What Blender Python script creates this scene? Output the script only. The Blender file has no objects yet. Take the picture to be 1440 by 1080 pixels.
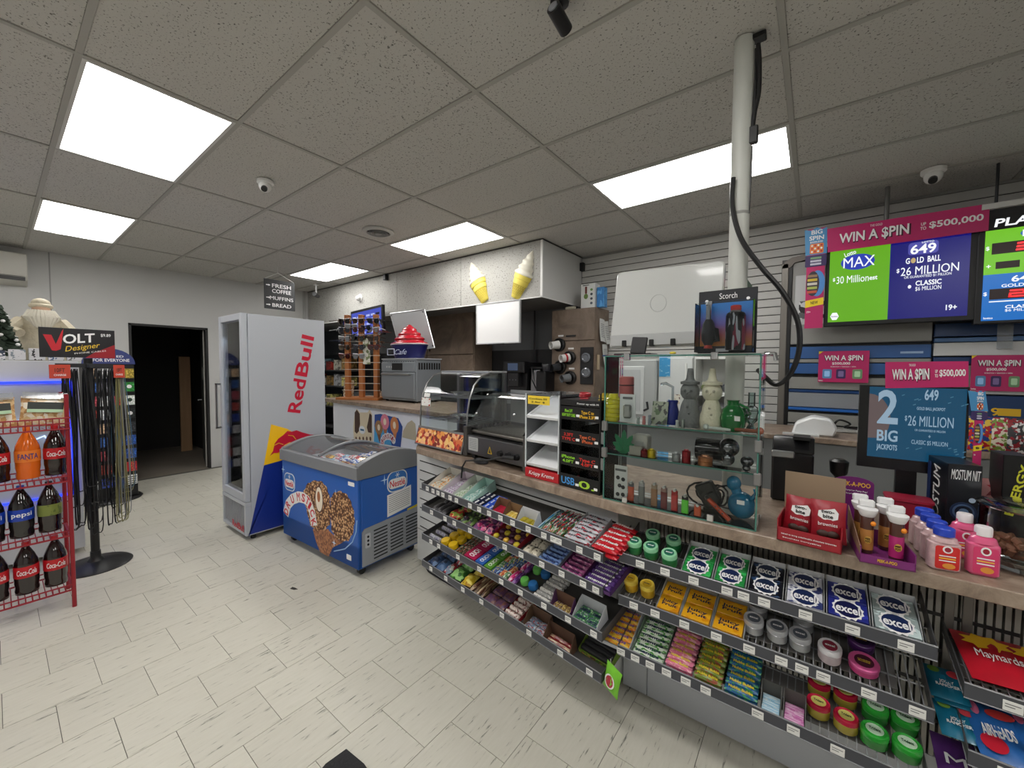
import bpy, bmesh, math, random
from mathutils import Matrix, Vector
random.seed(7)
SC = bpy.context.scene
COL = SC.collection
R = math.radians
# ---------------------------------------------------------------- camera
CAM_H = 1.59
FPX = 557.4
YAW, PITCH, ROLL = R(37.31), R(-2.40), R(0.34)
fwd = Vector((-math.sin(YAW)*math.cos(PITCH), math.cos(YAW)*math.cos(PITCH), math.sin(PITCH)))
rgt = Vector((math.cos(YAW), math.sin(YAW), 0))
upv = rgt.cross(fwd)
rgt, upv = rgt*math.cos(ROLL)+upv*math.sin(ROLL), upv*math.cos(ROLL)-rgt*math.sin(ROLL)
cam_data = bpy.data.cameras.new('camera')
cam_data.sensor_width = 36
cam_data.lens = FPX/1440*36
cam_data.clip_start = 0.02
cam = bpy.data.objects.new('camera', cam_data)
COL.objects.link(cam)
cm = Matrix.Identity(4)
for i in range(3):
    cm[i][0], cm[i][1], cm[i][2] = rgt[i], upv[i], -fwd[i]
cm[2][3] = CAM_H
cam.matrix_world = cm
SC.camera = cam
EYE = Vector((0, 0, CAM_H))
# ---------------------------------------------------------------- world, exposure
SC.view_settings.view_transform = 'Standard'
SC.view_settings.look = 'None'
SC.view_settings.gamma = 1
SC.view_settings.use_curve_mapping = False
SC.view_settings.exposure = 0.40
SC.cycles.transparent_max_bounces = 32
LAMP = 9.0           # emission of the ceiling light diffusers
world = bpy.data.worlds.new('world'); SC.world = world
world.use_nodes = True
world.node_tree.nodes['Background'].inputs[0].default_value = (0.6, 0.65, 0.7, 1)
world.node_tree.nodes['Background'].inputs[1].default_value = 0.10

# ---------------------------------------------------------------- pixel -> place
def ray(x, y):
    return (fwd + rgt*((x-720)/FPX) - upv*((y-540)/FPX))
def at_z(x, y, z):
    d = ray(x, y); return EYE + d*((z-CAM_H)/d.z)
def at_y(x, y, Y):
    d = ray(x, y); return EYE + d*(Y/d.y)
def at_x(x, y, X):
    d = ray(x, y); return EYE + d*(X/d.x)
def at_plane(x, y, p, n):
    d = ray(x, y); return EYE + d*((Vector(p)-EYE).dot(n)/d.dot(n))
def pix(p):
    q = Vector(p)-EYE; z = q.dot(fwd)
    return 720+FPX*q.dot(rgt)/z, 540-FPX*q.dot(upv)/z, z

# ---------------------------------------------------------------- materials
def lin(c):
    return tuple(((v/255)/12.92 if v/255 <= .04045 else ((v/255+.055)/1.055)**2.4) for v in c[:3])+(1,)
MATS = {}
def newmat(name):
    m = bpy.data.materials.new(name); m.use_nodes = True
    nt = m.node_tree; b = nt.nodes['Principled BSDF']
    return m, nt, b
def mat(rgb, rough=.5, metal=0., var=.0, vs=8., bump=0., bs=60., name=None, spec=.5, coat=0.):
    key = ('m', tuple(rgb), rough, metal, var, vs, bump, bs, spec, coat)
    if key in MATS: return MATS[key]
    m, nt, b = newmat(name or 'paint_%d_%d_%d' % tuple(rgb[:3]))
    b.inputs['Base Color'].default_value = lin(rgb)
    b.inputs['Roughness'].default_value = rough
    b.inputs['Metallic'].default_value = metal
    b.inputs['Specular IOR Level'].default_value = spec
    b.inputs['Coat Weight'].default_value = coat
    tc = nt.nodes.new('ShaderNodeTexCoord')
    if var:
        n = nt.nodes.new('ShaderNodeTexNoise'); n.inputs['Scale'].default_value = vs; n.inputs['Detail'].default_value = 5
        nt.links.new(tc.outputs['Object'], n.inputs['Vector'])
        mx = nt.nodes.new('ShaderNodeMix'); mx.data_type = 'RGBA'
        c = lin(rgb)
        mx.inputs[6].default_value = tuple(max(0, v*(1-var)) for v in c[:3])+(1,)
        mx.inputs[7].default_value = tuple(min(1, v*(1+var)) for v in c[:3])+(1,)
        nt.links.new(n.outputs['Fac'], mx.inputs[0]); nt.links.new(mx.outputs[2], b.inputs['Base Color'])
    if bump:
        n = nt.nodes.new('ShaderNodeTexNoise'); n.inputs['Scale'].default_value = bs; n.inputs['Detail'].default_value = 3
        nt.links.new(tc.outputs['Object'], n.inputs['Vector'])
        bp = nt.nodes.new('ShaderNodeBump'); bp.inputs['Strength'].default_value = bump; bp.inputs['Distance'].default_value = .01
        nt.links.new(n.outputs['Fac'], bp.inputs['Height']); nt.links.new(bp.outputs['Normal'], b.inputs['Normal'])
    MATS[key] = m
    return m
def emit(rgb, s=1.0):
    key = ('e', tuple(rgb), s)
    if key in MATS: return MATS[key]
    m, nt, b = newmat('glow_%d_%d_%d' % tuple(rgb[:3]))
    b.inputs['Base Color'].default_value = lin(tuple(v*.1 for v in rgb))
    b.inputs['Emission Color'].default_value = lin(rgb); b.inputs['Emission Strength'].default_value = s*.78
    b.inputs['Roughness'].default_value = .25
    MATS[key] = m
    return m
def glass(tint=(240, 246, 244), refl=.35, key='clear', haze=0.0):
    k = ('g', tint, refl, haze)
    if k in MATS: return MATS[k]
    m = bpy.data.materials.new('glass_'+key); m.use_nodes = True; nt = m.node_tree
    for n in list(nt.nodes): nt.nodes.remove(n)
    o = nt.nodes.new('ShaderNodeOutputMaterial'); t = nt.nodes.new('ShaderNodeBsdfTransparent'); g = nt.nodes.new('ShaderNodeBsdfGlossy')
    t.inputs[0].default_value = lin(tint); g.inputs['Roughness'].default_value = .04; g.inputs[0].default_value = (1, 1, 1, 1)
    f = nt.nodes.new('ShaderNodeFresnel'); f.inputs['IOR'].default_value = 1.0+refl
    mx = nt.nodes.new('ShaderNodeMixShader')
    nt.links.new(f.outputs[0], mx.inputs[0]); nt.links.new(t.outputs[0], mx.inputs[1]); nt.links.new(g.outputs[0], mx.inputs[2])
    last = mx
    if haze:
        d = nt.nodes.new('ShaderNodeBsdfDiffuse'); d.inputs[0].default_value = lin((225, 228, 230))
        m2 = nt.nodes.new('ShaderNodeMixShader'); m2.inputs[0].default_value = haze
        nt.links.new(mx.outputs[0], m2.inputs[1]); nt.links.new(d.outputs[0], m2.inputs[2]); last = m2
    nt.links.new(last.outputs[0], o.inputs[0])
    MATS[k] = m
    return m
def tinted(rgb, rough=.08):
    """coloured translucent plastic or glass (bottles, small glassware)"""
    k = ('t', tuple(rgb), rough)
    if k in MATS: return MATS[k]
    m, nt, b = newmat('tinted_%d_%d_%d' % tuple(rgb[:3]))
    b.inputs['Base Color'].default_value = lin(rgb); b.inputs['Roughness'].default_value = rough
    b.inputs['Transmission Weight'].default_value = .12; b.inputs['IOR'].default_value = 1.3
    b.inputs['Coat Weight'].default_value = .6
    MATS[k] = m
    return m
def printed(base, acc, acc2=None, scale=(3, 3, 3), thr=.52, rough=.35, kind='noise', metal=0.):
    """a printed wrapper: flat inks in blotches or stripes over the pack"""
    k = ('p', tuple(base), tuple(acc), tuple(acc2 or ()), scale, thr, rough, kind)
    if k in MATS: return MATS[k]
    m, nt, b = newmat('print_%d_%d_%d' % tuple(base[:3]))
    tc = nt.nodes.new('ShaderNodeTexCoord'); mp = nt.nodes.new('ShaderNodeMapping'); mp.inputs['Scale'].default_value = scale
    nt.links.new(tc.outputs['Generated'], mp.inputs['Vector'])
    oi = nt.nodes.new('ShaderNodeObjectInfo')
    ad = nt.nodes.new('ShaderNodeVectorMath'); ad.operation = 'ADD'
    if kind != 'band':
        nt.links.new(mp.outputs[0], ad.inputs[0]); nt.links.new(oi.outputs['Random'], ad.inputs[1]); src = ad.outputs[0]
    else:
        src = mp.outputs[0]
    def ramp(inp, t):
        r = nt.nodes.new('ShaderNodeMath'); r.operation = 'GREATER_THAN'; r.inputs[1].default_value = t
        nt.links.new(inp, r.inputs[0]); return r.outputs[0]
    if kind == 'noise':
        n = nt.nodes.new('ShaderNodeTexNoise'); n.inputs['Scale'].default_value = 1; n.inputs['Detail'].default_value = 2
        nt.links.new(src, n.inputs['Vector']); f1 = n.outputs['Fac']; 
        n2 = nt.nodes.new('ShaderNodeTexNoise'); n2.inputs['Scale'].default_value = 1.9; n2.inputs['Detail'].default_value = 1
        nt.links.new(src, n2.inputs['Vector']); f2 = n2.outputs['Fac']
    else:
        n = nt.nodes.new('ShaderNodeTexWave'); n.inputs['Scale'].default_value = 1; n.inputs['Distortion'].default_value = 0 if kind == 'band' else 1.5
        nt.links.new(src, n.inputs['Vector']); f1 = n.outputs['Fac']
        n2 = nt.nodes.new('ShaderNodeTexNoise'); n2.inputs['Scale'].default_value = 2.5
        nt.links.new(src, n2.inputs['Vector']); f2 = n2.outputs['Fac']
    mx = nt.nodes.new('ShaderNodeMix'); mx.data_type = 'RGBA'
    mx.inputs[6].default_value = lin(base); mx.inputs[7].default_value = lin(acc); nt.links.new(ramp(f1, thr), mx.inputs[0])
    out = mx.outputs[2]
    if acc2:
        m2 = nt.nodes.new('ShaderNodeMix'); m2.data_type = 'RGBA'; m2.inputs[7].default_value = lin(acc2)
        nt.links.new(out, m2.inputs[6]); nt.links.new(ramp(f2, .58), m2.inputs[0]); out = m2.outputs[2]
    nt.links.new(out, b.inputs['Base Color']); b.inputs['Roughness'].default_value = rough; b.inputs['Metallic'].default_value = metal
    MATS[k] = m
    return m

def tile_material():
    m, nt, b = newmat('vinyl_floor_tile')
    tc = nt.nodes.new('ShaderNodeTexCoord'); oi = nt.nodes.new('ShaderNodeObjectInfo')
    mp = nt.nodes.new('ShaderNodeMapping'); mp.inputs['Scale'].default_value = (80, 8, 1)
    ml = nt.nodes.new('ShaderNodeMath'); ml.operation = 'MULTIPLY'; ml.inputs[1].default_value = 47
    nt.links.new(oi.outputs['Random'], ml.inputs[0])
    ad = nt.nodes.new('ShaderNodeVectorMath'); ad.operation = 'ADD'
    nt.links.new(tc.outputs['Object'], mp.inputs['Vector']); nt.links.new(mp.outputs[0], ad.inputs[0]); nt.links.new(ml.outputs[0], ad.inputs[1])
    n = nt.nodes.new('ShaderNodeTexNoise'); n.inputs['Scale'].default_value = 1.0; n.inputs['Detail'].default_value = 4; n.inputs['Roughness'].default_value = .65
    nt.links.new(ad.outputs[0], n.inputs['Vector'])
    cr = nt.nodes.new('ShaderNodeValToRGB')
    e = cr.color_ramp.elements
    e[0].position = .30; e[0].color = lin((104, 104, 96)); e[1].position = .385; e[1].color = lin((197, 194, 181))
    x = e.new(.75); x.color = lin((204, 201, 189))
    nt.links.new(n.outputs['Fac'], cr.inputs[0])
    n2 = nt.nodes.new('ShaderNodeTexNoise'); n2.inputs['Scale'].default_value = 1.4; n2.inputs['Detail'].default_value = 6
    nt.links.new(tc.outputs['Object'], n2.inputs['Vector'])
    mr = nt.nodes.new('ShaderNodeMapRange'); mr.inputs[1].default_value = .3; mr.inputs[2].default_value = .7; mr.inputs[3].default_value = .96; mr.inputs[4].default_value = 1.0
    nt.links.new(oi.outputs['Random'], mr.inputs[0])
    mm = nt.nodes.new('ShaderNodeVectorMath'); mm.operation = 'SCALE'
    nt.links.new(cr.outputs[0], mm.inputs[0]); nt.links.new(mr.outputs[0], mm.inputs['Scale'])
    nt.links.new(mm.outputs[0], b.inputs['Base Color']); b.inputs['Roughness'].default_value = .38
    b.inputs['Specular IOR Level'].default_value = .4
    return m
def ceiling_material(rgb=(196, 194, 189), fiss=(104, 102, 98), big=1.0):
    m, nt, b = newmat('fissured_ceiling_tile')
    tc = nt.nodes.new('ShaderNodeTexCoord'); oi = nt.nodes.new('ShaderNodeObjectInfo')
    ad = nt.nodes.new('ShaderNodeVectorMath'); ad.operation = 'ADD'
    ml = nt.nodes.new('ShaderNodeMath'); ml.operation = 'MULTIPLY'; ml.inputs[1].default_value = 31
    nt.links.new(oi.outputs['Random'], ml.inputs[0]); nt.links.new(tc.outputs['Object'], ad.inputs[0]); nt.links.new(ml.outputs[0], ad.inputs[1])
    n = nt.nodes.new('ShaderNodeTexNoise'); n.inputs['Scale'].default_value = 105*big; n.inputs['Detail'].default_value = 2.5; n.inputs['Roughness'].default_value = .6
    nt.links.new(ad.outputs[0], n.inputs['Vector'])
    cr = nt.nodes.new('ShaderNodeValToRGB'); e = cr.color_ramp.elements
    e[0].position = .335; e[0].color = lin(fiss); e[1].position = .40; e[1].color = lin(rgb)
    nt.links.new(n.outputs['Fac'], cr.inputs[0]); nt.links.new(cr.outputs[0], b.inputs['Base Color']); b.inputs['Roughness'].default_value = .9
    b.inputs['Specular IOR Level'].default_value = .2
    bp = nt.nodes.new('ShaderNodeBump'); bp.inputs['Strength'].default_value = .4; bp.inputs['Distance'].default_value = .004
    nt.links.new(n.outputs['Fac'], bp.inputs['Height']); nt.links.new(bp.outputs['Normal'], b.inputs['Normal'])
    return m
def laminate(rgb=(142, 124, 108), dark=(104, 88, 76), light=(170, 154, 138), sc=4.):
    k = ('lam', rgb)
    if k in MATS: return MATS[k]
    m, nt, b = newmat('stone_laminate')
    tc = nt.nodes.new('ShaderNodeTexCoord')
    n = nt.nodes.new('ShaderNodeTexNoise'); n.inputs['Scale'].default_value = sc; n.inputs['Detail'].default_value = 8; n.inputs['Roughness'].default_value = .7; n.inputs['Distortion'].default_value = 1.2
    nt.links.new(tc.outputs['Object'], n.inputs['Vector'])
    cr = nt.nodes.new('ShaderNodeValToRGB'); e = cr.color_ramp.elements
    e[0].position = .3; e[0].color = lin(dark); e[1].position = .72; e[1].color = lin(light)
    x = e.new(.5); x.color = lin(rgb)
    nt.links.new(n.outputs['Fac'], cr.inputs[0]); nt.links.new(cr.outputs[0], b.inputs['Base Color']); b.inputs['Roughness'].default_value = .38
    MATS[k] = m
    return m
def wood(rgb, dark):
    k = ('w', rgb)
    if k in MATS: return MATS[k]
    m, nt, b = newmat('wood_grain')
    tc = nt.nodes.new('ShaderNodeTexCoord'); mp = nt.nodes.new('ShaderNodeMapping'); mp.inputs['Scale'].default_value = (30, 30, 2.5)
    nt.links.new(tc.outputs['Object'], mp.inputs['Vector'])
    n = nt.nodes.new('ShaderNodeTexNoise'); n.inputs['Scale'].default_value = 1; n.inputs['Detail'].default_value = 5
    nt.links.new(mp.outputs[0], n.inputs['Vector'])
    mx = nt.nodes.new('ShaderNodeMix'); mx.data_type = 'RGBA'; mx.inputs[6].default_value = lin(dark); mx.inputs[7].default_value = lin(rgb)
    nt.links.new(n.outputs['Fac'], mx.inputs[0]); nt.links.new(mx.outputs[2], b.inputs['Base Color']); b.inputs['Roughness'].default_value = .5
    MATS[k] = m
    return m
def nutty(base, dark, light, scale=60, rough=.6, bump=.6, pos=(.35, .6)):
    """lumpy food print: cells of light and dark"""
    k = ('n', base, scale)
    if k in MATS: return MATS[k]
    m, nt, b = newmat('food_print')
    tc = nt.nodes.new('ShaderNodeTexCoord'); v = nt.nodes.new('ShaderNodeTexVoronoi'); v.inputs['Scale'].default_value = scale
    nt.links.new(tc.outputs['Object'], v.inputs['Vector'])
    cr = nt.nodes.new('ShaderNodeValToRGB'); e = cr.color_ramp.elements
    e[0].position = .12; e[0].color = lin(light); e[1].position = .62; e[1].color = lin(dark)
    x = e.new(.4); x.color = lin(base)
    nt.links.new(v.outputs['Distance'], cr.inputs[0]); nt.links.new(cr.outputs[0], b.inputs['Base Color']); b.inputs['Roughness'].default_value = rough
    MATS[k] = m
    return m
def cells(cols, scale=30, rough=.4):
    """random cells in a few inks: small mixed printing"""
    k = ('c', tuple(cols), scale)
    if k in MATS: return MATS[k]
    m, nt, b = newmat('mixed_print')
    tc = nt.nodes.new('ShaderNodeTexCoord'); v = nt.nodes.new('ShaderNodeTexVoronoi'); v.inputs['Scale'].default_value = scale
    oi = nt.nodes.new('ShaderNodeObjectInfo'); ad = nt.nodes.new('ShaderNodeVectorMath'); ad.operation = 'ADD'
    nt.links.new(tc.outputs['Object'], ad.inputs[0]); nt.links.new(oi.outputs['Random'], ad.inputs[1]); nt.links.new(ad.outputs[0], v.inputs['Vector'])
    sp = nt.nodes.new('ShaderNodeSeparateColor'); nt.links.new(v.outputs['Color'], sp.inputs[0])
    cr = nt.nodes.new('ShaderNodeValToRGB'); cr.color_ramp.interpolation = 'CONSTANT'; e = cr.color_ramp.elements
    e[0].position = 0; e[0].color = lin(cols[0]); e[1].position = 1/len(cols); e[1].color = lin(cols[1])
    for i in range(2, len(cols)):
        x = e.new(i/len(cols)); x.color = lin(cols[i])
    nt.links.new(sp.outputs[0], cr.inputs[0]); nt.links.new(cr.outputs[0], b.inputs['Base Color']); b.inputs['Roughness'].default_value = rough
    MATS[k] = m
    return m

WHITE = mat((232, 232, 230), .45, name='white_paint'); BLACK = mat((18, 18, 20), .4, name='black_plastic'); STEEL = mat((176, 178, 180), .28, 1., name='brushed_steel')
CHROME = mat((215, 217, 220), .12, 1., name='chrome'); INKW = mat((238, 238, 238), .5, name='white_ink'); INKK = mat((12, 12, 14), .5, name='black_ink')
CARD = mat((168, 136, 100), .8, var=.12, vs=14, name='cardboard'); CARDIN = mat((112, 84, 60), .85, var=.12, vs=14, name='brown_card'); WCARD = mat((206, 208, 212), .6, name='white_card')
GLASS = glass(); GREENEDGE = mat((70, 120, 108), .15, name='glass_edge'); ACRYL = glass((246, 248, 250), .45, 'acrylic', .05)
DARKMET = mat((44, 45, 48), .45, .3, name='dark_metal'); GREYPL = mat((150, 153, 157), .4, name='grey_plastic')

# ---------------------------------------------------------------- mesh building
I4 = Matrix.Identity(4)
def T(x, y=None, z=None):
    return Matrix.Translation(x if y is None else (x, y, z))
def RZ(a): return Matrix.Rotation(a, 4, 'Z')
def RX(a): return Matrix.Rotation(a, 4, 'X')
def RY(a): return Matrix.Rotation(a, 4, 'Y')
def FR(o, r, u):
    r = Vector(r).normalized(); u = Vector(u); n = r.cross(u).normalized(); u = n.cross(r)
    M = Matrix.Identity(4)
    for i in range(3):
        M[i][0], M[i][1], M[i][2], M[i][3] = r[i], u[i], n[i], o[i]
    return M
WM = {}
class MB:
    def __init__(s): s.v = []; s.f = []
    def add(s, vs, fs, M=None):
        b = len(s.v)
        s.v += [tuple(M @ Vector(p)) if M is not None else tuple(p) for p in vs]
        s.f += [tuple(b+i for i in f) for f in fs]
        return s
    def box(s, x0, y0, z0, x1, y1, z1, M=None):
        return s.add([(x0, y0, z0), (x1, y0, z0), (x1, y1, z0), (x0, y1, z0), (x0, y0, z1), (x1, y0, z1), (x1, y1, z1), (x0, y1, z1)],
                     [(0, 3, 2, 1), (4, 5, 6, 7), (0, 1, 5, 4), (1, 2, 6, 5), (2, 3, 7, 6), (3, 0, 4, 7)], M)
    def prism(s, poly, z0, z1, M=None, top=None):
        n = len(poly); t = top or poly
        return s.add([(p[0], p[1], z0) for p in poly]+[(p[0], p[1], z1) for p in t],
                     [tuple(range(n-1, -1, -1)), tuple(range(n, 2*n))]+[(i, (i+1) % n, n+(i+1) % n, n+i) for i in range(n)], M)
    def lathe(s, prof, n=16, M=None, sx=1., sy=1.):
        vs = []; fs = []
        for r, z in prof:
            vs += [(r*sx*math.cos(2*math.pi*i/n), r*sy*math.sin(2*math.pi*i/n), z) for i in range(n)]
        for k in range(len(prof)-1):
            fs += [(k*n+i, k*n+(i+1) % n, (k+1)*n+(i+1) % n, (k+1)*n+i) for i in range(n)]
        fs.append(tuple(range(n-1, -1, -1))); fs.append(tuple((len(prof)-1)*n+i for i in range(n)))
        return s.add(vs, fs, M)
    def cyl(s, p0, p1, r0, r1=None, n=10):
        p0 = Vector(p0); p1 = Vector(p1); d = p1-p0; q = d.to_track_quat('Z', 'Y').to_matrix().to_4x4()
        return s.lathe([(r0, 0), (r0 if r1 is None else r1, d.length)], n, T(p0) @ q)
    def tube(s, pts, r, n=5):
        pts = [Vector(p) for p in pts]; vs = []; fs = []
        m = len(pts); ref = None
        for i, p in enumerate(pts):
            d = (pts[min(i+1, m-1)]-pts[max(i-1, 0)]).normalized()
            if ref is None: ref = d.orthogonal().normalized()
            ref = (ref-d*ref.dot(d)); ref = ref.normalized() if ref.length > 1e-6 else d.orthogonal().normalized()
            b = d.cross(ref); rr = r[i] if isinstance(r, (list, tuple)) else r
            vs += [tuple(p+(ref*math.cos(2*math.pi*k/n)+b*math.sin(2*math.pi*k/n))*rr) for k in range(n)]
        for i in range(m-1):
            fs += [(i*n+k, i*n+(k+1) % n, (i+1)*n+(k+1) % n, (i+1)*n+k) for k in range(n)]
        fs.append(tuple(range(n-1, -1, -1))); fs.append(tuple((m-1)*n+k for k in range(n)))
        return s.add(vs, fs)
    def grid(s, fn, nu, nv, M=None):
        vs = [fn(i/nu, j/nv) for j in range(nv+1) for i in range(nu+1)]
        fs = [(j*(nu+1)+i, j*(nu+1)+i+1, (j+1)*(nu+1)+i+1, (j+1)*(nu+1)+i) for j in range(nv) for i in range(nu)]
        return s.add(vs, fs, M)
    def ball(s, c, rx, ry=None, rz=None, n=12, m=8, M=None):
        ry = ry or rx; rz = rz or rx
        prof = [(max(1e-4, math.sin(math.pi*k/m)), -math.cos(math.pi*k/m)) for k in range(m+1)]
        MM = T(c) @ Matrix.Diagonal((rx, ry, rz, 1))
        return s.lathe(prof, n, MM if M is None else M @ MM)
    def mesh(s, name, material, bevel=0., smooth=35., seg=1):
        me = bpy.data.meshes.new(name); me.from_pydata(s.v, [], s.f)
        bm = bmesh.new(); bm.from_mesh(me)
        if bevel:
            bm.normal_update()
            ed = [e for e in bm.edges if len(e.link_faces) == 2 and e.calc_face_angle(0) > .5]
            bmesh.ops.bevel(bm, geom=ed, offset=bevel, segments=seg, profile=.5, affect='EDGES', clamp_overlap=True)
        bmesh.ops.recalc_face_normals(bm, faces=bm.faces); bm.to_mesh(me); bm.free()
        if smooth:
            me.polygons.foreach_set('use_smooth', [True]*len(me.polygons)); me.set_sharp_from_angle(angle=R(smooth))
        if material: me.materials.append(material)
        return me
    def build(s, name, material, parent=None, bevel=0., smooth=35., world=False, seg=1):
        if world and parent is not None:
            inv = WM[parent.name].inverted(); s.v = [tuple(inv @ Vector(p)) for p in s.v]
        return link(name, s.mesh(name, material, bevel, smooth, seg), parent)
def link(name, me, parent=None, M=None):
    o = bpy.data.objects.new(name, me); COL.objects.link(o)
    if parent is not None:
        o.parent = parent; WM[o.name] = WM.get(parent.name, I4)
    else: WM[o.name] = M if M is not None else I4
    if M is not None: o.matrix_basis = M
    return o
def tag(o, label=None, cat=None, group=None, kind=None):
    if label: o['label'] = label
    if cat: o['category'] = cat
    if group: o['group'] = group
    if kind: o['kind'] = kind
    return o
def thing(name, label, cat, M=I4, group=None):
    o = bpy.data.objects.new(name, None); COL.objects.link(o); o.empty_display_size = .05
    o.matrix_basis = M; WM[o.name] = M.copy()
    return tag(o, label, cat, group)
def one(name, mb, material, label, cat, M=I4, group=None, bevel=0., smooth=35.):
    """a thing that is a single mesh, built in the frame M"""
    o = link(name, mb.mesh(name, material, bevel, smooth), None, M)
    return tag(o, label, cat, group)
def put(name, me, label, cat, M, group=None):
    return tag(link(name, me, None, M), label, cat, group)
def dup(o, M, label=None, group=None, parent=None):
    c = o.copy(); COL.objects.link(c)
    c.parent = parent
    if parent is None:
        c.matrix_basis = M; WM[c.name] = M.copy()
        if label: c['label'] = label
        if group: c['group'] = group
    else: WM[c.name] = WM[parent.name]
    for ch in o.children: dup(ch, None, parent=c)
    return c
TXT = {}
def txt(s, M, w, h, material, parent, name='lettering', bold=0.012, shear=0., depth=.0012, group=None):
    """flat lettering centred on M's origin, in its XY plane"""
    bold = min(bold, 0. if 'M' in s else .022)
    key = (s, bold, shear)
    if key not in TXT:
        cu = bpy.data.curves.new('lettering', 'FONT'); cu.body = s; cu.size = 1; cu.offset = bold; cu.extrude = .5; cu.shear = shear
        cu.resolution_u = 3; cu.align_x = 'CENTER'
        o = bpy.data.objects.new('lettering', cu); COL.objects.link(o)
        dg = bpy.context.evaluated_depsgraph_get()
        me = bpy.data.meshes.new_from_object(o.evaluated_get(dg)); bpy.data.objects.remove(o)
        xs = [v.co.x for v in me.vertices]; ys = [v.co.y for v in me.vertices]
        me.transform(Matrix.Diagonal((1/(max(xs)-min(xs)), 1/(max(ys)-min(ys)), 1, 1)) @ T(-(max(xs)+min(xs))/2, -(max(ys)+min(ys))/2, .5))
        me.materials.clear()
        TXT[key] = me
    k2 = (key, material.name)
    if k2 not in TXT:
        me = TXT[key].copy(); me.materials.append(material); TXT[k2] = me
    o = bpy.data.objects.new(name, TXT[k2]); COL.objects.link(o); o.parent = parent
    o.matrix_basis = M @ Matrix.Diagonal((w, h, depth, 1))
    return o
def ell(rx, ry, n=24, cx=0, cy=0):
    return [(cx+rx*math.cos(2*math.pi*i/n), cy+ry*math.sin(2*math.pi*i/n)) for i in range(n)]
def rrect(x0, y0, x1, y1, r, n=4):
    out = []
    for cx, cy, a in ((x1-r, y0+r, -90), (x1-r, y1-r, 0), (x0+r, y1-r, 90), (x0+r, y0+r, 180)):
        out += [(cx+r*math.cos(R(a+90*k/n)), cy+r*math.sin(R(a+90*k/n))) for k in range(n+1)]
    return out
def flat(poly, M, material, parent, name='print', d=.0012, z=0.):
    return MB().prism(poly, z, z+d, M).build(name, material, parent, smooth=0)
def struct(name, mb, material, parent=None, bevel=0., smooth=35.):
    o = mb.build(name, material, parent, bevel, smooth)
    if parent is None: o['kind'] = 'structure'
    return o
# ================================================================ THE ROOM
CEIL = 2.95
WX, WY, WR, WF = -7.43, 4.46, 3.0, -4.0      # left wall, back wall, right wall, wall behind the camera
WALLP = mat((196, 196, 194), .7, var=.05, vs=2.5, name='wall_paint')
TILE = tile_material()
floor = struct('floor', MB().box(-10, WF-.1, -.08, WR+.1, 5.4, -.004), mat((96, 94, 88), .8, name='grout'))
TS = .3048
tile_me = MB().box(.0012, .0012, -.004, TS-.0012, TS-.0012, 0).mesh('tile', TILE, smooth=0)
cand = []
for r in range(-22, 20):
    for k in range(-15, 16):
        x0 = -3.077+r*TS; y0 = .135+k*TS+(TS/2 if r % 2 == 0 else 0)
        if x0 < -7.55 or x0+TS > WR or y0 < WF or y0+TS > 4.5: continue
        px, py, pz = pix((x0+TS/2, y0+TS/2, 0))
        seen = pz > .1 and -60 < px < 1500 and 560 < py < 1160
        cand.append((0 if seen else 1, pz if seen else 99, x0, y0))
cand.sort()
rest = MB()
for i, (sn, _, x0, y0) in enumerate(cand):
    if i < 300 and sn == 0:
        o = link('tile', tile_me, floor); o.matrix_basis = T(x0, y0, 0)
    else: rest.box(x0+.0012, y0+.0012, -.004, x0+TS-.0012, y0+TS-.0012, 0)
tag(rest.build('tiles', TILE, floor, smooth=0), kind='stuff')
one('scuff', MB().prism([(0, 0), (.035, .01), (.05, .03), (.02, .028), (-.01, .02)], 0, .002), mat((52, 50, 46), .9), 'small dark scrap of dirt on the floor near the blue freezer', 'dirt', T(at_z(408, 828, .0005)))

# ceiling: slab, tees, tiles
ceiling = struct('ceiling', MB().box(-10, WF-.1, CEIL+.02, WR+.1, 5.4, CEIL+.1), mat((120, 118, 112), .9))
CP, CX0 = 1.23, -1.371
CY0, CQ = .271, .6096
CT = ceiling_material(); TEE = mat((168, 166, 160), .6, name='ceiling_tee')
lights = {(0, 0), (-2, 0), (-4, 0), (0, 4), (-2, 4), (-4, 4), (0, -4), (-2, -4), (-4, -4), (2, 0), (2, -4)}     # cell indices of the fixtures; rightmost pair unseen, added to brighten the shelves
ct_me = MB().box(.012, .012, 0, CP-.012, CQ-.012, .015).mesh('ceiling_tile', CT, bevel=.002, smooth=0)
for i in range(-6, 4):
    for k in range(-8, 7):
        x0 = CX0+i*CP; y0 = CY0+k*CQ
        if x0 < -7.6 or x0 > WR-.5 or y0 > WY-.2 or (i, k) in lights: continue
        if y0 > 3.5 and x0 < -3.4: continue
        o = link('ceiling_tile', ct_me, ceiling); o.matrix_basis = T(x0, y0, CEIL+.002)
tees = MB()
for i in range(-6, 5):
    x = CX0+i*CP
    if WX < x < WR: tees.box(x-.012, WF, CEIL-.004, x+.012, WY, CEIL+.006)
for k in range(-8, 8):
    y = CY0+k*CQ
    if WF < y < WY: tees.box(WX, y-.012, CEIL-.0035, WR, y+.012, CEIL+.006)
tees.build('ceiling_tee', TEE, ceiling, smooth=0)

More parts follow.
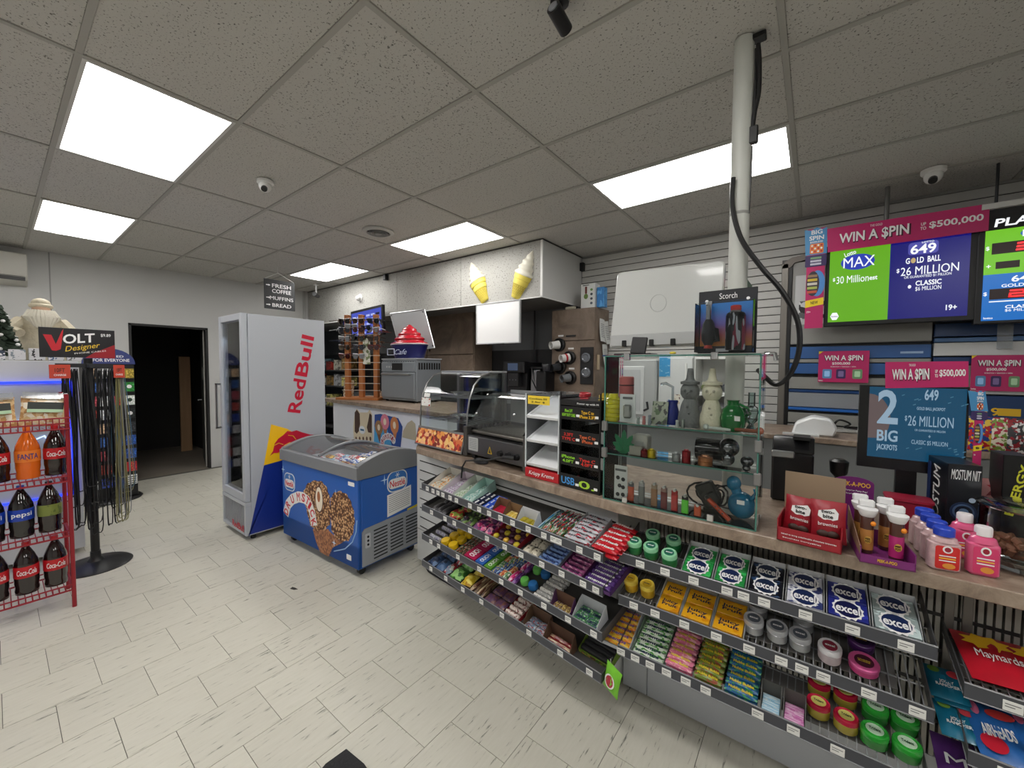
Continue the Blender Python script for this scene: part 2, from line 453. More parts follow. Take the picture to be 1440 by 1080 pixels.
# the lights: two tubes behind a prismatic diffuser, brighter along the tubes
def diffuser_material():
    m, nt, b = newmat('light_diffuser')
    tc = nt.nodes.new('ShaderNodeTexCoord'); sp = nt.nodes.new('ShaderNodeSeparateXYZ'); nt.links.new(tc.outputs['Generated'], sp.inputs[0])
    def bell(c):
        a = nt.nodes.new('ShaderNodeMath'); a.operation = 'SUBTRACT'; a.inputs[1].default_value = c; nt.links.new(sp.outputs[1], a.inputs[0])
        q = nt.nodes.new('ShaderNodeMath'); q.operation = 'ABSOLUTE'; nt.links.new(a.outputs[0], q.inputs[0])
        r = nt.nodes.new('ShaderNodeMapRange'); r.interpolation_type = 'SMOOTHSTEP'; r.inputs[1].default_value = 0; r.inputs[2].default_value = .2; r.inputs[3].default_value = 1; r.inputs[4].default_value = .0
        nt.links.new(q.outputs[0], r.inputs[0]); return r.outputs[0]
    s = nt.nodes.new('ShaderNodeMath'); s.operation = 'ADD'; nt.links.new(bell(.34), s.inputs[0]); nt.links.new(bell(.66), s.inputs[1])
    k = nt.nodes.new('ShaderNodeMath'); k.operation = 'MULTIPLY_ADD'; k.inputs[1].default_value = LAMP*1.0; k.inputs[2].default_value = LAMP*.55
    nt.links.new(s.outputs[0], k.inputs[0]); nt.links.new(k.outputs[0], b.inputs['Emission Strength'])
    b.inputs['Emission Color'].default_value = (1.0, .98, .95, 1); b.inputs['Base Color'].default_value = (.8, .8, .8, 1)
    return m
DIFF = diffuser_material()
fr = MB()
for a in ((.012, .012, CP-.012, .028), (.012, CQ-.028, CP-.012, CQ-.012), (.012, .028, .028, CQ-.028), (CP-.028, .028, CP-.012, CQ-.028)):
    fr.box(a[0], a[1], -.006, a[2], a[3], .012)
fr_me = fr.mesh('light_frame', mat((205, 205, 202), .5), smooth=0)
df_me = MB().box(.026, .026, -.002, CP-.026, CQ-.026, .006).mesh('diffuser', DIFF, smooth=0)
LL = {(2, 0): 'added unseen ceiling light right of the camera, brightening the shelves', (2, -4): 'added unseen ceiling light behind the camera, nearest the right wall', (0, -4): 'ceiling light straight behind the camera', (-2, -4): 'ceiling light behind the camera, toward the soda rack', (-4, -4): 'ceiling light behind the camera, nearest the left wall', (-2, 0): 'large ceiling light nearest the camera, upper left of the room', (-4, 0): 'ceiling light by the wall air conditioner', (-2, 4): 'ceiling light in front of the ice cream cone sculptures',
      (-4, 4): 'farthest ceiling light, above the hanging coffee sign', (0, 4): 'ceiling light crossed by the white pole', (0, 0): 'ceiling light cut by the top edge of the photo'}
for (i, k) in sorted(lights):
    t = thing('ceiling_light', LL.get((i, k), 'ceiling light behind the camera'), 'light', T(CX0+i*CP, CY0+k*CQ, CEIL), 'ceiling lights')
    link('frame', fr_me, t); link('diffuser', df_me, t)

# walls
DY0, DY1, DZ = 1.14, 2.03, 2.165
w = MB(); w.box(WX-.12, WF, 0, WX, DY0, CEIL+.02); w.box(WX-.12, DY1, 0, WX, 3.56, CEIL+.02); w.box(WX-.12, DY0, DZ, WX, DY1, CEIL+.02)
wall_left = struct('wall_left', w, WALLP)
seam = MB(); seam.box(WX, .455, DZ*0, WX+.003, .467, CEIL); seam.build('panel_seam', mat((150, 150, 148), .8), wall_left)
MB().box(WX, 3.46, 0, WX+.03, 3.50, CEIL).build('pipe_cover', mat((170, 170, 168), .6), wall_left)
struct('wall_front', MB().box(-10, WF-.1, 0, WR+.1, WF, CEIL+.02), WALLP)
struct('wall_right', MB().box(WR, WF, 0, WR+.1, 5.3, CEIL+.02), WALLP)
jam = MB(); jam.box(WX-.12, DY0, 0, WX+.004, DY0+.03, DZ); jam.box(WX-.12, DY1-.03, 0, WX+.004, DY1, DZ); jam.box(WX-.12, DY0, DZ-.03, WX+.004, DY1, DZ)
struct('trim_1', jam, mat((34, 33, 33), .5))
# dark passage behind the doorway
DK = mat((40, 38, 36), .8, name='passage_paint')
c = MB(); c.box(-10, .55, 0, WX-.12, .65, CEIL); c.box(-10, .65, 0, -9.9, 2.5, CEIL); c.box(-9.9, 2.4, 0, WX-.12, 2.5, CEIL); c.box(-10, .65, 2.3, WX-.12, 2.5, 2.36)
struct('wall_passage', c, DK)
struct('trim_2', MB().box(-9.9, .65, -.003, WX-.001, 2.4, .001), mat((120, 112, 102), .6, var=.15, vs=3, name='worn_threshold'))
d = thing('door_1', 'dark green passage door standing open', 'door', T(WX-.10, DY1-.035, .01) @ RZ(R(168)))
del d['category'], d['label']; d['kind'] = 'structure'
MB().box(0, -.04, 0, .86, 0, DZ-.04).build('leaf', mat((52, 58, 54), .55), d, .003)
MB().box(.30, 0, 1.35, .42, .006, 1.55).build('notice', mat((120, 122, 118), .6), d)
hd = MB(); hd.cyl((.78, .0, 1.0), (.78, .05, 1.0), .011); hd.cyl((.78, .05, 1.0), (.68, .05, 1.0), .01); hd.build('handle', STEEL, d)
MB().box(-.012, -.05, 0, .0, .006, DZ-.04).build('edge_strip', mat((168, 166, 160), .5), d)
st = one('door_frame', MB().box(0, 0, 0, .05, .16, 1.75), wood((176, 142, 108), (150, 116, 84)), 'pale wooden post inside the dark passage behind the doorway', 'post', T(at_x(252, 552, -9.3).xy.to_3d()), smooth=0)

# back wall with slats
SW0 = -2.32
PITCH_S = .0762
struct('wall_back', MB().box(-10, WY+.02, 0, WR, WY+.12, CEIL+.02), mat((46, 47, 49), .7, name='kitchen_wall'))
wb = struct('wall_slat', MB().box(SW0, WY+.008, .3, WR, WY+.02, CEIL), mat((22, 22, 22), .9, name='slat_groove'))
SLAT = mat((200, 199, 195), .55, var=.04, vs=3, name='slat_board')
sl_me = MB().box(SW0, WY-.004, .0035, WR, WY+.012, PITCH_S-.0035).mesh('slat', SLAT, bevel=.003, smooth=0)
z = CEIL-.018-PITCH_S
while z > .3:
    o = link('slat', sl_me, wb); o.matrix_basis = T(0, 0, z); z -= PITCH_S
MB().box(SW0, WY-.012, CEIL-.02, WR, WY, CEIL).build('angle_trim', mat((150, 149, 145), .6), wb)
# kitchen side: dark splash below a grey band
k = MB(); k.box(-10, WY-.02, 1.83, -2.34, WY+.02, CEIL); struct('wall_kitchen', k, mat((104, 107, 110), .6))
k = MB(); k.box(-10, WY-.025, 0, -2.34, WY+.01, 1.83); struct('trim_3', k, mat((40, 41, 43), .45))
struct('wall_kitchen_side', MB().box(-10, 3.56, 0, -9.9, WY, CEIL), mat((104, 107, 110), .6))
# bulkhead over the kitchen
BY, BX, BZ = 3.56, -2.32, 2.345
bulk = struct('wall_bulkhead', MB().box(-10, BY+.012, BZ, BX-.012, WY, CEIL), mat((120, 120, 118), .8))
BP = ceiling_material((172, 171, 166), (96, 94, 90), .62)
xs = [at_y(p, 400, BY).x for p in (437, 490, 558, 648)]+[BX]
xs[0] = WX
for a, b_ in zip(xs, xs[1:]):
    MB().box(a+.003, BY, BZ, b_-.003, BY+.012, CEIL-.01).build('bulkhead_panel', BP, bulk, .002)
MB().box(BX-.012, BY, BZ, BX, WY-.006, CEIL-.01).build('bulkhead_end', mat((205, 205, 203), .55), bulk, .002)
e = MB(); e.box(BX-.02, BY-.006, BZ-.006, BX+.006, BY+.014, CEIL-.005); e.box(WX, BY-.006, BZ-.008, BX, BY+.012, BZ+.002); e.box(BX-.01, BY, BZ-.008, BX+.005, WY, BZ+.002)
e.build('corner_trim', WHITE, bulk)
e = MB(); e.box(WX, BY-.012, CEIL-.012, BX+.012, BY, CEIL-.004); e.box(BX, BY-.012, CEIL-.012, BX+.012, WY, CEIL-.004); e.build('top_trim', mat((70, 70, 68), .7), bulk)

# ================================================================ COUNTERS
TH = R(8.0)
MC = T(-.66, 1.637, 0) @ RZ(-TH)           # left run: local x along the front edge (negative to the left), y backwards
LAM = laminate(sc=9.)
CZ = 1.0
pl = [(2.4, 1.63), (2.4, 2.30), (-.56, 2.30)] + [tuple((MC @ Vector(p))[:2]) for p in ((-1.97, .66, 0), (-1.97, .22, 0), (-1.66, 0, 0))] + [(-.66, 1.637)]
one('worktop', MB().prism(pl, CZ-.045, CZ), LAM, 'long brown stone-patterned counter top bending along the candy shelves', 'counter top', bevel=.003)
# left base: slat panel
SP = mat((205, 206, 206), .5, name='white_slat_panel'); SLOT = mat((22, 22, 22), .6, name='panel_slot')
t = thing('service_counter', 'white slotted counter base behind the left candy shelves', 'counter base', MC)
MB().box(-1.93, .17, .02, -.10, .60, CZ-.046).build('body', SP, t, .002)
g = MB()
z = .30
for k in range(9):
    g.box(-1.885, .1685, z+k*.0762, -.11, .171, z+k*.0762+.008)
g.build('slot', SLOT, t, smooth=0)
MB().box(-1.93, .1685, .275, -.10, .171, .279).build('panel_joint', mat((120, 120, 120), .7), t, smooth=0)
cb = MB(); cb.tube([(-1.9, .2, .008), (-1.7, .13, .008), (-1.45, .14, .008), (-1.2, .165, .008)], .007); cb.build('cord', BLACK, t)
# right base: kick panels and ribbed grey back
t2 = thing('service_counter', 'counter base with grey kick panels under the gum shelves', 'counter base')
MB().box(-.50, 1.90, .0, 2.4, 2.22, CZ-.046).build('body', mat((96, 96, 94), .6), t2)
KP = mat((170, 173, 178), .45, var=.1, vs=1.6, name='kick_panel')
MB().box(-.715, 1.868, .012, -.5975, 1.90, .30).build('kick_panel', KP, t2, .002); MB().box(-.594, 1.868, .012, .42, 1.90, .30).build('kick_panel', KP, t2, .002)
MB().box(.424, 1.868, .012, 2.4, 1.90, .30).build('kick_panel', KP, t2, .002)
MB().box(-.715, 1.885, 0, 2.4, 1.9, .012).build('toe_gap', INKK, t2)
rb = MB()
x = -.62
while x < 1.6:
    rb.box(x, 1.866, .302, x+.012, 1.90, CZ-.047); x += .0185
RIB = mat((150, 148, 142), .5, .2, name='ribbed_steel')
tag(rb.build('ribs', RIB, t2, smooth=0), kind='stuff')
sl = MB()
for z in (.42, .54, .66, .78, .88):
    for k in range(3):
        x = -.6+k*.62
        sl.box(x, 1.8645, z, x+.5, 1.8665, z+.012)
sl.build('slot', INKK, t2, smooth=0)
for x in (.36, .40, 1.0, 1.04): MB().box(x, 1.855, .31, x+.022, 1.868, CZ-.048).build('upright', mat((120, 118, 114), .4, .6), t2, .001)
# back counter behind the freezer
BC = 1.15
tb = thing('back_counter', 'white panelled back counter carrying the oven and sunglasses rack', 'counter')
A0 = at_z(447, 560, BC); 
MB().prism([(A0.x, 2.76), (-2.75, 2.60), (-2.75, 3.50), (A0.x, 3.50)], BC-.045, BC).build('counter_top', LAM, tb, .003)
xl = at_y(468, 600, 2.79).x
MB().prism([(xl, 2.80), (-2.8, 2.65), (-2.8, 3.44), (xl, 3.44)], .02, BC-.046).build('panel', mat((226, 228, 234), .4), tb, .002)
# ================================================================ FRIDGE
FX0, FX1, FY0, FY1, FZ = -4.61, -4.03, 1.345, 2.09, 2.06
GREYM = mat((186, 190, 197), .35, .15, name='fridge_silver'); FDARK = mat((60, 62, 66), .4, name='fridge_gasket')
t = thing('beverage_fridge', 'tall silver glass-door fridge with red lettering on its side', 'fridge', T(FX0, FY0, 0))
W_, D_ = FX1-FX0, FY1-FY0
b = MB(); b.box(0, .05, .05, .03, D_, FZ-.004); b.box(W_-.03, .05, .05, W_, D_, FZ-.004); b.box(.03, D_-.03, .05, W_-.03, D_, FZ-.004); b.box(.03, .05, FZ-.06, W_-.03, D_-.03, FZ-.004); b.box(.03, .05, .05, W_-.03, D_-.03, .37)
b.build('cabinet', GREYM, t, .002)
b = MB(); b.box(0, 0, .36, .055, .045, FZ); b.box(W_-.055, 0, .36, W_, .045, FZ); b.box(.055, 0, FZ-.06, W_-.055, .045, FZ); b.box(.055, 0, .36, W_-.055, .045, .43)
dr = b.build('door', GREYM, t, .004)
MB().box(.055, .018, .43, W_-.055, .026, FZ-.06).build('pane', glass((246, 249, 250), .36, 'door'), dr)
h = MB(); h.box(.012, -.045, .98, .034, -.03, 1.42); h.box(.012, -.045, .98, .034, 0, 1.0); h.box(.012, -.045, 1.4, .034, 0, 1.42); h.build('handle', STEEL, dr, .003)
g = MB(); g.box(0, 0, .05, W_, .05, .08); g.box(0, 0, .32, W_, .05, .355); g.box(0, 0, .08, .03, .05, .32); g.box(W_-.03, 0, .08, W_, .05, .32); gp = g.build('kick_grille', GREYM, t, .002)
for k in range(13): MB().box(.045+k*.038, .01, .09, .068+k*.038, .045, .31).build('slat', mat((150, 153, 158), .5), gp)
txt('RedBull', FR((.40, -.002, .11), (1, 0, 0), (0, 0, 1)), .28, .06, mat((196, 30, 48), .5), gp)
MB().box(.06, .06, 1.83, W_-.06, .075, FZ-.075).build('header', mat((190, 194, 200), .4), t)
txt('RedBull', FR((.29, .058, 1.90), (1, 0, 0), (0, 0, 1)), .3, .08, mat((196, 30, 48), .5), t)
MB().box(.035, .062, .45, .05, .075, 1.82).build('light_strip', emit((235, 242, 255), 9.), t); MB().box(.06, .064, 1.815, W_-.06, .074, 1.828).build('light_strip', emit((235, 242, 255), 9.), t)
for z in (.45, .70, .93, 1.16, 1.39, 1.62):
    s = MB()
    for k in range(8): s.box(.035, .09+k*.08, z, W_-.035, .094+k*.08, z+.006)
    for k in range(3): s.box(.04+k*.245, .08, z, .05+k*.245, D_-.05, z+.006)
    s.box(.035, .075, z-.01, W_-.035, .08, z+.03)
    s.build('wire_shelf', mat((205, 208, 212), .35, .5), t, smooth=0)
for x, y in ((.06, .08), (W_-.06, .08), (.06, D_-.08), (W_-.06, D_-.08)):
    MB().cyl((x, y, 0), (x, y, .05), .022).build('foot', BLACK, t)
# vinyl on the side
def sid(px, py):
    p = at_x(px, py, FX1); return (p.y-FY0, p.z)
SIDE = FR((W_+.0004, 0, 0), (0, 1, 0), (0, 0, 1))
blue = [sid(349.6, 755.6), sid(371.2, 654.5), sid(394, 648)]; yb = blue[2]
blue += [(D_-.004, yb[1]+(yb[1]-blue[1][1])/(yb[0]-blue[1][0])*(D_-yb[0])), (D_-.004, .06), (blue[0][0], .06)]
BLUE = mat((22, 48, 140), .35, name='vinyl_blue'); YEL = mat((250, 196, 24), .35, name='vinyl_yellow'); RED = mat((196, 26, 56), .35, name='vinyl_red')
flat(blue, SIDE, BLUE, t, 'blue_vinyl')
flat([sid(*p) for p in ((371, 654.5), (394, 648), (432, 638), (424, 616), (404, 603), (381.4, 596.7))], SIDE, YEL, t, 'yellow_vinyl')
bull = [(379.5, 641), (384, 634), (386, 624), (391, 617), (398, 612), (404, 606), (410, 607), (417, 605), (425, 608), (436, 611), (452, 612), (452, 632), (440, 634), (430, 630), (422, 634), (412, 632), (402, 636), (396, 634), (390, 637), (385, 637)]
flat([sid(*p) for p in bull], SIDE, RED, t, 'bull_emblem', z=.001)
hl = MB()
for pts in (((386, 626), (392, 623), (398, 625)), ((396, 632), (400, 626), (408, 622)), ((405, 612), (412, 613), (416, 618))):
    q = [Vector((*sid(*p), .0026)) for p in pts]
    hl.tube([SIDE @ v for v in q], .004, 4)
hl.build('emblem_lines', mat((240, 190, 60), .4), t)
p0 = Vector(sid(422.2, 581.2)); p1 = Vector(sid(442.1, 474.4)); cp = Vector(sid(404.8, 576)); 
r_ = (p1-p0); L_ = r_.length; n_ = Vector((-r_.y, r_.x)).normalized(); hh = abs((cp-p0).dot(n_))*1.0
c_ = (p0+p1)/2+n_*hh/2
# the word runs up the side
RF = FR(SIDE @ Vector((c_.x, c_.y, .0002)), (0, r_.x, r_.y), (0, n_.x, n_.y))
txt('Red', RF @ T(-L_*.285, 0, 0), L_*.43, hh, RED, t, bold=.03); txt('Bull', RF @ T(L_*.235, 0, 0), L_*.53, hh, RED, t, bold=.03)
# cans and bottles on its shelves
CANC = [((214, 218, 226), (40, 70, 150)), ((235, 235, 235), (170, 40, 50)), ((60, 110, 180), (220, 225, 230)), ((200, 60, 70), (235, 235, 235)), ((235, 236, 240), (120, 125, 130))]
def can_mesh(r, h, m):
    return MB().lathe([(r*.75, 0), (r, .008), (r, h-.012), (r*.8, h), (r*.78, h-.004)], 12).mesh('can', m)
can_names = ['white and blue', 'white and red', 'blue', 'red', 'white and grey']
for si, z in enumerate((.45, .70, .93, 1.16, 1.39, 1.62)):
    bc, ac = CANC[(si*2+1) % 5]
    me = can_mesh(.031, .165, printed(bc, ac, None, (2, 2, 4), .5))
    for k in range(7):
        put('drink_can', me, '%s drink can standing on fridge shelf %s' % (can_names[(si*2+1) % 5], ('at the bottom', 'second from the bottom', 'third from the bottom', 'third from the top', 'second from the top', 'at the top')[si]), 'can',
            T(FX0+.07+k*.073, FY0+.13, z+.0065), 'cans on fridge shelf %d' % (si+1))

# ================================================================ FREEZER
MF = T(-3.80, 1.565, 0) @ RZ(R(2.2))
FW, FD, FH = 1.15, .62, .75
FBLUE = mat((32, 92, 178), .3, name='freezer_blue'); RIM = mat((122, 124, 128), .35, name='freezer_rim')
t = thing('chest_freezer', 'blue ice cream chest freezer with curved sliding glass lid', 'freezer', MF)
b = MB(); b.box(0, 0, .07, FW, .03, FH); b.box(0, FD-.03, .07, FW, FD, FH); b.box(0, .03, .07, .03, FD-.03, FH); b.box(FW-.03, .03, .07, FW, FD-.03, FH); b.box(0, 0, .07, FW, FD, .25)
b.build('body', FBLUE, t, .006)
lw_ = MB(); lw_.box(.03, .03, .27, FW-.03, .036, FH); lw_.box(.03, FD-.036, .27, FW-.03, FD-.03, FH); lw_.box(.03, .036, .27, .036, FD-.036, FH); lw_.box(FW-.036, .036, .27, FW-.03, FD-.036, FH); lw_.build('liner_wall', mat((225, 230, 236), .4), t)
MB().box(.03, .03, .25, FW-.03, FD-.03, .27).build('liner_floor', mat((225, 230, 236), .4), t)
def lidz(v): return .845+.115*math.sin(math.pi*(.12+.74*v))-.115*math.sin(math.pi*.12)
b = MB(); b.box(-.012, -.015, FH, FW+.012, .035, .845); b.box(-.012, FD-.03, FH, FW+.012, FD+.012, lidz(1)+.01)
for x0 in (-.012, FW-.04):
    n = 10; lo = [(x0, FD*k/n, FH) for k in range(n+1)]; hi = [(x0, FD*k/n, lidz(k/n)+.012) for k in range(n+1)]
    vs = lo+hi+[(p[0]+.052, p[1], p[2]) for p in lo+hi]; m = n+1; f = []
    for k in range(n):
        f += [(k, k+1, m+k+1, m+k), (2*m+k, 3*m+k, 3*m+k+1, 2*m+k+1), (m+k, m+k+1, 3*m+k+1, 3*m+k), (k, 2*m+k, 2*m+k+1, k+1)]
    f += [(0, m, 3*m, 2*m), (n, 2*m+n, 3*m+n, m+n)]
    b.add(vs, f)
b.build('rim', RIM, t, .004)
LG = glass((250, 252, 253), .32, 'lid', .05)
def lidfn(x0, x1, dz): return lambda u, v: (x0+(x1-x0)*u, .02+(FD-.04)*v, lidz(v)+dz)
MB().grid(lidfn(.03, .60, .004), 1, 14).build('lid', LG, t)
MB().grid(lidfn(.57, FW-.03, -.01), 1, 14).build('lid', LG, t)
fb = MB(); fb.tube([(.585, .02+(FD-.04)*k/12, lidz(k/12)+.008) for k in range(13)], .012, 6); fb.build('lid_frame', RIM, t)
fb = MB(); fb.tube([(FW-.05, .02+(FD-.04)*k/12, lidz(k/12)+.006) for k in range(13)], .007, 6); fb.build('lid_seal', BLACK, t)
for x, y in ((.07, .07), (FW-.07, .07), (.07, FD-.07), (FW-.07, FD-.07)):
    c = MB(); c.cyl((x-.015, y, .03), (x+.015, y, .03), .03, n=12); c.box(x-.02, y-.015, .045, x+.02, y+.015, .07); c.build('caster', BLACK, t)
# side: grille, notice, badges
SF = FR((FW+.0004, 0, 0), (0, 1, 0), (0, 0, 1)); FF = FR((0, -.0004, 0), (1, 0, 0), (0, 0, 1))
gp = flat([(.03, .085), (FD-.01, .085), (FD-.01, .40), (.05, .37), (.03, .35)], SF, mat((158, 162, 168), .4, .3), t, 'grille_panel', .006)
for col in range(3):
    for k in range(9):
        flat([(.13+col*.155, .11+k*.027+col*.006), (.255+col*.155, .115+k*.027+col*.006), (.255+col*.155, .125+k*.027+col*.006), (.13+col*.155, .12+k*.027+col*.006)], SF, INKK, gp, 'slat', .0014, .006)
flat(rrect(.055, .22, .10, .33, .008), SF, mat((190, 193, 198), .4), gp, 'control_plate', .003, .006)
for z in (.245, .275, .305): flat(ell(.009, .009, 12, .078, z), SF, BLACK, gp, 'switch', .003, .009)
nt_ = flat([(.26, .395), (.50, .425), (.50, .60), (.26, .57)], SF, WHITE, t, 'notice')
for k in range(9): flat([(.275, .425+k*.016), (.485, .447+k*.016), (.485, .450+k*.016), (.275, .428+k*.016)], SF, mat((90, 90, 92), .6), nt_, 'text_line', .0006, .0012)
flat([(.46, .385), (.57, .395), (.57, .418), (.46, .405)], SF, mat((214, 196, 40), .5), t, 'warning_label', .0015)
def badge(F, cx, cy, s, par):
    bo = flat(rrect(cx-.10*s, cy-.085*s, cx+.10*s, cy+.085*s, .06*s, 6), F, WHITE, par, 'badge', .001)
    flat(rrect(cx-.092*s, cy-.077*s, cx+.092*s, cy+.077*s, .055*s, 6), F, mat((46, 112, 186), .35), bo, 'badge_field', .001, .001)
    flat(rrect(cx-.088*s, cy-.055*s, cx+.088*s, cy+.025*s, .038*s, 6), F, WHITE, bo, 'badge_panel', .0008, .002)
    for a in range(3): flat([(cx+.022*s*math.cos(R(60*a+q))+w*math.cos(R(60*a+q+90)), cy+.05*s+.022*s*math.sin(R(60*a+q))+w*math.sin(R(60*a+q+90))) for q, w in ((0, .002), (0, -.002), (180, .002), (180, -.002))], F, WHITE, bo, 'snowflake', .0008, .002)
    txt('Nestlé', F @ T(cx, cy-.015*s, .0028), .15*s, .052*s, mat((204, 30, 44), .4), bo)
badge(SF, .36, .665, 1.0, t); badge(FF, .135, .565, .92, t)
for (F, cx, cy, s) in ((SF, .235, .70, 1.), (FF, .02, .66, .8), (FF, .86, .60, .8), (FF, 1.04, .48, .8), (FF, .70, .16, .7), (FF, .83, .20, .8)):
    flat([(cx, cy+.04*s), (cx+.005, cy+.005), (cx+.04*s, cy), (cx+.005, cy-.005), (cx, cy-.04*s), (cx-.005, cy-.005), (cx-.04*s, cy), (cx-.005, cy+.005)], F, mat((190, 216, 240), .35), t, 'sparkle')
flat(rrect(1.03, .695, 1.11, .725, .004), FF, WHITE, t, 'sticker'); flat(rrect(1.0, .12, 1.06, .16, .004), FF, WHITE, t, 'sticker')
# the two cones on the front
NUT = nutty((186, 138, 92), (84, 48, 28), (238, 208, 164), 52)
CONE = cells([(150, 94, 58), (176, 118, 76), (120, 70, 44)], 60)
def fr_(px, py):
    p = MF.inverted() @ at_plane(px, py, MF @ Vector((0, -.001, 0)), (MF.to_3x3() @ Vector((0, 1, 0)))); return (p.x, p.z)
def lump(pts, n=3, amp=.008):
    out = []
    m = len(pts)
    for i in range(m):
        a = Vector(pts[i]); c = Vector(pts[(i+1) % m]); d = c-a; nn = Vector((d.y, -d.x)).normalized()
        for k in range(n): out.append(tuple(a+d*(k/n)+nn*(amp if (k % 2) else 0)))
    return out
f1 = [(427, 690), (433, 679), (443, 675), (453, 677), (460, 686), (464, 700), (465, 720), (464, 738), (456, 746), (444, 746), (436, 738), (432, 720), (428, 705)]
f2 = [(465, 700), (470, 692), (479, 690), (488, 695), (494, 706), (498, 720), (499, 735), (496, 752), (490, 761), (480, 762), (471, 755), (466, 745), (464, 720)]
c1 = [(440, 744), (462, 744), (464, 762), (462, 783), (450, 776), (444, 760)]
c2 = [(462, 746), (474, 757), (482, 763), (468, 770), (462, 783)]
flat([fr_(*p) for p in c2], FF, CONE, t, 'cone_print', .001)
flat([fr_(*p) for p in c1], FF, CONE, t, 'cone_print', .0014)
flat(lump([fr_(*p) for p in f2]), FF, NUT, t, 'nut_topping_print', .0018)
tp = flat(lump([fr_(*p) for p in f1]), FF, NUT, t, 'nut_topping_print', .0024)
a = fr_(449, 702)
flat(ell(.052, .10, 20, a[0], a[1]), FF @ T(0, 0, .0024), mat((240, 228, 208), .5), tp, 'cream_print', .0008)
flat(ell(.062, .115, 20, a[0], a[1]), FF @ T(0, 0, .0022), mat((92, 54, 34), .5), tp, 'chocolate_print', .0006)
flat(ell(.022, .045, 14, a[0]-.004, a[1]+.02), FF @ T(0, 0, .0034), mat((168, 98, 52), .5), tp, 'almond_print', .0006)
sw = MB(); sw.tube([FF @ Vector((*fr_(*p), .001)) for p in ((470, 775), (485, 772), (496, 762), (501, 748), (502, 732))], .005, 4); sw.build('swirl_print', mat((150, 190, 230), .4), t)
word = 'DRUMSTICK'
wp = [(403, 719), (405.5, 709), (411.5, 702), (420, 698.5), (427, 700), (433, 704), (436, 711), (439.5, 721), (441.5, 734)]
wr = [78, 55, 32, 10, -12, -30, -38, -50, -58]
wpath = MB(); wpath.tube([FF @ Vector((*fr_(*p), .002)) for p in wp], .042, 4)
pl_ = []
for off in (1, -1):
    seq = list(range(len(wp))) if off == 1 else list(range(len(wp)-1, -1, -1))
    for i in seq:
        q = Vector(fr_(*wp[i])); d = Vector(fr_(*wp[min(i+1, 8)]))-Vector(fr_(*wp[max(i-1, 0)])); nn = Vector((-d.y, d.x)).normalized()
        pl_.append(tuple(q+nn*.047*off + (d.normalized()*(.03 if i == 8 else -.03) if i in (0, 8) else Vector((0, 0)))))
ban = flat(pl_, FF, WHITE, t, 'word_outline', .003)
for ch, p, a in zip(word, wp, wr):
    q = fr_(*p)
    txt(ch, FF @ T(q[0], q[1], .003) @ RZ(R(a)), .03 if ch == 'I' else .052, .072, mat((200, 28, 40), .4), ban, bold=.04)
# ice cream packs lying in the freezer
ICE = [((200, 52, 60), (240, 240, 240), 'red and white'), ((44, 92, 180), (235, 235, 235), 'blue and white'), ((238, 238, 240), (214, 90, 110), 'white and pink'), ((230, 190, 90), (130, 70, 40), 'gold and brown'), ((90, 170, 210), (240, 240, 245), 'pale blue')]
def wrap_mesh(l, w, h, m, fin=.012):
    """pillow wrapper with crimped ends, long side along x"""
    mb = MB()
    def f(u, v):
        x = (u-.5)*l; e = max(0, 1-abs(x)/(l/2-fin)); a = v*2*math.pi
        k = min(1, e*6)**.5
        return (x, math.cos(a)*w/2*(.86+.14*k), h/2+math.sin(a)*(h/2*k+.0008))
    mb.grid(f, 8, 8)
    return mb.mesh('wrapper', m)
spots = [(.68+c*.145, .10+r*.095, .745+l*.042) for l in range(2) for r in range(5) for c in range(3)]+[(.13+c*.145, .10+r*.095, .70) for r in range(5) for c in range(3)]
random.Random(3).shuffle(spots)
bk = MB()
for x0, x1, z in ((.035, .575, .694), (.595, FW-.035, .739)):
    for k in range(8): bk.box(x0, .05+k*.073, z-.004, x1, .054+k*.073, z)
    for k in range(6): bk.box(x0+(x1-x0)*k/5-.003, .05, z-.008, x0+(x1-x0)*k/5+.003, FD-.05, z-.004)
bk.build('basket', WHITE, t, smooth=0)
for i, (bc, ac, nm) in enumerate(ICE):
    me = wrap_mesh(.128, .066, .036, printed(bc, ac, None, (4, 3, 3), .5))
    for k in range(9):
        u, v, z = spots[i*9+k]
        put('ice_cream_pack', me, '%s wrapped ice cream lying in the blue chest freezer' % nm, 'ice cream', MF @ T(u, v, z) @ RZ(random.uniform(-.18, .18)), '%s ice creams in the freezer' % nm)
# ================================================================ LEFT: SODA RACK, CABLE STAND, GIFT CARDS
RACK = mat((150, 34, 44), .45, .2, name='red_wire')
RXF, RY1 = -3.83, .285
t = thing('wire_rack', 'red wire rack holding soda bottles at the left edge', 'rack', T(RXF, 0, 0))
for x, y in ((0, RY1), (-.34, RY1), (0, -.75), (-.34, -.75)):
    MB().cyl((x, y, 0), (x, y, 1.40 if y > 0 else 1.40), .011, n=8).build('post', RACK, t)
for z in (.115, .475, .835):
    s = MB()
    for x in (0, -.34): s.tube([(x, -.75, z), (x, RY1, z)], .006, 5); s.tube([(x, -.75, z+.035), (x, RY1, z+.035)], .005, 5)
    for k in range(38): s.tube([(.0, -.74+k*.0275, z+.035), (.0, -.74+k*.0275, z), (-.34, -.74+k*.0275, z)], .0028, 4)
    s.tube([(0, RY1, z), (-.34, RY1, z)], .006, 5)
    s.build('wire_shelf', RACK, t)
s = MB()
for z in (1.18, 1.215, 1.25):
    s.tube([(.03, -.75, z), (.03, RY1+.01, z), (-.34, RY1+.01, z)], .005, 5)
for k in range(38): s.tube([(.03, -.74+k*.0275, 1.25), (.03, -.74+k*.0275, 1.18), (-.34, -.74+k*.0275, 1.16)], .0028, 4)
s.build('basket', RACK, t)
